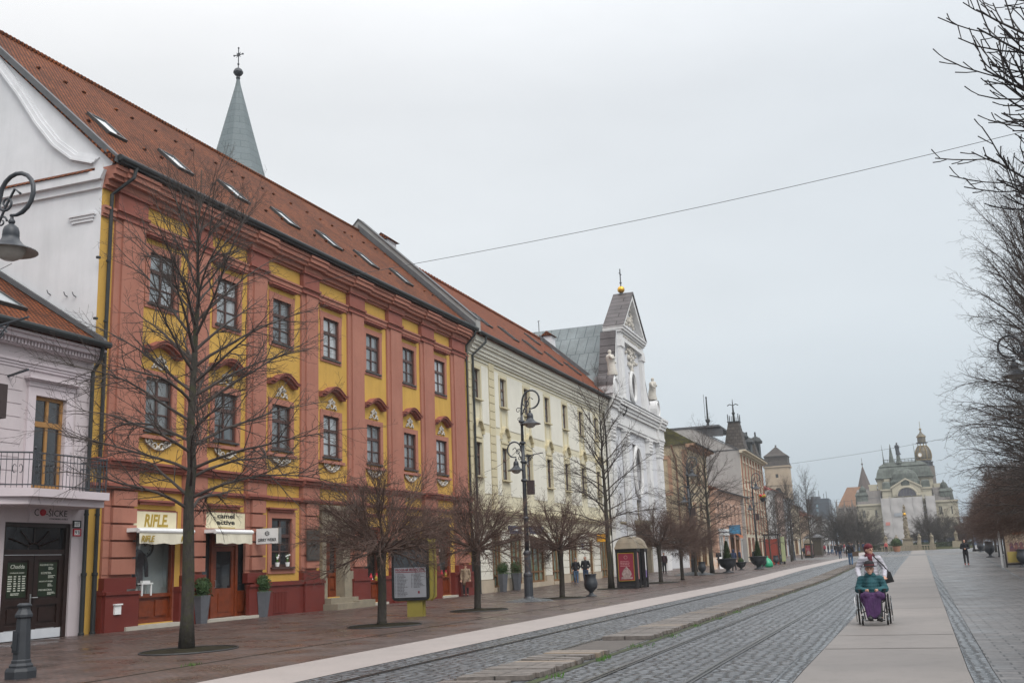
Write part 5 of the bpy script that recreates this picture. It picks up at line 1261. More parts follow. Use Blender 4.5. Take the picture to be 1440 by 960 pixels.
o2, TO2 = house('townhouse', 'low orange two-storey house with shops before the bare grey gable wall', (-21.7, 130.9), .02, 1, 24, 9.6, m_orange, m_tile, [(u, 1.1, 5.6, 8.0) for u in (1.8, 4.8, 7.8, 10.8, 13.8, 16.8, 19.8, 22.5)], m_orange2, 10, 2.2, 5, .5, [(1, 4.2, .6, 4.0, m_shopw, m_glass), (5, 8, .6, 4.0, m_shopw, m_glass), (9, 12, .6, 4.0, m_brownframe, m_glass_dark), (13, 16, .6, 3.8, m_brownframe, m_glass_dark), (17, 20, .6, 3.8, m_shopw, m_glass)])
s = signboard('shop_sign', 'blue square sign standing out from the orange house', .1, 1.5, 4.3, 5.4, -.06, .06, M('sky_blue_sign', (.07, .27, .45), (.06, .22, .4), 4, .4), m_iron, frame(tuple(TO2 @ Vector((8.4, 0, 0))), 1, 0))
s = signboard('shop_sign', 'pale lilac fascia board over the orange house shop', 1, 8, 4.1, 4.9, .02, .12, m_shopw, None, TO2); print_rows(TO2, 2.2, 6.8, 4.35, 4.65, .12, 1, m_navyb, s, 'navy_lettering', 3)
aw = root('awning', 'small orange red awning on the orange house', 'awning', TO2 @ Vector((10.5, 0, 4))); b = MB(TO2); b.along([(-.05, 4.6), (-1.2, 4.05), (-1.2, 3.85), (-1.17, 3.85), (-1.15, 4.0), (-.05, 4.5)], 9, 12); b.build('cloth', M('orange_cloth', (.5, .16, .06), (.42, .13, .05), 3, .8), aw)
s = signboard('shop_sign', 'black fascia board on the orange house', 13, 16.4, 4.0, 4.6, .02, .3, m_black, None, TO2)
# tall palace: bare gable wall to the south, red and cream front, mansard turret
m_grey = M('bare_grey_gable', (.40, .38, .36), (.33, .315, .30), .5, .92, .2, 20, streak=.25, grime=.1)
m_palcream = M('palace_cream', (.60, .53, .40), (.50, .44, .34), 1, .85, .1, 30, streak=.2)
m_brick = M('palace_red', (.34, .165, .105), (.28, .14, .095), 1.5, .85)
m_scale = MB_brick('scale_slate', (.11, .095, .085), (.075, .065, .06), (.045, .04, .035), .6, .5, .05, .6, bmp=.6, var=.4, big=.3)
pw = [(u, 1.2, a, a+2.3) for u in (2.4, 5.6, 8.8, 12.0, 15.2, 18.4, 21.6) for a in (4.9, 8.4, 12.2)]
pl, TPL = house('townhouse', 'ornate red and cream palace with dark mansard turret', (-20.8, 150.2), 0, 1, 25, 16.2, m_palcream, m_lead, pw, m_palcream, 14, 0, 5, .6, [(1+i*4, 4+i*4, .7, 4.0, m_brick, m_glass_dark) for i in range(6)], eave=.9)
TPS = frame((0, 150.15, 0), 1, 0); b = MB(TPS); b.prism([(-42, 0), (-20.82, 0), (-20.82, 16.1), (-27.2, 19.75), (-42, 19.75)], 0, .3); b.build('gable_wall', m_grey, pl)
b = MB(TPS); b.prism([(-20.7, 16.1), (-20.7, 16.25), (-27.2, 19.98), (-27.2, 19.78)], -.15, .5); b.box(-42, -23.4, -.1, 12, 19.78, 20.05); b.prism([(-23, 18.4), (-23, 19.5), (-27.2, 19.9), (-27.2, 19.7), (-25, 18.5)], .3, .5); b.build('gable_coping', m_lead, pl)
b = MB(); b.taper((-21.65, 153.2), 3.0, 4.2, 1.5, 1.8, 16.3, 20.5); b.taper((-21.9, 170), 3.0, 3.6, 1.2, 1.6, 16.3, 19.8); b.build('turret_roof', m_scale, pl)
b = MB()
for x, y, w, z in ((-21.65, 153.2, 1.6, 20.5),):
    b.taper((x, y), w+.15, w+.4, w+.15, w+.4, z, z+.12)
    for i in (-1, -.33, .33, 1):
        for j in (-1, 1): b.tube([(x+i*.7, y+j*.8, z+.1), (x+i*.7, y+j*.8, z+.9)], .04, 4)
    for i in (-1, 1):
        for j in (-1, 1): b.tube([(x+i*.75, y+j*.85, z+.1), (x+i*.75, y+j*.85, z+1.2)], .06, 5)
    b.tube([(x, y, z), (x, y, z+2.4), (x, y, z+3.5)], [.22, .09, .03], 6); b.ball((x, y, z+1.4), .25, 6); b.tube([(x-.8, y, z+2.55), (x-.4, y, z+2.75), (x, y, z+2.5), (x+.4, y, z+2.75), (x+.8, y, z+2.55)], .07, 5)
b.build('roof_crest', m_zinc, pl)
b = MB(); b.lathe((-25.25, 152, 19.7), [(1.0, 0), (.5, .35), (.2, .6), (.15, 1.0)], 10); b.ball((-25.25, 152, 20.95), .35, 10); b.tube([(-25.25, 152, 21.2), (-25.25, 152, 24.4)], [.14, .09], 6); b.ball((-25.25, 152, 24.4), .14, 6); b.tube([(-25.6, 152, 21), (-25.62, 152, 24.9)], .03, 4); b.build('roof_mast', m_zinc, pl)
b = MB()
for y, h in ((156.5, 2.1), (163, 1.9), (173.5, 3.0)):
    b.box(-22.0, -20.7, y-1.1, y+1.1, 16.3, 16.3+h); b.lathe((-21.3, y, 16.3+h), [(1.05, 0), (1.1, .3), (.7, .9), (.15, 1.2), (.12, 1.9)], 10)
b.build('dormer', m_zinc, pl)
b = MB(TPL)
for i in range(7):
    u = .8+i*3.2+1.6; b.fb(u+1.35-.28, u+1.35+.28, 4.4, 15.6, 0, .12) if i < 6 else None
for i in range(8): b.fb(i*3.2+.5, i*3.2+1.0, 4.4, 15.6, 0, .14)
b.build('pilaster', m_brick, pl)
m_whitehouse = M('white_house', (.66, .66, .65), (.58, .58, .58), .6, .85, streak=.15)
m_red = M('red_sheet_roof', (.34, .075, .065), (.28, .065, .058), 1, .6)
hs_ = [('narrow white house with a blank side wall beyond the ornate palace', (-20.4, 176), 8, 11.8, m_whitehouse, m_red, 3.0), ('pale pink house in the far left row', (-20.0, 184.2), 9, 11.9, M('pale_pink', (.55, .42, .36), (.48, .37, .32), 1, .85), m_tile, 2.5),
       ('pale blue-white house in the far left row', (-19.7, 193.4), 9, 11.2, M('pale_blue', (.50, .54, .58), (.45, .49, .53), 1, .85), m_tile, 2.6), ('cream low house in the far left row', (-19.4, 202.6), 12, 10.2, M('far_cream', (.55, .47, .34), (.48, .41, .30), 1, .85), m_tile, 2.6),
       ('tan house with orange roof behind the far trees', (-19.0, 215), 14, 8.6, M('far_tan', (.47, .35, .25), (.4, .3, .22), 1, .85), m_tile_red, 3.4), ('white far house near the vanishing end of the left row', (-18.8, 229.5), 16, 9.0, m_whitehouse, m_tile_red, 2.6),
       ('pale stone house before the dark tower block', (-18.6, 246), 18, 8.6, M('far_stone', (.48, .46, .43), (.42, .4, .38), 1, .85), m_tile, 2.4), ('last pale house of the left row by the cathedral', (-18.0, 265), 24, 9.2, m_whitehouse, m_lead, 1.8)]
for k, (lab, o, u1, zt, wm, rm, rg) in enumerate(hs_):
    n = max(2, int(u1/2.8)); z0 = gz(o[1])
    house('far_house', lab, o, .018, 1, u1, zt, wm, rm, [((i+.5)*u1/n, 1.05, a, a+1.9) for i in range(n) for a in ((z0+4.4, z0+7.3) if zt > 10.5 else (z0+4.4,))], wm, 9, rg, 4.5, z0, [(i*u1/2+.6, (i+1)*u1/2-.6, z0+.1, z0+3.0, (m_brownframe, m_shopw, m_sash)[(i+k) % 3], m_glass_dark) for i in range(2)], eave=.45)
# stone tower with dark bell roof
ut = root('stone_tower', 'tan renaissance stone tower with dark bell-shaped roof', 'tower', (-35, 332, 1.6))
m_tower = M('tower_stone', (.42, .33, .24), (.35, .28, .205), .5, .9, .2, 10, streak=.2)
cx, cy = -34.95, 333.5
b = MB(); b.box(cx-3.6, cx+3.6, cy-3.6, cy+3.6, 0, 28.0); b.build('shaft', m_tower, ut)
b = MB()
for z, e, h in ((28.0, .35, .4), (22.4, .2, .35), (15.0, .25, .4)): b.box(cx-3.6-e, cx+3.6+e, cy-3.6-e, cy+3.6+e, z-h, z)
b.build('cornice', m_tower, ut)
b = MB(); b.taper((cx, cy), 7.8, 7.8, 6.9, 6.9, 28.0, 29.4); b.taper((cx, cy), 6.9, 6.9, 6.9, 6.9, 29.4, 31.0); b.taper((cx, cy), 7.5, 7.5, 5.0, 5.0, 31.0, 32.0); b.taper((cx, cy), 5.0, 5.0, .3, .3, 32.0, 34.2); b.ball((cx, cy, 34.5), .3, 6); b.build('roof', m_scale, ut)
b = MB(frame((cx, cy-3.6, 0), 1, 0)); pts = [(-.95, 18.4), (.95, 18.4)] + [(.95*math.cos(k*PI/8), 20.4+.95*math.sin(k*PI/8)) for k in range(9)]; b.prism(pts, -.04, .1); b.build('belfry_opening', m_black, ut)
b = MB(frame((cx, cy-3.6, 0), 1, 0)); b.fb(-.4, .4, 24.4, 25.5, -.05, .03); b.build('small_window', m_black, ut)
b = MB(frame((cx, cy-3.6, 0), 1, 0)); b.fb(-1.3, 1.3, 18.1, 18.35, 0, .3)
for i in range(6): b.fb(-1.15+i*.42, -1.0+i*.42, 17.0, 18.1, 0, .2)
b.fb(-1.3, 1.3, 16.8, 17.0, 0, .3); b.build('balustrade', m_stone, ut)
rr_ = MB(); rr_.along([(-1, 6), (0, 16.6), (6, 24.0), (14, 14), (14, 6)], -1, 1) if False else None
rch = root('chapel', 'chapel with steep red roof just left of the stone tower', 'building', (-43, 336, 1.6)); b = MB(); b.box(-48, -39.2, 330, 345, 0, 16); b.build('wall', m_tower, rch); b = MB(); b.taper((-43.6, 337), 9.4, 15.5, 5.2, 9, 16, 24.8); b.build('roof', m_red, rch)
# dark office block far away
bk = root('tower_block', 'dark blue-grey office block far behind the houses', 'building', (-43, 610, 1.6))
m_block = M('dark_block', (.022, .034, .048), (.018, .028, .042), .2, .5)
b = MB(); b.box(-49.3, -37.2, 600, 622, 0, 30.2); b.build('wall', m_block, bk)
m_bwin = M('pale_stair_glass', (.16, .24, .28), (.13, .2, .24), .5, .3)
for i in range(7): w = MB(); w.box(-44.1, -43.1, 599.9, 600.02, 10+i*2.6, 11.7+i*2.6); w.build('window', m_bwin, bk)
b = MB(); b.box(-47, -42, 604, 612, 30.2, 31.6)
for x, h in ((-48.4, 3.2), (-46, 4.6), (-44.5, 3.6), (-42.5, 4.8), (-40, 3.0), (-38.5, 4.2), (-45.2, 5.2)): b.tube([(x, 606, 30.2), (x, 606, 30.2+h)], .14, 4)
b.build('roof_aerials', m_iron, bk)
# theatre under scaffolding
m_thc = M('theatre_cream', (.45, .41, .315), (.37, .34, .265), .3, .85, streak=.2)
m_verd = MB_brick('verdigris_copper', (.125, .143, .126), (.15, .165, .147), (.095, .11, .10), .7, 6, .04, .6, bmp=.2, var=.35, big=.55, wob=0)
m_greyr = MB_brick('grey_sheet', (.17, .155, .145), (.15, .14, .13), (.12, .11, .105), .8, 6, .03, .6, bmp=.2, var=.2, big=.2, wob=0)
m_sheet = M('scaffold_sheet', (.42, .40, .39), (.36, .345, .335), .35, .9, .2, 4, grime=.12)
TT = frame((0, 320, 0), 1, 0)
th = root('theatre', 'cream theatre with green copper domes at the end of the street', 'building', (1.7, 320, 1.6))
wl_ = [(x-.5, x+.5, 10.6, 12.9) for x in (-10.4, -7.2, 10.2, 12.9)]
b = MB(TT); b.wall(-12.2, 14.8, 0, 14.2, wl_ + [(-12.0, -11.4, 10.6, 12.6)], 0, .4); b.wall(-5.0, 8.5, 14.2, 18.2, [], .6); b.fb(-5.0, -4.9, 0, 18.2, 0, .6); b.fb(8.4, 8.5, 0, 18.2, 0, .6); b.fb(-12.2, -11.9, 0, 14.2, -12, 0); b.fb(14.5, 14.8, 0, 14.2, -12, 0); b.fb(-6.0, 9.2, 14, 21.7, -12, -4.5); b.fb(-5.0, 8.5, 18.1, 18.3, -4.5, .6); b.build('wall', m_thc, th)
for x0, x1, z0, z1 in wl_:
    f = MB(TT); f.fb(x0, x0+.15, z0, z1, -.2, -.1); f.fb(x1-.15, x1, z0, z1, -.2, -.1); f.fb(x0, x1, z1-.2, z1, -.2, -.11); f.fb((x0+x1)/2-.06, (x0+x1)/2+.06, z0, z1, -.2, -.12); f.prism([(x0-.2, z1), (x1+.2, z1), (x1, z1+.5), ((x0+x1)/2, z1+.75), (x0, z1+.5)], -.15, 0); w = f.build('window', m_thc, th); g = MB(TT); g.fb(x0, x1, z0, z1, -.3, -.2); g.build('pane', m_glass_dark, w)
b = MB(TT)
for a, c in ((-12.4, -5.0), (8.5, 15.0)):
    b.fb(a, c, 14.0, 14.5, 0, .5); b.fb(a, c, 13.2, 13.4, 0, .2); b.fb(a, c, 9.6, 9.9, 0, .25); b.fb(a, c, 6.2, 6.5, 0, .25)
    for i in range(4): x = lerp(a+.5, c-.5, i/3); b.fb(x-.25, x+.25, 9.9, 13.2, 0, .12)
b.fb(-5.2, 8.7, 18.0, 18.4, .55, 1.0); b.build('cornice', m_thc, th)
cxp = 1.75
b = MB(TT); b.prism([(cxp-3.8, 16.2), (cxp-3.8, 18.6), (cxp, 20.8), (cxp+3.8, 18.6), (cxp+3.8, 16.2)], -1.2, -.6); b.strip([(cxp-4.2, 18.4), (cxp, 20.8), (cxp+4.2, 18.4)], .45, -1.5, -.6); b.tube([(cxp+2.75*math.cos(k*PI/14), -1.25, 16.2+2.5*math.sin(k*PI/14)) for k in range(15)], .28, 6); b.build('pediment', m_thc, th)
b = MB(TT); b.prism([(cxp+2.55*math.cos(k*PI/14), 16.2+2.3*math.sin(k*PI/14)) for k in range(15)], -1.24, -1.1); lw = b.build('lunette', M('lunette_glass', (.10, .10, .115), (.07, .07, .085), .8, .2), th)
b = MB(TT)
for q in (-1.6, -.8, 0, .8, 1.6): b.fb(cxp+q-.06, cxp+q+.06, 16.2, 16.2+math.sqrt(max(0, 2.2**2-q*q)), 1.24, 1.3)
b.build('mullion', m_greyr, lw)
def dome(c, w, d, prof, mat, name):
    x, y = c; b = MB(); rings = []
    for k, z in prof:
        ww, dd = w*k, d*k; rings.append([b.p((x+sx*ww/2, y+sy*dd/2, z)) for sx, sy in ((-1,-1),(-.92,-1.0),(.92,-1.0),(1,-1),(1,1),(-1,1))])
    for a, c2 in zip(rings, rings[1:]):
        for i in range(6): b.poly((a[i], a[(i+1)%6], c2[(i+1)%6], c2[i]))
    b.poly(rings[-1]); b.poly(rings[0][::-1]); return b.build(name, mat, th)
dome((1.6, 331), 15.4, 14, [(1.04, 21.6), (1.05, 21.9), (1.0, 22.1), (.97, 23.2), (.93, 24.2), (.86, 24.9), (.87, 25.0), (.88, 25.2), (.74, 26.0), (.62, 26.5)], m_verd, 'main_dome')
b = MB(); b.lathe((1.6, 321.5, 0), [(4.1, 19.2), (4.05, 20.4), (3.7, 21.0), (3.65, 21.6), (3.3, 22.6), (2.4, 23.5), (1.0, 24.0), (.1, 24.1)], 18, sy=.7); b.build('front_dome', m_verd, th, smooth=False)
for x in (-3.5, 7.0): dome((x, 321.5), 2.4, 2.4, [(1.05, 18.3), (1.05, 18.5), (.95, 19.6), (.88, 20.3), (.6, 20.6)], m_verd, 'small_dome')
for a, c, s in ((-12.0, -5.2, -1), (8.7, 13.0, 1)):
    b = MB(TT); b.along([(-.4, 14.5), (2.5, 18.2), (9, 19.2), (9, 14)], a, c); b.build('wing_roof', m_greyr, th)
for x, z in ((-10.6, 14.5), (12.2, 14.5)):
    dome((x, 322), 3.4, 3.4, [(1.05, z), (1.05, z+.3), (.95, z+2.3), (1.05, z+2.4), (1.05, z+2.7), (.8, z+3.4)], m_verd, 'corner_pavilion')
    b = MB(); b.lathe((x+(.4 if x < 0 else -.4), 322, z+3.2), [(.9, 0), (1.0, .7), (.95, 1.2), (.7, 1.7), (.2, 2.1), (.1, 2.6)], 10); b.build('pavilion_cupola', m_verd, th)
b = MB(); b.box(-4.0, -2.5, 323, 325, 18.3, 21.5); b.box(9.2, 11.6, 324, 330, 14.5, 19.5); b.box(-8.4, -6.2, 324, 330, 14.5, 19.9); b.fb(-8.6, -6.0, 19.9, 20.2, -330, -324); b.build('stage_block', m_thc, th)
b = MB()
for x in (-3.6, 5.2): b.tube([(x, 326, 26.2), (x, 326, 28.2), (x-.15, 326, 31.8)], [.25, .12, .03], 5)
for i in range(10): x = -3.4+i*.95; b.tube([(x, 325.5, 26.2), (x, 325.5, 27.2)], .06, 4)
b.tube([(-3.4, 325.5, 27.2), (5.2, 325.5, 27.2)], .09, 4); b.tube([(-3.4, 325.5, 26.7), (5.2, 325.5, 26.7)], .06, 4); b.lathe((-1.4, 330, 26), [(1.0, 0), (.7, 1.2), (.05, 6.2)], 6); b.lathe((.6, 326, 26), [(1.0, 0), (.6, .8), (.5, 2.2), (.3, 2.6)], 8); b.build('roof_finial', m_verd, th)
statue((.6, 326, 28.5), 3.6, 'dark statue on top of the theatre dome', m_iron, 1, 2)
# scaffold sheeting in front of the centre
sc = root('scaffold', 'scaffolding hung with grey sheets in front of the theatre', 'scaffold', (1.7, 318.2, 1.6))
b = MB(frame((0, 317.3, 0), 1, 0)); rr = random.Random(8); nx, nz = 26, 14; x0, x1, z0, z1 = -5.3, 8.9, 3.6, 15.7
def sheetpart(xa, xb, za, zb, nm):
    b = MB(frame((0, 317.3, 0), 1, 0)); nx, nz = max(3, int((xb-xa)*2)), 14
    g = [[b.p((lerp(xa, xb, i/nx), .10*math.sin(i*1.1+j*.3)+.08*math.sin(j*1.7+i*.5), lerp(za, zb, j/nz))) for j in range(nz+1)] for i in range(nx+1)]
    for i in range(nx):
        for j in range(nz): b.poly((g[i][j], g[i+1][j], g[i+1][j+1], g[i][j+1]))
    b.build(nm, m_sheet, sc, smooth=True)
for xa, xb, za in ((-5.4, -3.0, 3.4), (-2.97, .6, 2.9), (.63, 3.0, 5.2), (3.03, 5.6, 5.0), (6.5, 8.9, 4.6)): sheetpart(xa, xb, za, 15.75, 'sheet')
b = MB()
for x in (-5.4, -3, .6, 3, 5.6, 6.5, 8.9):
    for y in (317.7, 319.2): b.tube([(x, y, 1.4), (x, y, 16.3)], .06, 4)
for z in (3.4, 5.4, 7.4, 9.4, 11.4, 13.4, 15.4): b.tube([(-5.4, 317.7, z), (8.9, 317.7, z)], .045, 4); b.box(-5.4, 8.9, 317.8, 319.1, z-.1, z-.03)
b.build('tubes', m_steel, sc)
for x, z, w, h, mt in ((-4.2, 8.6, 1.2, .9, M('red_print', (.5, .2, .17), (.45, .2, .17), 3, .9)), (-1.2, 11.0, 2.0, .9, M('grey_print', (.30, .32, .35), (.28, .3, .32), 3, .9))):
    b = MB(frame((0, 317.3, 0), 1, 0)); b.fb(x-w/2, x+w/2, z-h/2, z+h/2, .2, .22); b.build('printed_patch', mt, sc)
# cathedral behind
m_cath = M('sooty_sandstone', (.20, .175, .15), (.12, .108, .098), .35, .9, .3, 3, streak=.5, grime=.4)
cat_ = root('cathedral', 'sooty brown gothic cathedral with orange roof, dark spire and gilded north tower', 'church', (-16, 420, 1.6))
b = MB(); b.box(-23.4, -9, 420, 460, 0, 17.8); b.build('wall', m_cath, cat_)
b = MB(); b.taper((-16.5, 440), 13.5, 38, 5.0, 34, 17.8, 25.4); b.build('nave_roof', M('glazed_tile', (.27, .15, .085), (.21, .115, .07), .8, .7), cat_)
b = MB()
for x in (-23.2, -20.4, -17.6, -14.6, -11.8): b.box(x-.45, x+.45, 418.9, 420, 0, 16.5); b.taper((x, 419.4), .9, .9, .1, .1, 16.5, 21.0)
for i in range(14): b.taper((-22.6+i*.8, 419.9), .35, .3, .1, .1, 17.8, 18.8)
b.box(-23.5, -9, 419.6, 420, 17.2, 17.8); b.build('buttress', m_cath, cat_)
for x in (-21.8, -19.0, -16.1, -13.2):
    b = MB(frame((0, 420, 0), 1, 0)); b.prism([(x-.6, 5), (x+.6, 5), (x+.6, 13), (x, 14.4), (x-.6, 13)], -.06, .1); b.build('window', m_glass_dark, cat_)
b = MB(); b.lathe((-12.6, 428, 0), [(2.9, 20), (2.9, 23.6)], 8, a0=PI/8); b.build('south_tower', m_cath, cat_); b = MB(); b.lathe((-12.7, 428, 0), [(3.6, 23.2), (2.9, 24.6), (.15, 33.4), (.12, 34.2)], 8, a0=PI/8); b.ball((-12.7, 428, 34.3), .4, 6); b.tube([(-12.7, 428, 34.4), (-12.7, 428, 36.6)], .08, 4); b.build('spire', M('brown_slate', (.10, .075, .065), (.075, .06, .055), 1, .7), cat_)
m_dullgilt = M('dull_gilt', (.24, .17, .07), (.16, .12, .055), 2, .6, metal=.15)
m_giltdark = M('dark_gilt', (.13, .105, .06), (.06, .056, .05), 1.1, .5, metal=.2)
b = MB(); b.box(6.6, 13.2, 424, 430.6, 0, 31.6); b.build('north_tower', m_cath, cat_)
nx_, ny_ = 9.8, 427.3
b = MB()
for z, e in ((31.6, .4), (33.2, .3)): b.lathe((nx_, ny_, z), [(3.2+e, 0), (3.2+e, .3)], 8, a0=PI/8)
for k in range(8):
    a = PI/8 + k*PI/4; b.tube([(nx_+3.0*math.cos(a), ny_+3.0*math.sin(a), 31.8), (nx_+3.0*math.cos(a), ny_+3.0*math.sin(a), 33.3)], .25, 5)
b.lathe((nx_, ny_, 31.6), [(2.7, 0), (2.7, 3.2)], 8, a0=PI/8); b.lathe((nx_, ny_, 0), [(2.0, 40.6), (2.2, 40.9), (1.3, 41.0)], 8); b.build('gallery', m_iron, cat_)
b = MB(); b.lathe((nx_, ny_, 0), [(2.6, 34.2), (2.95, 35.0), (2.95, 36.2), (2.7, 37.6), (2.1, 38.8), (1.6, 39.4), (1.5, 39.7)], 16); b.lathe((nx_, ny_, 0), [(1.5, 41), (1.5, 43.0), (1.8, 43.1), (1.4, 43.7), (.5, 44.6), (.25, 45.4), (.1, 46)], 8); b.build('gilded_dome', m_giltdark, cat_)
b = MB()
for k in range(8):
    a = PI/8+k*PI/4; b.tube([(nx_+q*math.cos(a), ny_+q*math.sin(a), z) for q, z in ((2.75, 34.2), (3.1, 35.2), (3.1, 36.3), (2.82, 37.7), (2.2, 38.9), (1.6, 39.6))], .2, 5); b.tube([(nx_+1.6*math.cos(a), ny_+1.6*math.sin(a), 39.6), (nx_+1.6*math.cos(a), ny_+1.6*math.sin(a), 41)], .14, 4)
for z, q in ((34.2, 2.8), (39.5, 1.65), (43.05, 1.6)): b.tube([(nx_+q*math.cos(k*PI/8), ny_+q*math.sin(k*PI/8), z) for k in range(17)], .2, 5)
b.ball((nx_, ny_, 46.0), .5, 8); b.tube([(nx_, ny_, 46.2), (nx_, ny_, 49)], .08, 4)
b.tube([(nx_-1.2+.85*math.cos(k*PI/8), ny_-3.1, 36.1+.95*math.sin(k*PI/8)) for k in range(17)], .2, 5); b.build('gilded_rib', m_dullgilt, cat_)
b = MB(frame((0, ny_-2.95, 0), 1, 0)); b.prism([(nx_-1.2+.8*math.cos(k*PI/8), 36.1+.9*math.sin(k*PI/8)) for k in range(16)], -.12, .3); b.build('clock_face', m_whitep, cat_)
# plague column in front of the theatre
pc = root('plague_column', 'carved stone column with gilded ball before the theatre', 'monument', (.3, 208, 1.22))
b = MB(); b.taper((.3, 208), 3.4, 3.4, 3.2, 3.2, 1.1, 1.9); b.taper((.3, 208), 1.9, 1.9, 1.6, 1.6, 1.9, 3.2); b.taper((.3, 208), 2.0, 2.0, 2.0, 2.0, 3.2, 3.4); b.build('pedestal', m_stone, pc)
b = MB(); rr = random.Random(3); b.lathe((.3, 208, 3.4), [(.42, 0), (.38, 1.5), (.3, 3.6), (.26, 4.1)], 10)
for k in range(90): t = rr.random(); a = rr.uniform(0, 2*PI); r_ = .46-.18*t; b.ball((.3+r_*math.cos(a), 208+r_*math.sin(a), 3.5+4.0*t), rr.uniform(.10, .2), 5)
b.build('carved_shaft', m_stone, pc); b = MB(); b.ball((.3, 208, 7.75), .32, 8); b.build('gilded_ball', m_gilt, pc, smooth=True)
statue((.3, 208, 8.05), 1.5, 'small figure on top of the plague column', m_stone, 1, 5)
bl = root('balustrade', 'stone balustrade around the plague column', 'balustrade', (.3, 204, 1.2)); b = MB()
for x in [-4.2+i*.45 for i in range(21)]: b.lathe((x, 203.5, gz(203.5)), [(.08, 0), (.14, .4), (.07, .75)], 5)
b.box(-4.5, 5.0, 203.35, 203.65, gz(203.5)+.75, gz(203.5)+.95); b.box(-4.5, 5.0, 203.3, 203.7, gz(203.5)-.1, gz(203.5)+.06); b.build('rail', m_stone, bl)
for i, x in enumerate((-3.4, -1.6, 2.3, 4.4)): statue((x, 205.5, gz(205.5)+1.0), 1.9, 'small stone figure on the balustrade, number %d from the left' % (i+1), m_stone, 1, i+9, 'stone figures on the balustrade')
for i, lab in enumerate(('leftmost stone figure on the balustrade round the plague column', 'stone figure on the balustrade directly left of the plague column', 'stone figure on the balustrade directly right of the plague column', 'rightmost stone figure on the balustrade round the plague column')):
    for o in COL.objects:
        if o.get('label', '').endswith('number %d from the left' % (i+1)): o['label'] = lab
    b = MB(); x = (-3.4, -1.6, 2.3, 4.4)[i]; b.box(x-.35, x+.35, 205.15, 205.85, 1.0, gz(205.5)+1.0); tag(b.build('plinth_block', m_stone), lab.replace('stone figure', 'stone plinth under the figure'), 'plinth', 'plinths on the balustrade')
statue((-8.8, 238, gz(238)+1.5), 2.6, 'pale stone saint on a pedestal between the dark trees', m_stone, 1, 13); b = MB(); b.taper((-8.8, 238), 1.3, 1.3, 1.0, 1.0, 1.2, gz(238)+1.5); tag(b.build('pedestal', m_stone), 'stone pedestal of the pale saint between the dark trees', 'pedestal')
statue((9.5, 228, gz(228)+1.3), 2.0, 'pale stone group on a pedestal beside the right tree row', m_stone, -1, 15); b = MB(); b.taper((9.5, 228), 1.9, 1.6, 1.6, 1.3, 1.2, gz(228)+1.3); tag(b.build('pedestal', m_stone), 'wide stone pedestal beside the right tree row', 'pedestal')
b = MB(); b.box(-9, 13, 206.5, 231, 1.0, 1.42); b.box(-3, 14, 231, 262, 1.0, 1.66); setting('lawn', b, M('dull_lawn', (.075, .085, .035), (.10, .095, .05), 1.5, .9, .6, 8), 'dull green lawn round the plague column')
m_hedge = M('hedge_leaf', (.03, .045, .02), (.05, .06, .03), 5, .9)
b = MB(); rr = random.Random(6)
for k in range(5200):
    x = rr.uniform(-8.5, 13); y = rr.uniform(236, 237.4); z = 1.4 + rr.random()**.7*1.1; a = rr.uniform(0, 2*PI); s = .16; b.face([(x, y, z), (x+s*math.cos(a), y+s*.5, z+s*math.sin(a)), (x-s*math.sin(a), y, z+s*math.cos(a))])
tag(b.build('clipped_hedge', m_hedge, fix=False, uv=False), 'dark clipped hedge behind the lawn of the plague column', 'hedge')
m_bluefence = M('blue_hoarding', (.035, .085, .19), (.03, .07, .16), 1, .5)
for x0, x1, lab in ((3.0, 7.2, 'blue site hoarding behind the grey bare trees'), (10.2, 14.5, 'blue site hoarding right of the stone group'), (-2.6, -1.0, 'narrow dark blue hoarding left of the plague column')):
    r = root('site_hoarding', lab, 'hoarding', (x0, 300, 1.6)); b = MB(); b.box(x0, x1, 300, 300.1, 1.6, 3.9); b.build('panel', m_bluefence, r); b = MB(); [b.box(x, x+.1, 300.1, 300.25, 1.5, 4.0) for x in (x0, (x0+x1)/2, x1-.1)]; b.build('post', m_iron, r)
r = root('site_fence', 'green mesh site fence in front of the theatre', 'fence', (4, 290, 1.6)); b = MB(); b.box(2, 14.5, 290, 290.04, 1.6, 3.0); b.build('mesh', M('green_mesh', (.03, .09, .07), (.025, .075, .06), 2, .8), r); b = MB(); [b.tube([(2+i*2.5, 289.95, 1.5), (2+i*2.5, 289.95, 3.1)], .05, 4) for i in range(6)]; b.build('post', m_iron, r)
def car(loc, rz, col, label, cat='car', van=False):
    r = root('parked_car', label, cat, loc, rz); b = MB()
    h = 1.9 if van else 1.42
    pr = [(-2.1, .35), (2.1, .35), (2.15, .75), (1.35, .92), (.75, h), (-1.3, h), (-1.95, .95), (-2.15, .85)]
    b.prism(pr, -.85, .85); b.build('body', col, r, local=True)
    g = MB(); g.prism([(1.25, .95), (.72, h-.08), (-1.22, h-.08), (-1.75, .98)], -.87, .87); g.build('windows', m_glass_dark, r, local=True)
    for x in (-1.35, 1.35):
        for y in (-.75, .75):
            w = MB(); w.tube([(x, y-.1, .32), (x, y+.1, .32)], .32, 12); t = w.build('wheel', m_black, r, local=True); w = MB(); w.tube([(x, y-.12, .32), (x, y+.12, .32)], .18, 8); w.build('rim', m_steel, t, local=True)
    return r
m_carw = M('white_car_paint', (.7, .72, .75), rough=.25, coat=.5); m_carg = M('grey_car_paint', (.3, .32, .35), rough=.25, coat=.5)
car((-4.6, 262, 1.6), 0, m_carw, 'white car parked beyond the lawn, left of the plague column'); car((3.2, 266, 1.6), 0, m_carg, 'grey car parked behind the balustrade, right of the plague column'); car((8.2, 268, 1.6), 0, m_carw, 'white car parked near the pale stone group on the right', van=True)
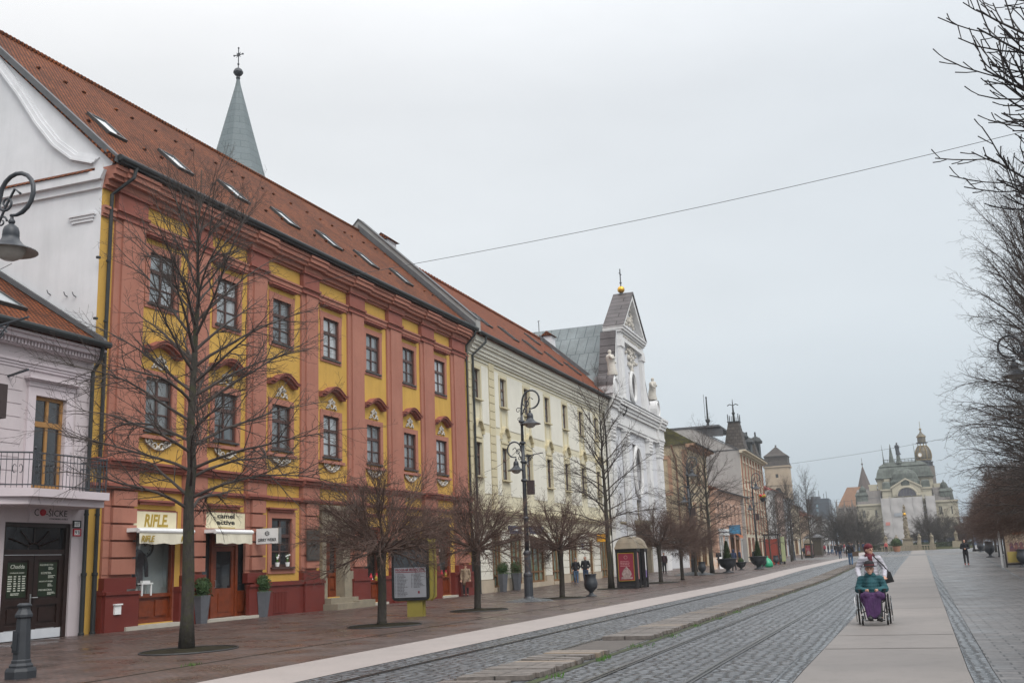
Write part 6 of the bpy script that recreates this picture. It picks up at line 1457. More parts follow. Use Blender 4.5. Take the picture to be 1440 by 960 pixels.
# ------------------------------------------------------------------ street furniture
def spiral(b, c, r, turns, a0, w, ax=(1, 0), n=20, shrink=.75, m=0):
    """wrought scroll in the plane spanned by ax (horizontal) and z"""
    pts = []; rad = []
    for k in range(n+1):
        t = k/n; a = a0 + turns*2*PI*t; q = r*(1-shrink*t)
        pts.append((c[0]+ax[0]*q*math.cos(a), c[1]+ax[1]*q*math.cos(a), c[2]+q*math.sin(a))); rad.append(w*(1-.35*t))
    b.tube(pts, rad, 6, m)
m_opal = M('opal_bowl', (.38, .36, .33), (.30, .285, .26), 6, .25, spec=.6)
m_shade_in = M('shade_enamel', (.30, .25, .21), (.25, .21, .18), 5, .5)
def lamp_head(parent, x, z, s=1.0):
    b = MB(); b.tube([(x, 0, z+.62*s), (x, 0, z+.50*s)], .03*s, 6); b.ball((x, 0, z+.54*s), .06*s, 8)
    b.lathe((x, 0, z), [(.455*s, -.02*s), (.445*s, 0), (.33*s, .045*s), (.22*s, .11*s), (.15*s, .20*s), (.135*s, .26*s), (.14*s, .27*s), (.135*s, .36*s), (.115*s, .43*s), (.05*s, .49*s)], 20, cap=False)
    h = b.build('lamp_shade', m_iron, parent, local=True, smooth=True)
    b = MB(); b.lathe((x, 0, z), [(.448*s, -.019*s), (.3*s, .04*s), (.2*s, .05*s)], 20, cap=False); b.build('shade_lining', m_shade_in, h, local=True, smooth=True)
    b = MB(); b.lathe((x, 0, z), [(.25*s, .04*s), (.245*s, -.03*s), (.19*s, -.12*s), (.1*s, -.17*s), (.005, -.18*s)], 16, cap=False); b.build('glass_bowl', m_opal, h, local=True, smooth=True)
def crook(b, x0, z0, sgn, s):
    """big curl rising from the post at x0 and coming round to carry the lamp"""
    pts = [(x0, 0, z0)]; R_ = .335*s; cx, cz = x0 + sgn*.40*s, z0 + .92*s
    pts += [(x0+sgn*.0, 0, z0+.45*s), (x0+sgn*.02*s, 0, z0+.72*s)]
    for k in range(15):
        a = math.radians(175 - k*20); pts.append((cx + sgn*R_*math.cos(a)*1.0, 0, cz + R_*math.sin(a)*1.05))
    b.tube(pts, [.042*s]*4 + [.036*s]*(len(pts)-6) + [.026*s]*2, 7)
    lx = cx - sgn*.06*s; lz = cz - R_*1.05
    spiral(b, (x0+sgn*.21*s, 0, z0+.80*s), .14*s, 1.3, PI if sgn > 0 else 0, .022*s); spiral(b, (x0+sgn*.14*s, 0, z0+.5*s), .10*s, 1.2, 0, .018*s); spiral(b, (x0-sgn*.12*s, 0, z0+.55*s), .11*s, 1.2, 0, .016*s); spiral(b, (x0-sgn*.1*s, 0, z0+.2*s), .08*s, 1.2, 0, .014*s)
    b.tube([(x0, 0, z0+.3*s), (x0+sgn*.2*s, 0, z0+.75*s), (x0+sgn*.36*s, 0, z0+1.02*s), (x0+sgn*.48*s, 0, z0+.92*s)], .02*s, 6)
    return lx, lz
lp = root('street_lamp', 'tall cast-iron street lamp with two unequal scrolled arms before the cream palace', 'street lamp', (-15.15, 42.5, 0), 0, 'cast-iron street lamps')
b = MB(); b.lathe((0, 0, 0), [(.24, 0), (.24, .12), (.19, .2), (.18, 1.0), (.2, 1.05), (.2, 1.12), (.15, 1.2), (.135, 1.9), (.17, 1.95), (.17, 2.02), (.11, 2.1)], 16)
for k in range(8):
    a = k*PI/4; b.box(.17*math.cos(a)-.02, .17*math.cos(a)+.02, .17*math.sin(a)-.02, .17*math.sin(a)+.02, .22, .95)
b.build('base', m_iron, lp, local=True)
b = MB(); b.lathe((0, 0, 2.1), [(.10, 0), (.082, 3.2), (.075, 4.5)], 14)
for z in (3.4, 5.0, 5.8, 6.62, 7.55): b.lathe((0, 0, z), [(.085, 0), (.14, .04), (.14, .09), (.085, .14)], 12)
b.lathe((0, 0, 6.6), [(.068, 0), (.055, 1.3)], 10); b.build('post', m_iron, lp, local=True, smooth=True)
b = MB(); lx, lz = crook(b, 0, 7.5, 1, 1.15); b.build('upper_arm', m_iron, lp, local=True, smooth=True); lamp_head(lp, lx, lz-.66, 1.02)
b = MB(); lx2, lz2 = crook(b, -.02, 5.55, -1, .95); b.build('lower_arm', m_iron, lp, local=True, smooth=True); lamp_head(lp, lx2, lz2-.56, .85)
b = MB()
b.tube([(.05, 0, 6.1), (.9, 0, 6.2)], .022, 5); spiral(b, (.3, 0, 5.98), .13, 1.4, 0, .018); b.tube([(0, 0, 5.7), (.3, 0, 5.95), (.5, 0, 6.15)], .018, 5)
b.build('banner_bracket', m_iron, lp, local=True)
b = MB(); b.box(.14, .44, -.1, .1, 4.45, 5.05); b.build('hanging_box', M('dark_planter', (.05, .035, .035), rough=.8), lp, local=True)
near = dup(lp, (-14.53, 13.35, 0), 0.0, 'near street lamp at the left picture edge, only its big scroll and bell shade showing', (1.0, 1.0, .968))
for i, (x, y, rz, lab) in enumerate(((-15.4, 81, 0, 'second scrolled street lamp from the cream palace, beside the round bin'), (-13.5, 104, 0, 'third scrolled street lamp, behind the second conifer urn'), (-14.6, 150, 0, 'farthest scrolled street lamp on the left, before the white houses'), (4.75, 41.0, PI, 'scrolled street lamp hidden in the twigs of the right trees'), (8.4, 112, PI, 'far scrolled street lamp in the right tree row'))):
    dup(lp, (x, y, gz(y)), rz, lab)
b = MB(); b.lathe((-15.15, 42.5, 0), [(1.05, .004), (.9, .05), (.5, .10), (.28, .13)], 24); tag(b.build('cobble_mound', m_curb), 'low mound of setts round the foot of the tall lamp post', 'paving mound')
b = MB(); b.lathe((-15.4, 81, gz(81)), [(1.6, .004), (1.2, .1), (.6, .2), (.28, .24)], 24); tag(b.build('cobble_mound', m_curb), 'low mound of setts round the foot of the second lamp post', 'paving mound')
# flower basket on the third lamp
fb_ = root('flower_basket', 'hanging basket of red and yellow flowers on the third lamp', 'flower basket', (-12.55, 103.9, 6.9)); b = MB(); b.lathe((-12.55, 103.9, 6.5), [(.1, 0), (.32, .3), (.34, .4)], 10); b.build('basket', m_iron, fb_)
for nm, col, n_ in (('yellow_blossoms', m_gold, 9), ('red_blossoms', m_redlamp, 6)):
    b = MB(); rr = random.Random(n_)
    for k in range(n_): b.ball((-12.55+rr.uniform(-.3, .3), 103.9+rr.uniform(-.3, .3), 7.0+rr.uniform(-.1, .22)), .14, 6)
    b.build(nm, col, fb_)
# hydrant-like bollard
bo = root('bollard', 'dark grey cast-iron bollard with moulded cap at the lower left corner', 'bollard', (-14.23, 14.23, 0))
m_boll = M('bollard_paint', (.032, .036, .042), (.024, .027, .032), 8, .5, .25, 120)
A8 = PI/8
b = MB(); b.lathe((0, 0, 0), [(.26, 0), (.265, .12), (.245, .17), (.2, .18), (.205, .21), (.17, .25)], 8, a0=A8); b.build('base', m_boll, bo, local=True)
b = MB(); b.lathe((0, 0, .25), [(.165, 0), (.165, .04), (.15, .06), (.115, .74)], 8, a0=A8); b.build('shaft', m_boll, bo, local=True)
b = MB(); b.lathe((0, 0, .98), [(.12, 0), (.15, .02), (.15, .06), (.115, .12), (.1, .15), (.1, .18), (.125, .2), (.125, .22), (.09, .25)], 8, a0=A8); b.build('cap', m_boll, bo, local=True)
b = MB(); b.box(-.065, .065, -.158, -.135, .42, .78); b.box(-.045, .045, -.172, -.15, .46, .74); b.tube([(-.15, 0, .52), (-.2, 0, .52)], .05, 8); b.build('access_door', m_boll, bo, local=True)
# tall grey planters with clipped box
m_planter = M('slate_planter', (.105, .11, .125), (.085, .09, .10), 6, .6, .15, 60)
m_box = M('box_leaf', (.022, .05, .014), (.045, .085, .022), 6, .7)
m_conif = M('conifer_leaf', (.03, .055, .018), (.05, .075, .02), 4, .8)
def leafball(b, c, r, n, s, rr, prof=None, sz=1.0):
    for k in range(n):
        u = rr.uniform(-1, 1); a = rr.uniform(0, 2*PI); q = math.sqrt(1-u*u); R_ = r*rr.uniform(.72, 1.06)
        p = Vector((c[0]+R_*q*math.cos(a), c[1]+R_*q*math.sin(a), c[2]+R_*u*sz)); d1 = Vector((rr.uniform(-1, 1), rr.uniform(-1, 1), rr.uniform(-1, 1))).normalized()*s; d2 = Vector((rr.uniform(-1, 1), rr.uniform(-1, 1), rr.uniform(-1, 1))).normalized()*s*.7
        b.face([p-d1*.5, p+d2*.5, p+d1*.6, p-d2*.5])
pb = root('box_planter', 'tall slate planter with clipped box ball left of the shop door', 'planter', (-22.72, 30.5, 0), 0, 'slate planters with box balls by the shop fronts')
b = MB(); b.lathe((0, 0, 0), [(.20, 0), (.31, .90), (.31, .93), (.26, .93), (.25, .86)], 6); b.build('pot', m_planter, pb, local=True)
b = MB(); rr = random.Random(2); b.ball((0, 0, 1.2), .24, 12); leafball(b, (0, 0, 1.2), .33, 900, .06, rr)
for k in range(30): a = rr.uniform(0, 2*PI); p = Vector((.3*math.cos(a), .3*math.sin(a), .96)); b.face([p, p+Vector((.03, 0, .0)), p+Vector((.1*math.cos(a), .1*math.sin(a), -.1))])
b.build('box_ball', m_box, pb, local=True, fix=False, uv=False)
dup(pb, (-22.75, 34.15, 0), .5, 'tall slate planter with clipped box ball under the white projecting sign')
dup(pb, (-22.35, 58.3, 0), .9, 'tall slate planter with box ball left of the cream palace door', 1.12); dup(pb, (-22.3, 60.45, 0), .2, 'tall slate planter with box ball and trailing ivy right of the cream palace door', 1.12)
# goblet bins and planting urns
bi = root('goblet_bin', 'dark goblet-shaped litter urn right of the two men', 'litter bin', (-13.55, 46.4, 0), 0, 'goblet litter urns on the left pavement')
b = MB(); b.lathe((0, 0, 0), [(.26, 0), (.26, .03), (.12, .09), (.08, .16), (.10, .2), (.27, .36), (.315, .52), (.30, .64), (.255, .78), (.25, .92), (.285, .965), (.285, .985), (.245, .985), (.23, .8)], 20); b.build('bowl', m_iron, bi, local=True, smooth=True)
b = MB(); b.lathe((0, 0, .83), [(.235, 0), (.235, .01)], 16); b.build('liner', m_black, bi, local=True)
for x, y, lab in ((-14.65, 80.3, 'dark goblet litter urn beside the second lamp post'), (-12.7, 101.4, 'dark goblet litter urn touching the green refuse sack'), (-12.9, 113.3, 'dark goblet litter urn before the red hoarding, left one of two'), (-13.6, 124, 'dark goblet litter urn before the red hoarding, right one of two')): dup(bi, (x, y, gz(y)), 0, lab)
rbg = 'dark waste urns along the right trees'
dup(bi, (6.75, 73.6, gz(73.6)), 0, 'large dark waste urn in front of the poster panel on the right', 1.12, rbg); dup(bi, (7.55, 113, gz(113)), 0, 'dark waste urn in mid distance under the right trees', 1.55, rbg); dup(bi, (9.6, 160, gz(160)), 0, 'farthest dark waste urn, by the domed poster kiosk', 1.5, rbg)
def urn(loc, label, s, plant, grp='planting urns on the left pavement'):
    u = root('planting_urn', label, 'urn', loc, 0, grp); b = MB(); b.lathe((0, 0, 0), [(.42*s, 0), (.42*s, .07*s), (.2*s, .12*s), (.14*s, .22*s), (.2*s, .3*s), (.52*s, .48*s), (.68*s, .78*s), (.74*s, 1.0*s), (.82*s, 1.05*s), (.82*s, 1.1*s), (.7*s, 1.1*s), (.66*s, .95*s)], 22); b.build('bowl', m_iron, u, local=True, smooth=True)
    b = MB(); rr = random.Random(int(loc[1]))
    b.lathe((0, 0, .94*s), [(.68*s, 0), (.68*s, .02)], 16)
    if plant == 'conifer':
        b.lathe((0, 0, 1.0*s), [(.22*s, 0), (.2*s, .5*s), (.04*s, 1.3*s)], 8)
        for k in range(1500):
            t = rr.random()**1.4; a = rr.uniform(0, 2*PI); q = s*(.30*(1-t)**.8+.03)*rr.uniform(.8, 1.12); p = Vector((q*math.cos(a), q*math.sin(a), s*(1.02+1.38*t))); b.face([p, p+Vector((.05*math.cos(a+1), .05*math.sin(a+1), .02)), p+Vector((.07*math.cos(a), .07*math.sin(a), .10*s))])
    else: b.ball((0, 0, 1.2*s), .3*s, 8); leafball(b, (0, 0, 1.22*s), .42*s, 500, .09, rr)
    b.build('shrub', m_conif if plant == 'conifer' else m_box, u, local=True, fix=False, uv=False); return u
urn((-13.3, 84.0, gz(84)), 'wide dark urn with a pointed conifer, nearer of the two conifer urns', 1.0, 'conifer'); urn((-13.6, 93.2, gz(93.2)), 'small low urn with a tuft of shrub between the two conifer urns', .62, 'ball'); urn((-12.2, 94.0, gz(94)), 'wide dark urn with a pointed conifer beside the green refuse sack', 1.0, 'conifer')
sk = root('refuse_sack', 'bright green plastic refuse sack leaning on the pavement', 'refuse sack', (-12.45, 102, gz(102))); b = MB(); rr = random.Random(4); b.lathe((-12.45, 102, gz(102)), [(.42, 0), (.52, .15), (.46, .45), (.3, .72), (.1, .92), (.16, 1.05)], 14, sx=1.1); 
b.build('sack', M('green_plastic', (.02, .33, .17), (.02, .26, .13), 6, .3), sk, smooth=True); b = MB(); b.lathe((-12.45, 102, gz(102)+.9), [(.115, 0), (.115, .05)], 8); b.build('tie', m_black, sk)
tp = root('terracotta_planter', 'terracotta pot with a round shrub at the far end of the cobbles', 'planter', (-1.6, 196, gz(196))); b = MB(); b.lathe((-1.6, 196, gz(196)), [(.45, 0), (.65, .75), (.72, .8), (.72, .9)], 12); b.build('pot', M('terracotta', (.42, .2, .12), (.36, .17, .1), 3, .8), tp); b = MB(); leafball(b, (-1.6, 196, gz(196)+1.5), .95, 700, .2, random.Random(3), sz=.8); b.ball((-1.6, 196, gz(196)+1.5), .75, 8); b.build('shrub', m_conif, tp, fix=False)
# ---- olive poster stand
m_olive = M('olive_metal', (.25, .205, .04), (.21, .17, .035), 3, .45, .1, 60)
ps_ = root('poster_stand', 'olive yellow poster stand with dark glass and a white March programme sheet', 'poster stand', (-15.4, 32.0, 0))
TS = frame((-15.45, 31.9, 0), .985, .17)
def rr_rect(u0, u1, z0, z1, r, n=5):
    pts = []
    for cx_, cz_, a0 in ((u1-r, z0+r, -PI/2), (u1-r, z1-r, 0), (u0+r, z1-r, PI/2), (u0+r, z0+r, PI)):
        for k in range(n+1): a = a0 + k*PI/2/n; pts.append((cx_+r*math.cos(a), cz_+r*math.sin(a)))
    return pts
b = MB(TS); b.prism(rr_rect(-.62, .72, .50, 2.5, .16), -.10, .16); b.build('case', m_olive, ps_)
b = MB(TS); b.prism(rr_rect(-.66, .62, .52, 2.48, .14), -.16, -.101); b.build('dark_frame', m_black, ps_)
b = MB(TS); b.prism(rr_rect(-.58, .54, .6, 2.4, .08), -.175, -.161); b.build('glass', m_glass_dark, ps_)
b = MB(TS); b.prism([(-.56, .62), (.52, .62), (.52, 1.58), (-.56, 1.58)], -.184, -.176); b.build('programme_sheet', M('programme_paper', (.24, .245, .265), (.21, .22, .24), 3, .5), ps_)
m_dkred = M('dark_red_ink', (.16, .02, .03), rough=.6); m_ink2 = M('grey_ink', (.07, .07, .08), rough=.6)
text('PROGRAM MAREC 2016', TS, -.02, 1.51, .184, 1.0, .085, m_dkred, ps_, bold=.02)
b = MB(TS); b.fb(-.53, .5, 1.42, 1.445, .184, .187); b.build('red_rule', m_dkred, ps_)
for q0, q1, k, zz in ((-.53, -.49, 1, .66), (-.46, -.06, 2, .66), (.02, .06, 3, .92), (.10, .49, 4, .92)): print_rows(TS, q0, q1, zz, 1.39, .184, 16 if zz < .7 else 11, m_ink2, ps_, 'programme_lines', k, .45, fill=.42)
b = MB(TS); b.fb(.24, .30, .74, .82, .184, .187); b.build('red_crest', m_dkred, ps_)
b = MB(TS); b.fb(-.16, .36, 0, .52, -.08, .10); b.fb(.36, .42, 0, .52, -.1, .02); b.build('foot', m_olive, ps_)
b = MB(TS); b.tube([(.68, -.02, 2.45), (.78, .02, 2.52), (.80, .06, 1.5), (.78, .06, .62), (.62, .05, .5)], .035, 6); b.build('side_rail', m_olive, ps_)
# ---- twin phone booths with domed tops
m_booth = M('booth_frame', (.018, .016, .017), (.028, .025, .026), 5, .5)
m_domet = M('booth_dome', (.25, .20, .14), (.175, .15, .11), 2, .6, streak=.3)
m_poster = M('crimson_poster', (.23, .025, .045), (.19, .02, .04), 3, .35)
def booth(loc, label, rz, back):
    r = root('phone_booth', label, 'phone booth', loc, rz, 'twin phone booths'); w = .52
    b = MB(); 
    for x in (-w, w):
        for y in (-w, w): b.box(x-.07, x+.07, y-.07, y+.07, 0, 2.1)
    b.box(-w-.08, w+.08, -w-.08, w+.08, 1.98, 2.14); b.box(-w, w, -w, w, .04, .08); b.box(-w, w, w-.04, w, .1, 1.98); b.box(-w, -w+.04, -w, w, .1, .3); b.box(w-.04, w, -w, w, .1, .3); b.box(-w, w, -w, -w+.04, .12, .42); b.build('frame', m_booth, r, local=True)
    b = MB(); prof = [(w+.12, 2.14), (w+.10, 2.2)] + [((w+.06)*math.cos(k*PI/14), 2.2+.62*math.sin(k*PI/14)) for k in range(1, 7)] + [(.06, 2.84)]
    rings = [[b.p((sx*q, sy*q, z)) for sx, sy in ((-1,-1),(-.5,-1.08),(.5,-1.08),(1,-1),(1.08,-.5),(1.08,.5),(1,1),(.5,1.08),(-.5,1.08),(-1,1),(-1.08,.5),(-1.08,-.5))] for q, z in prof]
    for a, c in zip(rings, rings[1:]):
        for i in range(12): b.poly((a[i], a[(i+1)%12], c[(i+1)%12], c[i]))
    b.poly(rings[-1]); b.build('dome', m_domet, r, local=True)
    if back:
        b = MB(); b.box(-w+.05, w-.1, -w-.085, -w-.03, .42, 1.92); pst = b.build('poster', m_poster, r, local=True)
        Tm = frame((0, -w-.085, 0), 1, 0)
        e = MB(Tm)
        for q in ((-w+.05, -w+.08, .42, 1.92), (w-.13, w-.1, .42, 1.92), (-w+.05, w-.1, .42, .45), (-w+.05, w-.1, 1.89, 1.92)): e.fb(*q, -.01, .012)
        e.build('gold_border', m_gold, pst, local=True)
        mr = M('pink_ink', (.45, .22, .22), rough=.6)
        print_rows(Tm, -.34, .28, 1.18, 1.50, .0, 4, mr, pst, 'poster_lines', 6, .3, local=True, fill=.45)
        c = MB(Tm); c.tube([(-.03+.09*math.cos(k*PI/6), -.004, 1.68+.09*math.sin(k*PI/6)) for k in range(13)], .012, 4); c.build('poster_emblem', mr, pst, local=True)
        e = MB(Tm); e.ball((-.02, -.005, .80), .27, 14, sz=.8); e.lathe((-.02, -.005, .95), [(.22, 0), (.14, .1), (.02, .22)], 12); e.prism([(-.34, .52), (.28, .52), (.30, .62), (-.32, .64)], -.02, -.005); e.v = [Vector((v.x, -w-.085+(v.y+w+.085)*.06-.004, v.z)) for v in e.v]; e.build('cake_picture', M('cake_tones', (.42, .33, .30), (.16, .10, .10), 9, .6), pst, local=True)
        b = MB(); b.box(w-.02, w+.075, -w+.12, -w+.5, .5, 1.92); b.build('side_poster', M('pink_poster', (.40, .17, .16), (.30, .10, .10), 5, .4), r, local=True)
    else:
        b = MB(); b.box(-w+.1, w-.1, -w-.08, -w-.03, .42, 1.92); b.build('glass_panel', m_glass_dark, r, local=True)
        b = MB(); b.box(w-.02, w+.075, -w+.1, -w+.42, .95, 1.95); b.build('white_poster', m_whitep, r, local=True); b = MB(); b.box(w-.018, w+.077, -w+.1, -w+.42, .55, .949); b.build('violet_poster', M('violet_print', (.22, .15, .38), (.2, .13, .34), 4, .5), r, local=True)
    b = MB(); b.box(-.16, .16, w-.2, w-.05, 1.0, 1.6); b.box(-.1, .1, w-.24, w-.2, 1.2, 1.5); b.build('telephone', m_steel, r, local=True); return r
booth((-14.5, 57.2, 0), 'phone booth with a crimson cake poster, nearer of the domed pair', .1, True); booth((-14.5, 59.0, 0), 'phone booth with white and violet posters, farther of the domed pair', .1, False)
kb = booth((-13.9, 166, gz(166)), 'far domed phone booth with a crimson poster on the left pavement', 0, True); kb['group'] = 'far phone booth'
# column kiosk on the right and the big poster panel
kr = root('poster_kiosk', 'round domed poster kiosk with blue poster under the right trees', 'kiosk', (9.9, 170, gz(170))); z = gz(170)
b = MB(); b.lathe((9.9, 170, z), [(.85, 0), (.85, .3), (.75, .3), (.75, 2.9), (1.0, 2.95)], 16); b.build('drum', m_booth, kr); b = MB(); b.lathe((9.9, 170, z+2.95), [(1.05, 0), (.95, .3), (.5, .9), (.1, 1.2)], 16); b.build('dome', m_domet, kr)
b = MB(frame((9.9, 169.2, 0), 1, 0)); b.fb(-.55, .45, z+.9, z+2.7, 0, .06); b.build('blue_poster', M('blue_poster', (.10, .25, .45), (.45, .3, .2), .8, .4), kr); b = MB(frame((9.9, 169.2, 0), 1, 0)); b.fb(-.5, .5, z+.3, z+.88, 0, .07); b.build('white_poster', m_whitep, kr)
sgn = root('poster_display', 'tall double-sided poster panel at the right picture edge', 'poster panel', (6.6, 74.5, gz(74))); TQ_ = frame((5.85, 74.0, gz(74)), 1, -.12)
b = MB(TQ_); b.fb(-.06, .04, 0, 2.85, -.1, .12); b.fb(1.75, 1.85, 0, 2.85, -.1, .12); b.fb(.04, 1.75, 2.75, 2.85, -.1, .12); b.fb(.04, 1.75, .12, .25, -.1, .12); b.build('frame', m_booth, sgn)
b = MB(TQ_); b.fb(-.34, -.22, 0, 2.9, -.5, -.3); b.build('white_post', m_whitep, sgn)
b = MB(TQ_); b.fb(.04, 1.75, .25, 2.75, -.06, .06); pst = b.build('poster', M('beige_poster', (.36, .28, .20), (.30, .22, .16), 1.4, .4), sgn)
b = MB(TQ_); b.fb(.1, 1.7, .3, .95, .06, .065); b.build('yellow_field', M('dull_yellow', (.40, .31, .09), (.36, .28, .08), 2, .5), pst)
b = MB(TQ_); b.prism([(.55, 2.0), (1.5, 2.08), (1.5, 2.2), (.55, 2.14)], -.066, -.06); b.build('orange_bar', M('orange_print', (.42, .14, .06), rough=.5), pst)
b = MB(TQ_); rr = random.Random(9)
for k in range(5): x = .4+k*.28; b.prism([(x+.13*math.cos(a*PI/5), 1.35+.02*k+.17*math.sin(a*PI/5)) for a in range(10)], -.067, -.061); b.prism([(x-.15, .98), (x+.15, .98), (x+.12, 1.25), (x-.12, 1.25)], -.0665, -.061)
b.build('crowd_picture', M('portrait_tones', (.25, .10, .06), (.06, .04, .09), 6, .6), pst); print_rows(TQ_, .75, 1.6, 2.4, 2.5, .06, 1, m_black, pst, 'poster_lines', 3); text('O', TQ_, .5, 2.45, .06, .14, .16, m_black, pst)
# hoardings, A-boards and stalls on the far left pavement
rh = root('red_hoarding', 'red board stall with dark posts behind the far left trees', 'stall', (-13.3, 117, gz(117))); z = gz(117); b = MB(); b.box(-14.3, -13.0, 117, 118.6, z, z+2.7); b.build('board', M('red_board', (.27, .05, .032), (.21, .04, .028), 1, .6), rh); b = MB(); [b.box(x, x+.14, 116.9, 117.04, z, z+3.2) for x in (-14.4, -12.96)]; b.box(-14.5, -12.7, 116.8, 118.7, z+3.1, z+3.25); b.build('post', m_booth, rh)
tm = root('totem_sign', 'narrow pale green totem beside the red stall', 'sign', (-12.6, 118, z)); b = MB(); b.box(-12.75, -12.35, 117.8, 117.95, z+.3, z+2.9); b.build('panel', M('pale_green_print', (.40, .45, .22), (.34, .4, .25), 2, .5), tm); b = MB(); b.box(-12.65, -12.45, 117.95, 118.1, z, z+2.9); b.build('post', m_booth, tm)
for x, y, lab, mt in ((-17.3, 101, 'white and orange pavement board by the orange house', M('orange_white_print', (.6, .35, .2), (.62, .6, .56), 4, .5)), (-16.9, 104, 'pale grey pavement board by the orange house', m_whitep)):
    r = root('a_board', lab, 'pavement sign', (x, y, gz(y))); b = MB(); b.along([(0, 0), (.25, 1.1), (.29, 1.1), (.06, 0)], -.35, .35); b.v = [v + Vector((x, y, gz(y))) for v in b.v]; b.build('front_leaf', mt, r); b = MB(); b.along([(.55, 0), (.31, 1.1), (.27, 1.1), (.49, 0)], -.35, .35); b.v = [v + Vector((x, y, gz(y))) for v in b.v]; b.build('rear_leaf', mt, r)
sb = root('bus_shelter', 'small dark kiosk shelter at the far end of the left pavement', 'kiosk', (-14.2, 180, gz(180))); z = gz(180); b = MB(); b.box(-15.4, -13.0, 180, 184, z+.1, z+3.0); b.build('wall', M('dark_timber', (.075, .062, .045), (.055, .048, .035), 2, .7), sb); b = MB(); b.taper((-14.2, 182), 3.0, 4.8, 1.6, 3.0, z+3.0, z+3.5); b.build('roof', m_lead, sb)
# graffiti scrawl on the low wall
b = MB(TW); rr = random.Random(12)
for u in (-25.2, -24.6, -24.0, -23.4): b.tube([(u+.25*math.cos(k*1.3), .0, 1.9+.22*math.sin(k*2.1+u)) for k in range(9)], .04, 4)
tag(b.build('graffiti', m_black), 'black scrawled graffiti on the low white wall', 'graffiti')
for a, c, lab in (((-23.1, 37.3, 13.62), (12.5, 37.3, 16.0), 'thin cable across the street from the ochre palace eaves'), ((-20.6, 160, 14.2), (14, 160, 17.6), 'thin cable across the street beyond the ornate palace'), ((-19.5, 215, 10.6), (16, 215, 13.4), 'farthest thin cable across the street before the cathedral'), ((-23.2, 22, 10.55), (-36, 25.4, 9.9), 'loose cable along the white gable above the lilac roof'), ((-22.8, 57, 6.9), (-15.1, 42.6, 6.65), 'cable from the cream palace to the tall lamp post'), ((-15.1, 42.6, 6.7), (-22.8, 80, 7.6), 'cable from the tall lamp post to the far end of the cream palace')):
    b = MB(); A, B_ = Vector(a), Vector(c); b.tube([A.lerp(B_, t/14) - Vector((0, 0, .012*(A-B_).length*math.sin(PI*t/14))) for t in range(15)], .011 if a[1] < 100 else .02, 4); tag(b.build('overhead_cable', m_iron), lab, 'cable')
# ------------------------------------------------------------------ people
def skin_mat(): return M('skin', (.48, .28, .20), (.42, .23, .165), 8, .55)
m_skin = skin_mat()
def cloth(name, c, c2=None, bmp=.3): return M(name, c, c2, 7, .85, bmp, 45)
def cloth_folds(name, c, c2, stretch=(1, 1, .14), scale=16, quilt=0):
    """cloth with soft hanging folds, or stitched rows when quilted"""
    m, nt, b = _nt(name); co = coords(nt, 'Object', stretch); n = noise(nt, co, scale, 3, .5)
    L(nt, mixc(nt, ramp(nt, noise(nt, coords(nt), 6, 4), [(.35, 0.), (.65, 1.)]), c, c2), b.inputs['Base Color']); b.inputs['Roughness'].default_value = .85; h = n
    if quilt:
        w = N(nt, 'ShaderNodeTexWave', wave_type='BANDS', bands_direction='Z', wave_profile='SIN'); w.inputs['Scale'].default_value = quilt; w.inputs['Distortion'].default_value = 1.2; w.inputs['Detail'].default_value = 2
        L(nt, coords(nt), w.inputs['Vector']); a = N(nt, 'ShaderNodeMath', operation='MULTIPLY_ADD'); L(nt, n, a.inputs[0]); a.inputs[1].default_value = .7; L(nt, w.outputs['Fac'], a.inputs[2]); h = a.outputs[0]
    bump(nt, b, h, .9, .007 if quilt else .04); return m
def blob(name, parts, vox, mat, parent, smooth=3):
    """one continuous surface grown over tapered limbs and ellipsoids"""
    b = MB()
    for q in parts:
        if q[0] == 'e': b.ball(q[1], 1.0, 14, sz=q[2][2], sx=q[2][0], sy=q[2][1])
        else:
            p0, r0, p1, r1 = Vector(q[1]), q[2], Vector(q[3]), q[4]; b.ball(p0, r0, 12); b.ball(p1, r1, 12); b.tube([p0, p1], [r0, r1], 12)
    me = bpy.data.meshes.new(name); me.from_pydata([tuple(v) for v in b.v], [], b.f)
    o = bpy.data.objects.new(name, me); COL.objects.link(o)
    bm = bmesh.new(); bm.from_mesh(me); bmesh.ops.recalc_face_normals(bm, faces=bm.faces); bm.to_mesh(me); bm.free()
    m = o.modifiers.new('r', 'REMESH'); m.mode = 'VOXEL'; m.voxel_size = vox; m.use_smooth_shade = True
    s = o.modifiers.new('s', 'SMOOTH'); s.iterations = smooth; s.factor = .5
    dg = bpy.context.evaluated_depsgraph_get(); dg.update()
    m2 = bpy.data.meshes.new_from_object(o.evaluated_get(dg)); bpy.data.objects.remove(o); bpy.data.meshes.remove(me)
    m2.name = name; m2.materials.clear(); m2.materials.append(mat)
    o = bpy.data.objects.new(name, m2); COL.objects.link(o)
    if parent: o.parent = parent; LOC[o.name] = Vector()
    return o
def hand_parts(w, d, side, curl=.5):
    """palm, four bent fingers and a thumb, starting at the wrist and pointing along d"""
    d = Vector(d).normalized(); s = d.cross(Vector((0, -1, 0)));
    if s.length < .2: s = Vector((1, 0, 0))
    s.normalize(); n = s.cross(d); w = Vector(w); out = [('c', w, .028, w+d*.075, .034)]
    for i, l in enumerate((.062, .074, .07, .052)):
        a = w + d*.085 + s*(i-1.5)*.021; k1 = a + d*l*.55 + n*.008*curl; out += [('c', a, .0098, k1, .0092), ('c', k1, .0092, k1 + d*l*.45*(1-curl*.4) + n*l*.5*curl, .008)]
    a = w + d*.03 + s*side*.03; out += [('c', a, .012, a + d*.03 + s*side*.03, .0105), ('c', a + d*.03 + s*side*.03, .0105, a + d*.062 + s*side*.03 + n*.01, .009)]
    return out
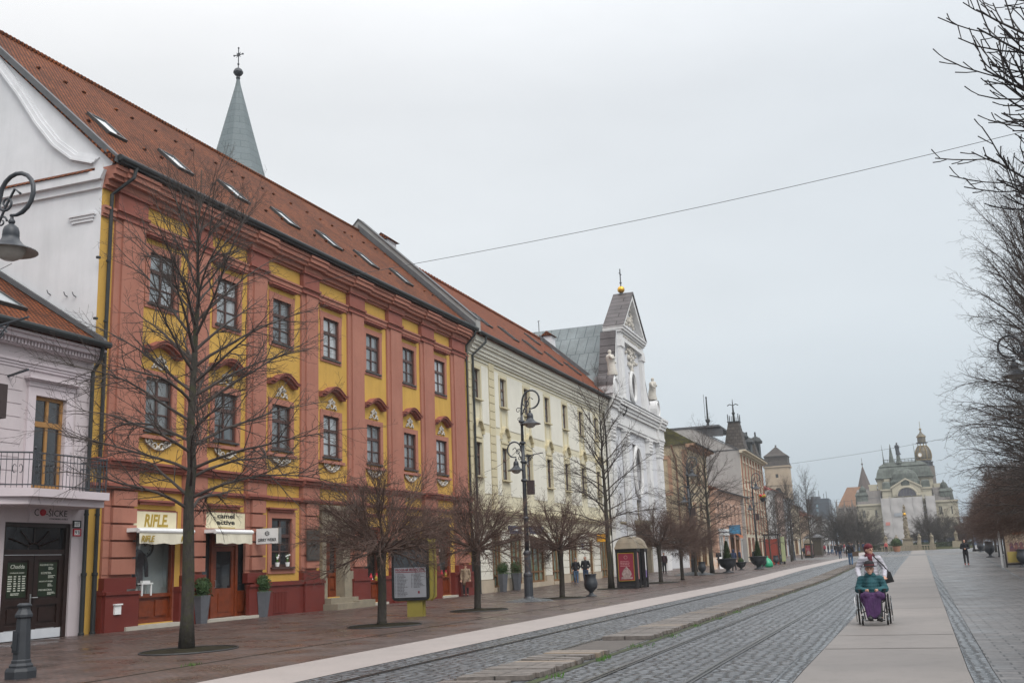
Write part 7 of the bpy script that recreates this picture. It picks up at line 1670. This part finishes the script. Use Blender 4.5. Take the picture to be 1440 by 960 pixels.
def head_parts(c, yaw=0, s=1.0):
    f = Vector((math.sin(yaw), -math.cos(yaw), 0)); r = Vector((math.cos(yaw), math.sin(yaw), 0)); c = Vector(c); u = Vector((0, 0, 1)); P = []
    P += [('e', c + u*.03*s, (.076*s, .090*s, .088*s)), ('c', c - u*.05*s + f*.02*s, .06*s, c - u*.085*s + f*.045*s, .038*s), ('c', c - f*.02*s, .085*s, c + f*.0, .082*s)]
    P += [('c', c + f*.085*s + u*.015*s, .010*s, c + f*.108*s - u*.018*s, .014*s)]                       # nose
    P += [('c', c + f*.082*s - u*.053*s - r*.02*s, .009*s, c + f*.082*s - u*.053*s + r*.02*s, .009*s)]    # lips
    P += [('c', c + r*q*.078*s - u*.02*s, .014*s, c + r*q*.082*s + u*.02*s, .016*s) for q in (-1, 1)]     # ears
    P += [('c', c + f*.078*s + u*.036*s - r*.04*s, .012*s, c + f*.078*s + u*.036*s + r*.04*s, .012*s)]    # brow
    return P, f, r
def eyes(c, f, r, parent, s=1.0):
    for q in (-1, 1):
        b = MB(); p = Vector(c) + f*.082*s + r*q*.031*s + Vector((0, 0, .012*s)); b.ball(p, .0115*s, 8); b.build('eye', m_black, parent, local=True, smooth=True)
def person(label, loc, rz, H, coat, legs, hatm=None, hair=None, walk=0.0, pockets=False, vox=.02, coatlen=.0, shoes=None, hood=False, bag=None, scarf=None, yaw=0, arm=None, grp=None, detail=False):
    k = H/1.72; r = root('person', label, 'person', loc, rz, grp); V = lambda x, y, z: (x*k, y*k, z*k)
    sh, el, wr = [], [], []
    hipz, kz = .90, .48; st = walk
    L_ = dict(h=(.09, 0, hipz), k=(.10, -.10*st-.01, kz+.01), a=(.10, -.30*st, .09)); Rr = dict(h=(-.09, 0, hipz), k=(-.10, .02*st-.02, kz), a=(-.10, .33*st, .09+.05*st))
    arms = []
    for s in (1, -1):
        S = (s*.185, 0, 1.40)
        if arm: E_, W = arm[s]
        elif pockets: E_, W = (s*.265, .06, 1.13), (s*.19, -.12, .97)
        else: E_, W = (s*.245, .03+.12*st*s, 1.13), (s*.235, -.06+.22*st*s, .89)
        arms.append((s, S, E_, W))
    hc = (0, -.015, 1.60); hp, f, rt = head_parts(V(*hc), yaw, k)
    body = hp + [('c', V(0, .01, 1.44), .052*k, V(0, 0, 1.54), .05*k), ('c', V(0, 0, .95), .125*k, V(0, 0, 1.15), .11*k), ('c', V(0, 0, 1.15), .11*k, V(0, .0, 1.33), .125*k), ('c', V(-.15, 0, 1.40), .05*k, V(.15, 0, 1.40), .05*k)]
    for s, S, E_, W in arms:
        body += [('c', V(*S), .05*k, V(*E_), .04*k), ('c', V(*E_), .04*k, V(*W), .028*k)]
        d = Vector(W) - Vector(E_); body += hand_parts(V(*W), d, -s, .4) if detail else [('c', V(*W), .03*k, tuple(Vector(V(*W)) + d.normalized()*.13*k), .02*k)]
    for q in (L_, Rr):
        body += [('c', V(*q['h']), .085*k, V(*q['k']), .058*k), ('c', V(*q['k']), .058*k, V(*q['a']), .038*k), ('c', V(*q['a']), .04*k, V(q['a'][0], q['a'][1]-.15, q['a'][2]-.045), .035*k)]
    o = blob('body', body, min(vox, .012) if detail else vox, m_skin, r, 2)
    if detail: eyes(V(*hc), f, rt, o, k)
    jk = [('c', V(0, 0, 1.0-coatlen), (.165+coatlen*.12)*k, V(0, 0, 1.2), .15*k), ('c', V(0, 0, 1.2), .15*k, V(0, .0, 1.36), .15*k), ('c', V(-.15, .0, 1.385), .075*k, V(.15, 0, 1.385), .075*k), ('c', V(0, .01, 1.42), .08*k, V(0, .01, 1.47), .075*k)]
    for s, S, E_, W in arms:
        W2 = Vector(E_).lerp(Vector(W), .93); jk += [('c', V(*S), .078*k, V(*E_), .066*k), ('c', V(*E_), .066*k, V(*W2), .05*k)]
    if hood: jk += [('c', V(0, .03, 1.50), .10*k, V(0, .03, 1.64), .115*k), ('e', V(0, .03, 1.65), (.108*k, .10*k, .11*k))]
    blob('jacket', jk, vox, coat, o, 2)
    tr = [('c', V(0, 0, .93), .13*k, V(0, 0, .86), .13*k)]
    for q in (L_, Rr): tr += [('c', V(*q['h']), .098*k, V(*q['k']), .073*k), ('c', V(*q['k']), .073*k, V(*q['a']), .056*k)]
    blob('trousers', tr, vox, legs, o, 2)
    for q in (L_, Rr):
        a = q['a']; blob('shoe', [('c', V(a[0], a[1]+.02, a[2]-.03), .05*k, V(a[0], a[1]-.16, a[2]-.05), .042*k)], vox*.7, shoes or m_black, o, 1)
    hcv = Vector(V(*hc))
    if hatm: blob('hat', [('e', tuple(hcv - f*.012*k + Vector((0, 0, .07*k))), (.102*k, .112*k, .09*k)), ('c', tuple(hcv - f*.05*k + Vector((0, 0, .03*k))), .085*k, tuple(hcv - f*.05*k - Vector((0, 0, .02*k))), .08*k)], vox*.6, hatm, o, 2)
    elif hair: blob('hair', [('e', tuple(hcv - f*.022*k + Vector((0, 0, .045*k))), (.09*k, .098*k, .088*k)), ('c', tuple(hcv - f*.06*k), .06*k, tuple(hcv - f*.065*k - Vector((0, 0, .05*k))), .05*k)], vox*.6, hair, o, 2)
    if scarf: blob('scarf', [('c', tuple(hcv + Vector((-.05, -.0, -.13))*k), .07*k, tuple(hcv + Vector((.05, 0, -.13))*k), .07*k), ('c', tuple(hcv + Vector((.0, -.06, -.13))*k), .06*k, tuple(hcv + Vector((.0, -.10, -.17))*k), .055*k), ('c', tuple(hcv + Vector((.01, -.13, -.2))*k), .045*k, tuple(hcv + Vector((.0, -.16, -.5))*k), .05*k)], vox*.7, scarf, o, 2)
    return r, o
m_jean = cloth('blue_denim', (.055, .10, .18), (.08, .14, .23)); m_jean2 = cloth('dark_denim', (.025, .045, .09), (.035, .06, .11)); m_dkcoat = cloth('black_coat', (.012, .012, .015), (.02, .02, .024)); m_navyc = cloth('navy_coat', (.018, .028, .06), (.025, .035, .075))
m_greytr = cloth('grey_trousers', (.05, .05, .055)); m_hairbr = M('brown_hair', (.05, .03, .018), (.03, .018, .012), 12, .6); m_hairgr = M('grey_hair', (.25, .24, .22), rough=.7)
m_leather = M('brown_leather', (.09, .055, .035), (.065, .04, .027), 6, .45)
# the pair with the wheelchair
WX, WY = -.80, 24.2
wc = root('wheelchair', 'black folding wheelchair carrying the woman in the teal jacket', 'wheelchair', (WX, WY, .004), .04)
m_chrome = M('chrome', (.6, .6, .6), rough=.2, metal=1); m_seat = M('black_vinyl', (.015, .015, .016), rough=.5)
for s in (-1, 1):
    w = MB(); x = s*.315; w.tube([(x, .12+.30*math.cos(a*PI/14), .31+.30*math.sin(a*PI/14)) for a in range(29)], .018, 6, cap=False); t = w.build('wheel', m_black, wc, local=True, smooth=True)
    w = MB(); w.tube([(x, .12+.275*math.cos(a*PI/14), .31+.275*math.sin(a*PI/14)) for a in range(29)], .01, 5, cap=False)
    for a in range(12): w.tube([(x, .12, .31), (x, .12+.27*math.cos(a*PI/6), .31+.27*math.sin(a*PI/6))], .0035, 4)
    w.tube([(x-.03, .12, .31), (x+.03, .12, .31)], .03, 8); w.build('rim', m_chrome, t, local=True)
    w = MB(); w.tube([(x+s*.05, .12+.26*math.cos(a*PI/14), .31+.26*math.sin(a*PI/14)) for a in range(29)], .011, 5, cap=False); w.build('push_ring', m_chrome, t, local=True)
    w = MB(); x = s*.25; w.tube([(x+.018, -.36, .10), (x-.018, -.36, .10)], .10, 14); t = w.build('caster', m_black, wc, local=True); w = MB(); w.tube([(x+.022, -.36, .10), (x-.022, -.36, .10)], .055, 10); w.tube([(x+.03, -.36, .10), (x+.03, -.33, .24), (x, -.32, .26)], .012, 5); w.build('fork', m_chrome, t, local=True)
    w = MB(); x = s*.26; w.tube([(x, -.36, .26), (x, -.34, .5), (x, .22, .5), (x, .27, .93), (x, .40, .95)], .014, 6); w.tube([(x, .22, .5), (x, .22, .2), (x, -.34, .26)], .013, 6); w.tube([(x, -.3, .5), (x, -.3, .70), (x, .22, .70)], .012, 6); w.tube([(x, -.34, .5), (x*.8, -.47, .3), (x*.72, -.55, .13)], .012, 6); w.build('side_frame', m_seat, wc, local=True)
    w = MB(); w.box(x-.03, x+.03, -.30, .16, .705, .735); w.build('armrest', m_seat, wc, local=True)
    w = MB(); w.tube([(x, .36, .95), (x, .47, .95)], .019, 8); w.build('push_handle', m_seat, wc, local=True)
    w = MB(); w.box(s*.03, s*.2, -.66, -.50, .10, .115); w.build('footrest', m_seat, wc, local=True)
w = MB(); w.box(-.25, .25, -.32, .2, .485, .51); w.build('seat', m_seat, wc, local=True); w = MB(); w.along([(.2, .51), (.25, .92), (.275, .92), (.225, .51)], -.25, .25); w.build('backrest', m_seat, wc, local=True); w = MB(); w.tube([(-.26, .1, .22), (.26, .0, .48)], .012, 5); w.tube([(.26, .1, .22), (-.26, .0, .48)], .012, 5); w.build('cross_brace', m_seat, wc, local=True)
sp_ = root('person', 'seated woman in teal jacket, purple blanket and black hat in the wheelchair', 'person', (WX, WY, .004), .04)
HC = (0.0, -.06, 1.145); hp, f, rt = head_parts(HC, -.05, .98)
body = hp + [('c', (0, .02, .98), .052, (0, -.03, 1.08), .05), ('c', (0, .06, .60), .14, (0, .06, .78), .13), ('c', (0, .06, .78), .13, (0, .04, .92), .12), ('c', (-.15, .04, .95), .05, (.15, .04, .95), .05)]
AR = {1: ((.275, .02, .72), (.11, -.25, .705)), -1: ((-.275, .02, .72), (-.12, -.25, .705))}
for s in (1, -1):
    E_, W = AR[s]; body += [('c', (s*.18, .04, .95), .05, E_, .042), ('c', E_, .042, W, .03)] + hand_parts(W, (Vector((s*.05, -.42, .70)) - Vector(W)), -s, .7)
    body += [('c', (s*.1, .02, .58), .085, (s*.12, -.40, .57), .062), ('c', (s*.12, -.40, .57), .06, (s*.09, -.52, .2), .042), ('c', (s*.09, -.52, .18), .042, (s*.09, -.66, .15), .035)]
o = blob('body', body, .009, m_skin, sp_, 2); eyes(HC, f, rt, o, .98)
m_teal = cloth_folds('teal_quilt', (.012, .078, .092), (.008, .052, .064), (1, 1, 1), 12, 4.5)
tr = []
for s in (1, -1): tr += [('c', (s*.1, .02, .58), .1, (s*.12, -.40, .57), .078), ('c', (s*.12, -.40, .57), .075, (s*.09, -.56, .17), .056)]
blob('leggings', tr, .014, m_dkcoat, o, 2)
jk = [('c', (0, .05, .62), .185, (0, .05, .76), .175), ('c', (0, .05, .76), .175, (0, .04, .90), .16), ('c', (-.16, .04, .925), .085, (.16, .04, .925), .085), ('c', (-.04, -.01, .995), .085, (.04, -.01, .995), .085), ('c', (0, -.10, .7), .12, (0, -.08, .85), .11)]
for s in (1, -1): E_, W = AR[s]; jk += [('c', (s*.19, .04, .93), .085, E_, .078), ('c', E_, .078, tuple(Vector(E_).lerp(Vector(W), .9)), .056)]
blob('jacket', jk, .013, m_teal, o, 2)
m_purp = cloth_folds('purple_blanket', (.052, .013, .072), (.032, .008, .05))
bl_ = [('c', (-.17, .0, .62), .10, (.17, .0, .62), .10), ('c', (-.2, -.2, .58), .085, (.2, -.2, .58), .085), ('c', (-.17, -.42, .585), .085, (.17, -.42, .585), .085), ('c', (-.12, -.18, .62), .08, (-.12, -.45, .60), .09), ('c', (.12, -.18, .62), .08, (.12, -.45, .60), .09), ('c', (-.2, -.3, .53), .06, (-.16, -.46, .42), .05)]
for x in (-.14, -.09, -.04, .01, .06, .10): bl_ += [('c', (x*1.1, -.47, .55), .055, (x*.85, -.57, .17), .042)]
blob('blanket', bl_, .013, m_purp, o, 2)
for x in (-.09, .09): blob('shoe', [('c', (x, -.57, .15), .058, (x, -.71, .148), .052)], .012, m_black, o, 1)
m_hat = cloth('black_felt', (.012, .011, .013), (.02, .018, .02)); b = MB(); b.lathe((0, -.05, HC[2]), [(.155, .055), (.15, .045), (.108, .07), (.105, .12), (.085, .165), (.03, .185), (.002, .187)], 20, cap=False); b.build('hat', m_hat, o, local=True, smooth=True)
b = MB(); b.lathe((0, -.05, HC[2]+.075), [(.110, 0), (.109, .03)], 20, cap=False); b.build('hat_band', M('dull_red_band', (.12, .03, .035), rough=.8), o, local=True, smooth=True)
m_lilacc = cloth_folds('pale_quilted_coat', (.42, .41, .445), (.33, .32, .36), (1, 1, 1), 12, 4.5); m_maroon = cloth_folds('maroon_wool', (.105, .011, .02), (.07, .008, .014), (1, 1, .4), 26)
pr, po = person('woman in pale quilted coat, maroon hat and scarf pushing the wheelchair', (WX+.0, WY+.98, .004), .04, 1.66, m_lilacc, m_dkcoat, hatm=m_maroon, walk=.55, vox=.013, coatlen=.2, scarf=m_maroon, yaw=.75, detail=True, arm={1: ((.30, .04, 1.16), (.27, -.42, .985)), -1: ((-.30, .04, 1.16), (-.27, -.42, .985))})
bg = root('shoulder_bag', 'black shoulder bag on the hip of the woman in the pale coat', 'bag', (WX, WY+.98, .004), .04); b = MB(); b.prism([(.26, .80), (.46, .84), (.40, 1.06), (.31, 1.08)], -.16, .02); b.build('pouch', m_seat, bg, local=True); b = MB(); b.tube([(.36, -.07, 1.06), (.25, -.14, 1.22), (.12, -.16, 1.36), (.06, -.02, 1.44), (.1, .14, 1.36)], .014, 5); b.build('strap', m_seat, bg, local=True)
# other walkers
m_beige = M('camouflage_beige', (.33, .25, .17), (.13, .085, .06), 9, .9, .3, 40)
person('elderly woman in beige patterned coat and red-brown beret by the ochre palace', (-22.1, 52.1, 0), .3, 1.66, m_beige, m_greytr, hatm=cloth('rust_beret', (.13, .035, .022)), vox=.018, coatlen=.28, walk=.15, detail=True)
hb = root('handbag', 'red-brown leather handbag held by the woman in the beige coat', 'bag', (-21.75, 51.9, .45)); b = MB(); b.along([(-.10, 0), (.10, 0), (.07, .30), (-.07, .30)], -.2, .2); b.v = [v+Vector((-21.8, 51.95, .45)) for v in b.v]; b.build('pouch', M('oxblood_leather', (.13, .035, .028), (.09, .025, .02), 5, .4), hb); b = MB(); b.tube([(-21.8+.12*math.cos(k*PI/8), 51.95, .75+.2*math.sin(k*PI/8)) for k in range(9)], .014, 5); b.build('strap', m_leather, hb)
person('man in black jacket, grey cap and light jeans, left of the two walking together', (-21.3, 69.5, .04), .15, 1.75, m_dkcoat, m_jean, hatm=cloth('grey_knit', (.16, .155, .15)), walk=.4, vox=.02, pockets=True, scarf=None, detail=True)
person('bareheaded man in black jacket and dark jeans, right of the two walking together', (-20.55, 69.3, .04), .1, 1.84, m_dkcoat, m_jean2, hair=m_hairbr, walk=.3, vox=.02, pockets=True, shoes=M('pale_shoe', (.4, .32, .3), rough=.6), detail=True)
person('man in dark red-brown coat half hidden behind a round-headed tree', (-19.2, 88.0, gz(88)), 0, 1.75, cloth('dark_plum', (.04, .018, .022)), m_dkcoat, hair=m_hairbr, vox=.022)
mbk, _ = person('man seen from behind in black jacket and blue jeans carrying a brown bag', (-4.55, 94.5, gz(94.5)), PI-.1, 1.97, m_dkcoat, m_jean, hair=m_hairbr, walk=.35, vox=.02)
hb = root('satchel', 'brown satchel at the side of the man in black jacket walking away', 'bag', (-4.15, 94.4, gz(94.4)+.85)); b = MB(); b.along([(-.1, 0), (.1, 0), (.08, .38), (-.08, .38)], -.25, .25); b.v = [v+Vector((-4.12, 94.45, gz(94.4)+.78)) for v in b.v]; b.build('pouch', m_leather, hb); b = MB(); b.tube([(-4.2, 94.4, gz(94)+1.16), (-4.4, 94.32, gz(94)+1.55), (-4.6, 94.4, gz(94)+1.62)], .018, 5); b.build('strap', m_leather, hb)
person('person in black hooded jacket with hands together walking on the right paving', (3.92, 82.65, gz(82.6)), -.05, 1.8, cloth('black_hoodie', (.012, .013, .018)), m_dkcoat, hair=None, walk=.25, vox=.02, hood=True, shoes=M('red_shoe', (.25, .04, .05), rough=.5), detail=True, arm={1: ((.27, -.02, 1.15), (.05, -.24, 1.10)), -1: ((-.27, -.02, 1.15), (-.05, -.24, 1.10))})
person('man in dark jacket and jeans walking away beside the white coat', (-8.17, 143.5, gz(143.5)), PI, 1.85, m_dkcoat, m_jean2, hair=m_hairbr, walk=.4, vox=.03)
person('woman in long white coat walking in mid street', (-8.1, 160, gz(160)), PI, 1.72, cloth('white_coat', (.62, .61, .6)), m_dkcoat, hair=m_hairbr, walk=.25, vox=.03, coatlen=.25)
person('person in pale jacket just right of the man with the brown bag', (-3.55, 112, gz(112)), PI, 1.62, cloth('ivory_jacket', (.5, .46, .38)), m_dkcoat, hair=m_hairgr, walk=.2, vox=.03)
person('person in blue hooded coat walking past the wide conifer urn', (-14.1, 92.6, gz(92.6)), PI+.5, 1.75, m_navyc, m_dkcoat, walk=.4, vox=.025, hood=True, hair=None)
person('dark-clad person in front of the white shop front of the orange house', (-18.6, 112, gz(112)), 0, 1.75, m_dkcoat, m_dkcoat, hair=m_hairbr, walk=.2, vox=.03)
person('child or small person in red and dark clothes beside the far terracotta pot', (-3.3, 194, gz(194)), 0, 1.75, cloth('coral_skirt', (.45, .09, .09)), m_dkcoat, hair=m_hairbr, walk=.2, vox=.03)
crowd_src = []
for i, (c, l) in enumerate(((m_dkcoat, m_jean2), (m_navyc, m_dkcoat), (cloth('crowd_red', (.28, .03, .05)), m_dkcoat), (m_greytr, m_jean))):
    crowd_src.append((c, l))
places = [(-14.9, 112.5, 'dark', 0), (-14.2, 126.0, 'dark', 0), (-15.0, 133, 'navy', 1), (-16.2, 139, 'grey', 3), (-13.6, 188, 'navy', 1), (-12.8, 192, 'dark', 0), (-12.0, 200, 'navy', 1), (-11.4, 190, 'dark', 0), (-11.0, 207, 'grey', 3), (-10.4, 198, 'red', 2), (-9.8, 215, 'red', 2), (-9.2, 206, 'dark', 0), (-13.2, 206, 'grey', 3), (-10.9, 182, 'dark', 0), (-15.5, 176, 'navy', 1), (-12.4, 196, 'grey', 3), (-9.0, 196, 'dark', 0), (-10.2, 208, 'navy', 1), (-13.9, 199, 'red', 2), (-8.6, 216, 'grey', 3), (-11.8, 214, 'dark', 0), (-7.4, 205, 'navy', 1), (-16.0, 121, 'grey', 3), (-17.0, 116, 'navy', 1), (-15.6, 146, 'dark', 0)]
srcs = {}
words_ = {0: 'black jacket', 1: 'navy coat', 2: 'red jacket', 3: 'grey jacket'}
for i, (x, y, w_, k) in enumerate(places):
    z = gz(y)
    where = 'far down the left pavement' if y > 180 else ('near the red stall' if y < 120 else 'under the far left trees')
    lab = 'distant walker in %s %s' % (words_[k], where)
    g = 'distant walkers in %s %s' % (words_[k], where)
    if k not in srcs:
        srcs[k], _ = person(lab, (x, y, z), i*.9, 1.74, crowd_src[k][0], crowd_src[k][1], hair=m_hairbr, walk=.3, vox=.03, grp=g)
    else: dup(srcs[k], (x, y, z), i*.9, lab, 1 + .03*math.sin(i*3), g)

HAZE = .00034
if HAZE:
    b = MB(); b.box(-160, 120, -70, 680, -2, 62)
    m = bpy.data.materials.new('mist'); m.use_nodes = True; nt = m.node_tree
    for n in list(nt.nodes):
        if n.type != 'OUTPUT_MATERIAL': nt.nodes.remove(n)
    v = N(nt, 'ShaderNodeVolumePrincipled'); v.inputs['Color'].default_value = (.84, .87, .90, 1); v.inputs['Density'].default_value = HAZE; v.inputs['Anisotropy'].default_value = .2
    L(nt, v.outputs[0], [n for n in nt.nodes if n.type == 'OUTPUT_MATERIAL'][0].inputs['Volume'])
    tag(b.build('haze', m, uv=False), 'thin winter mist over the whole street', None, None, 'stuff')
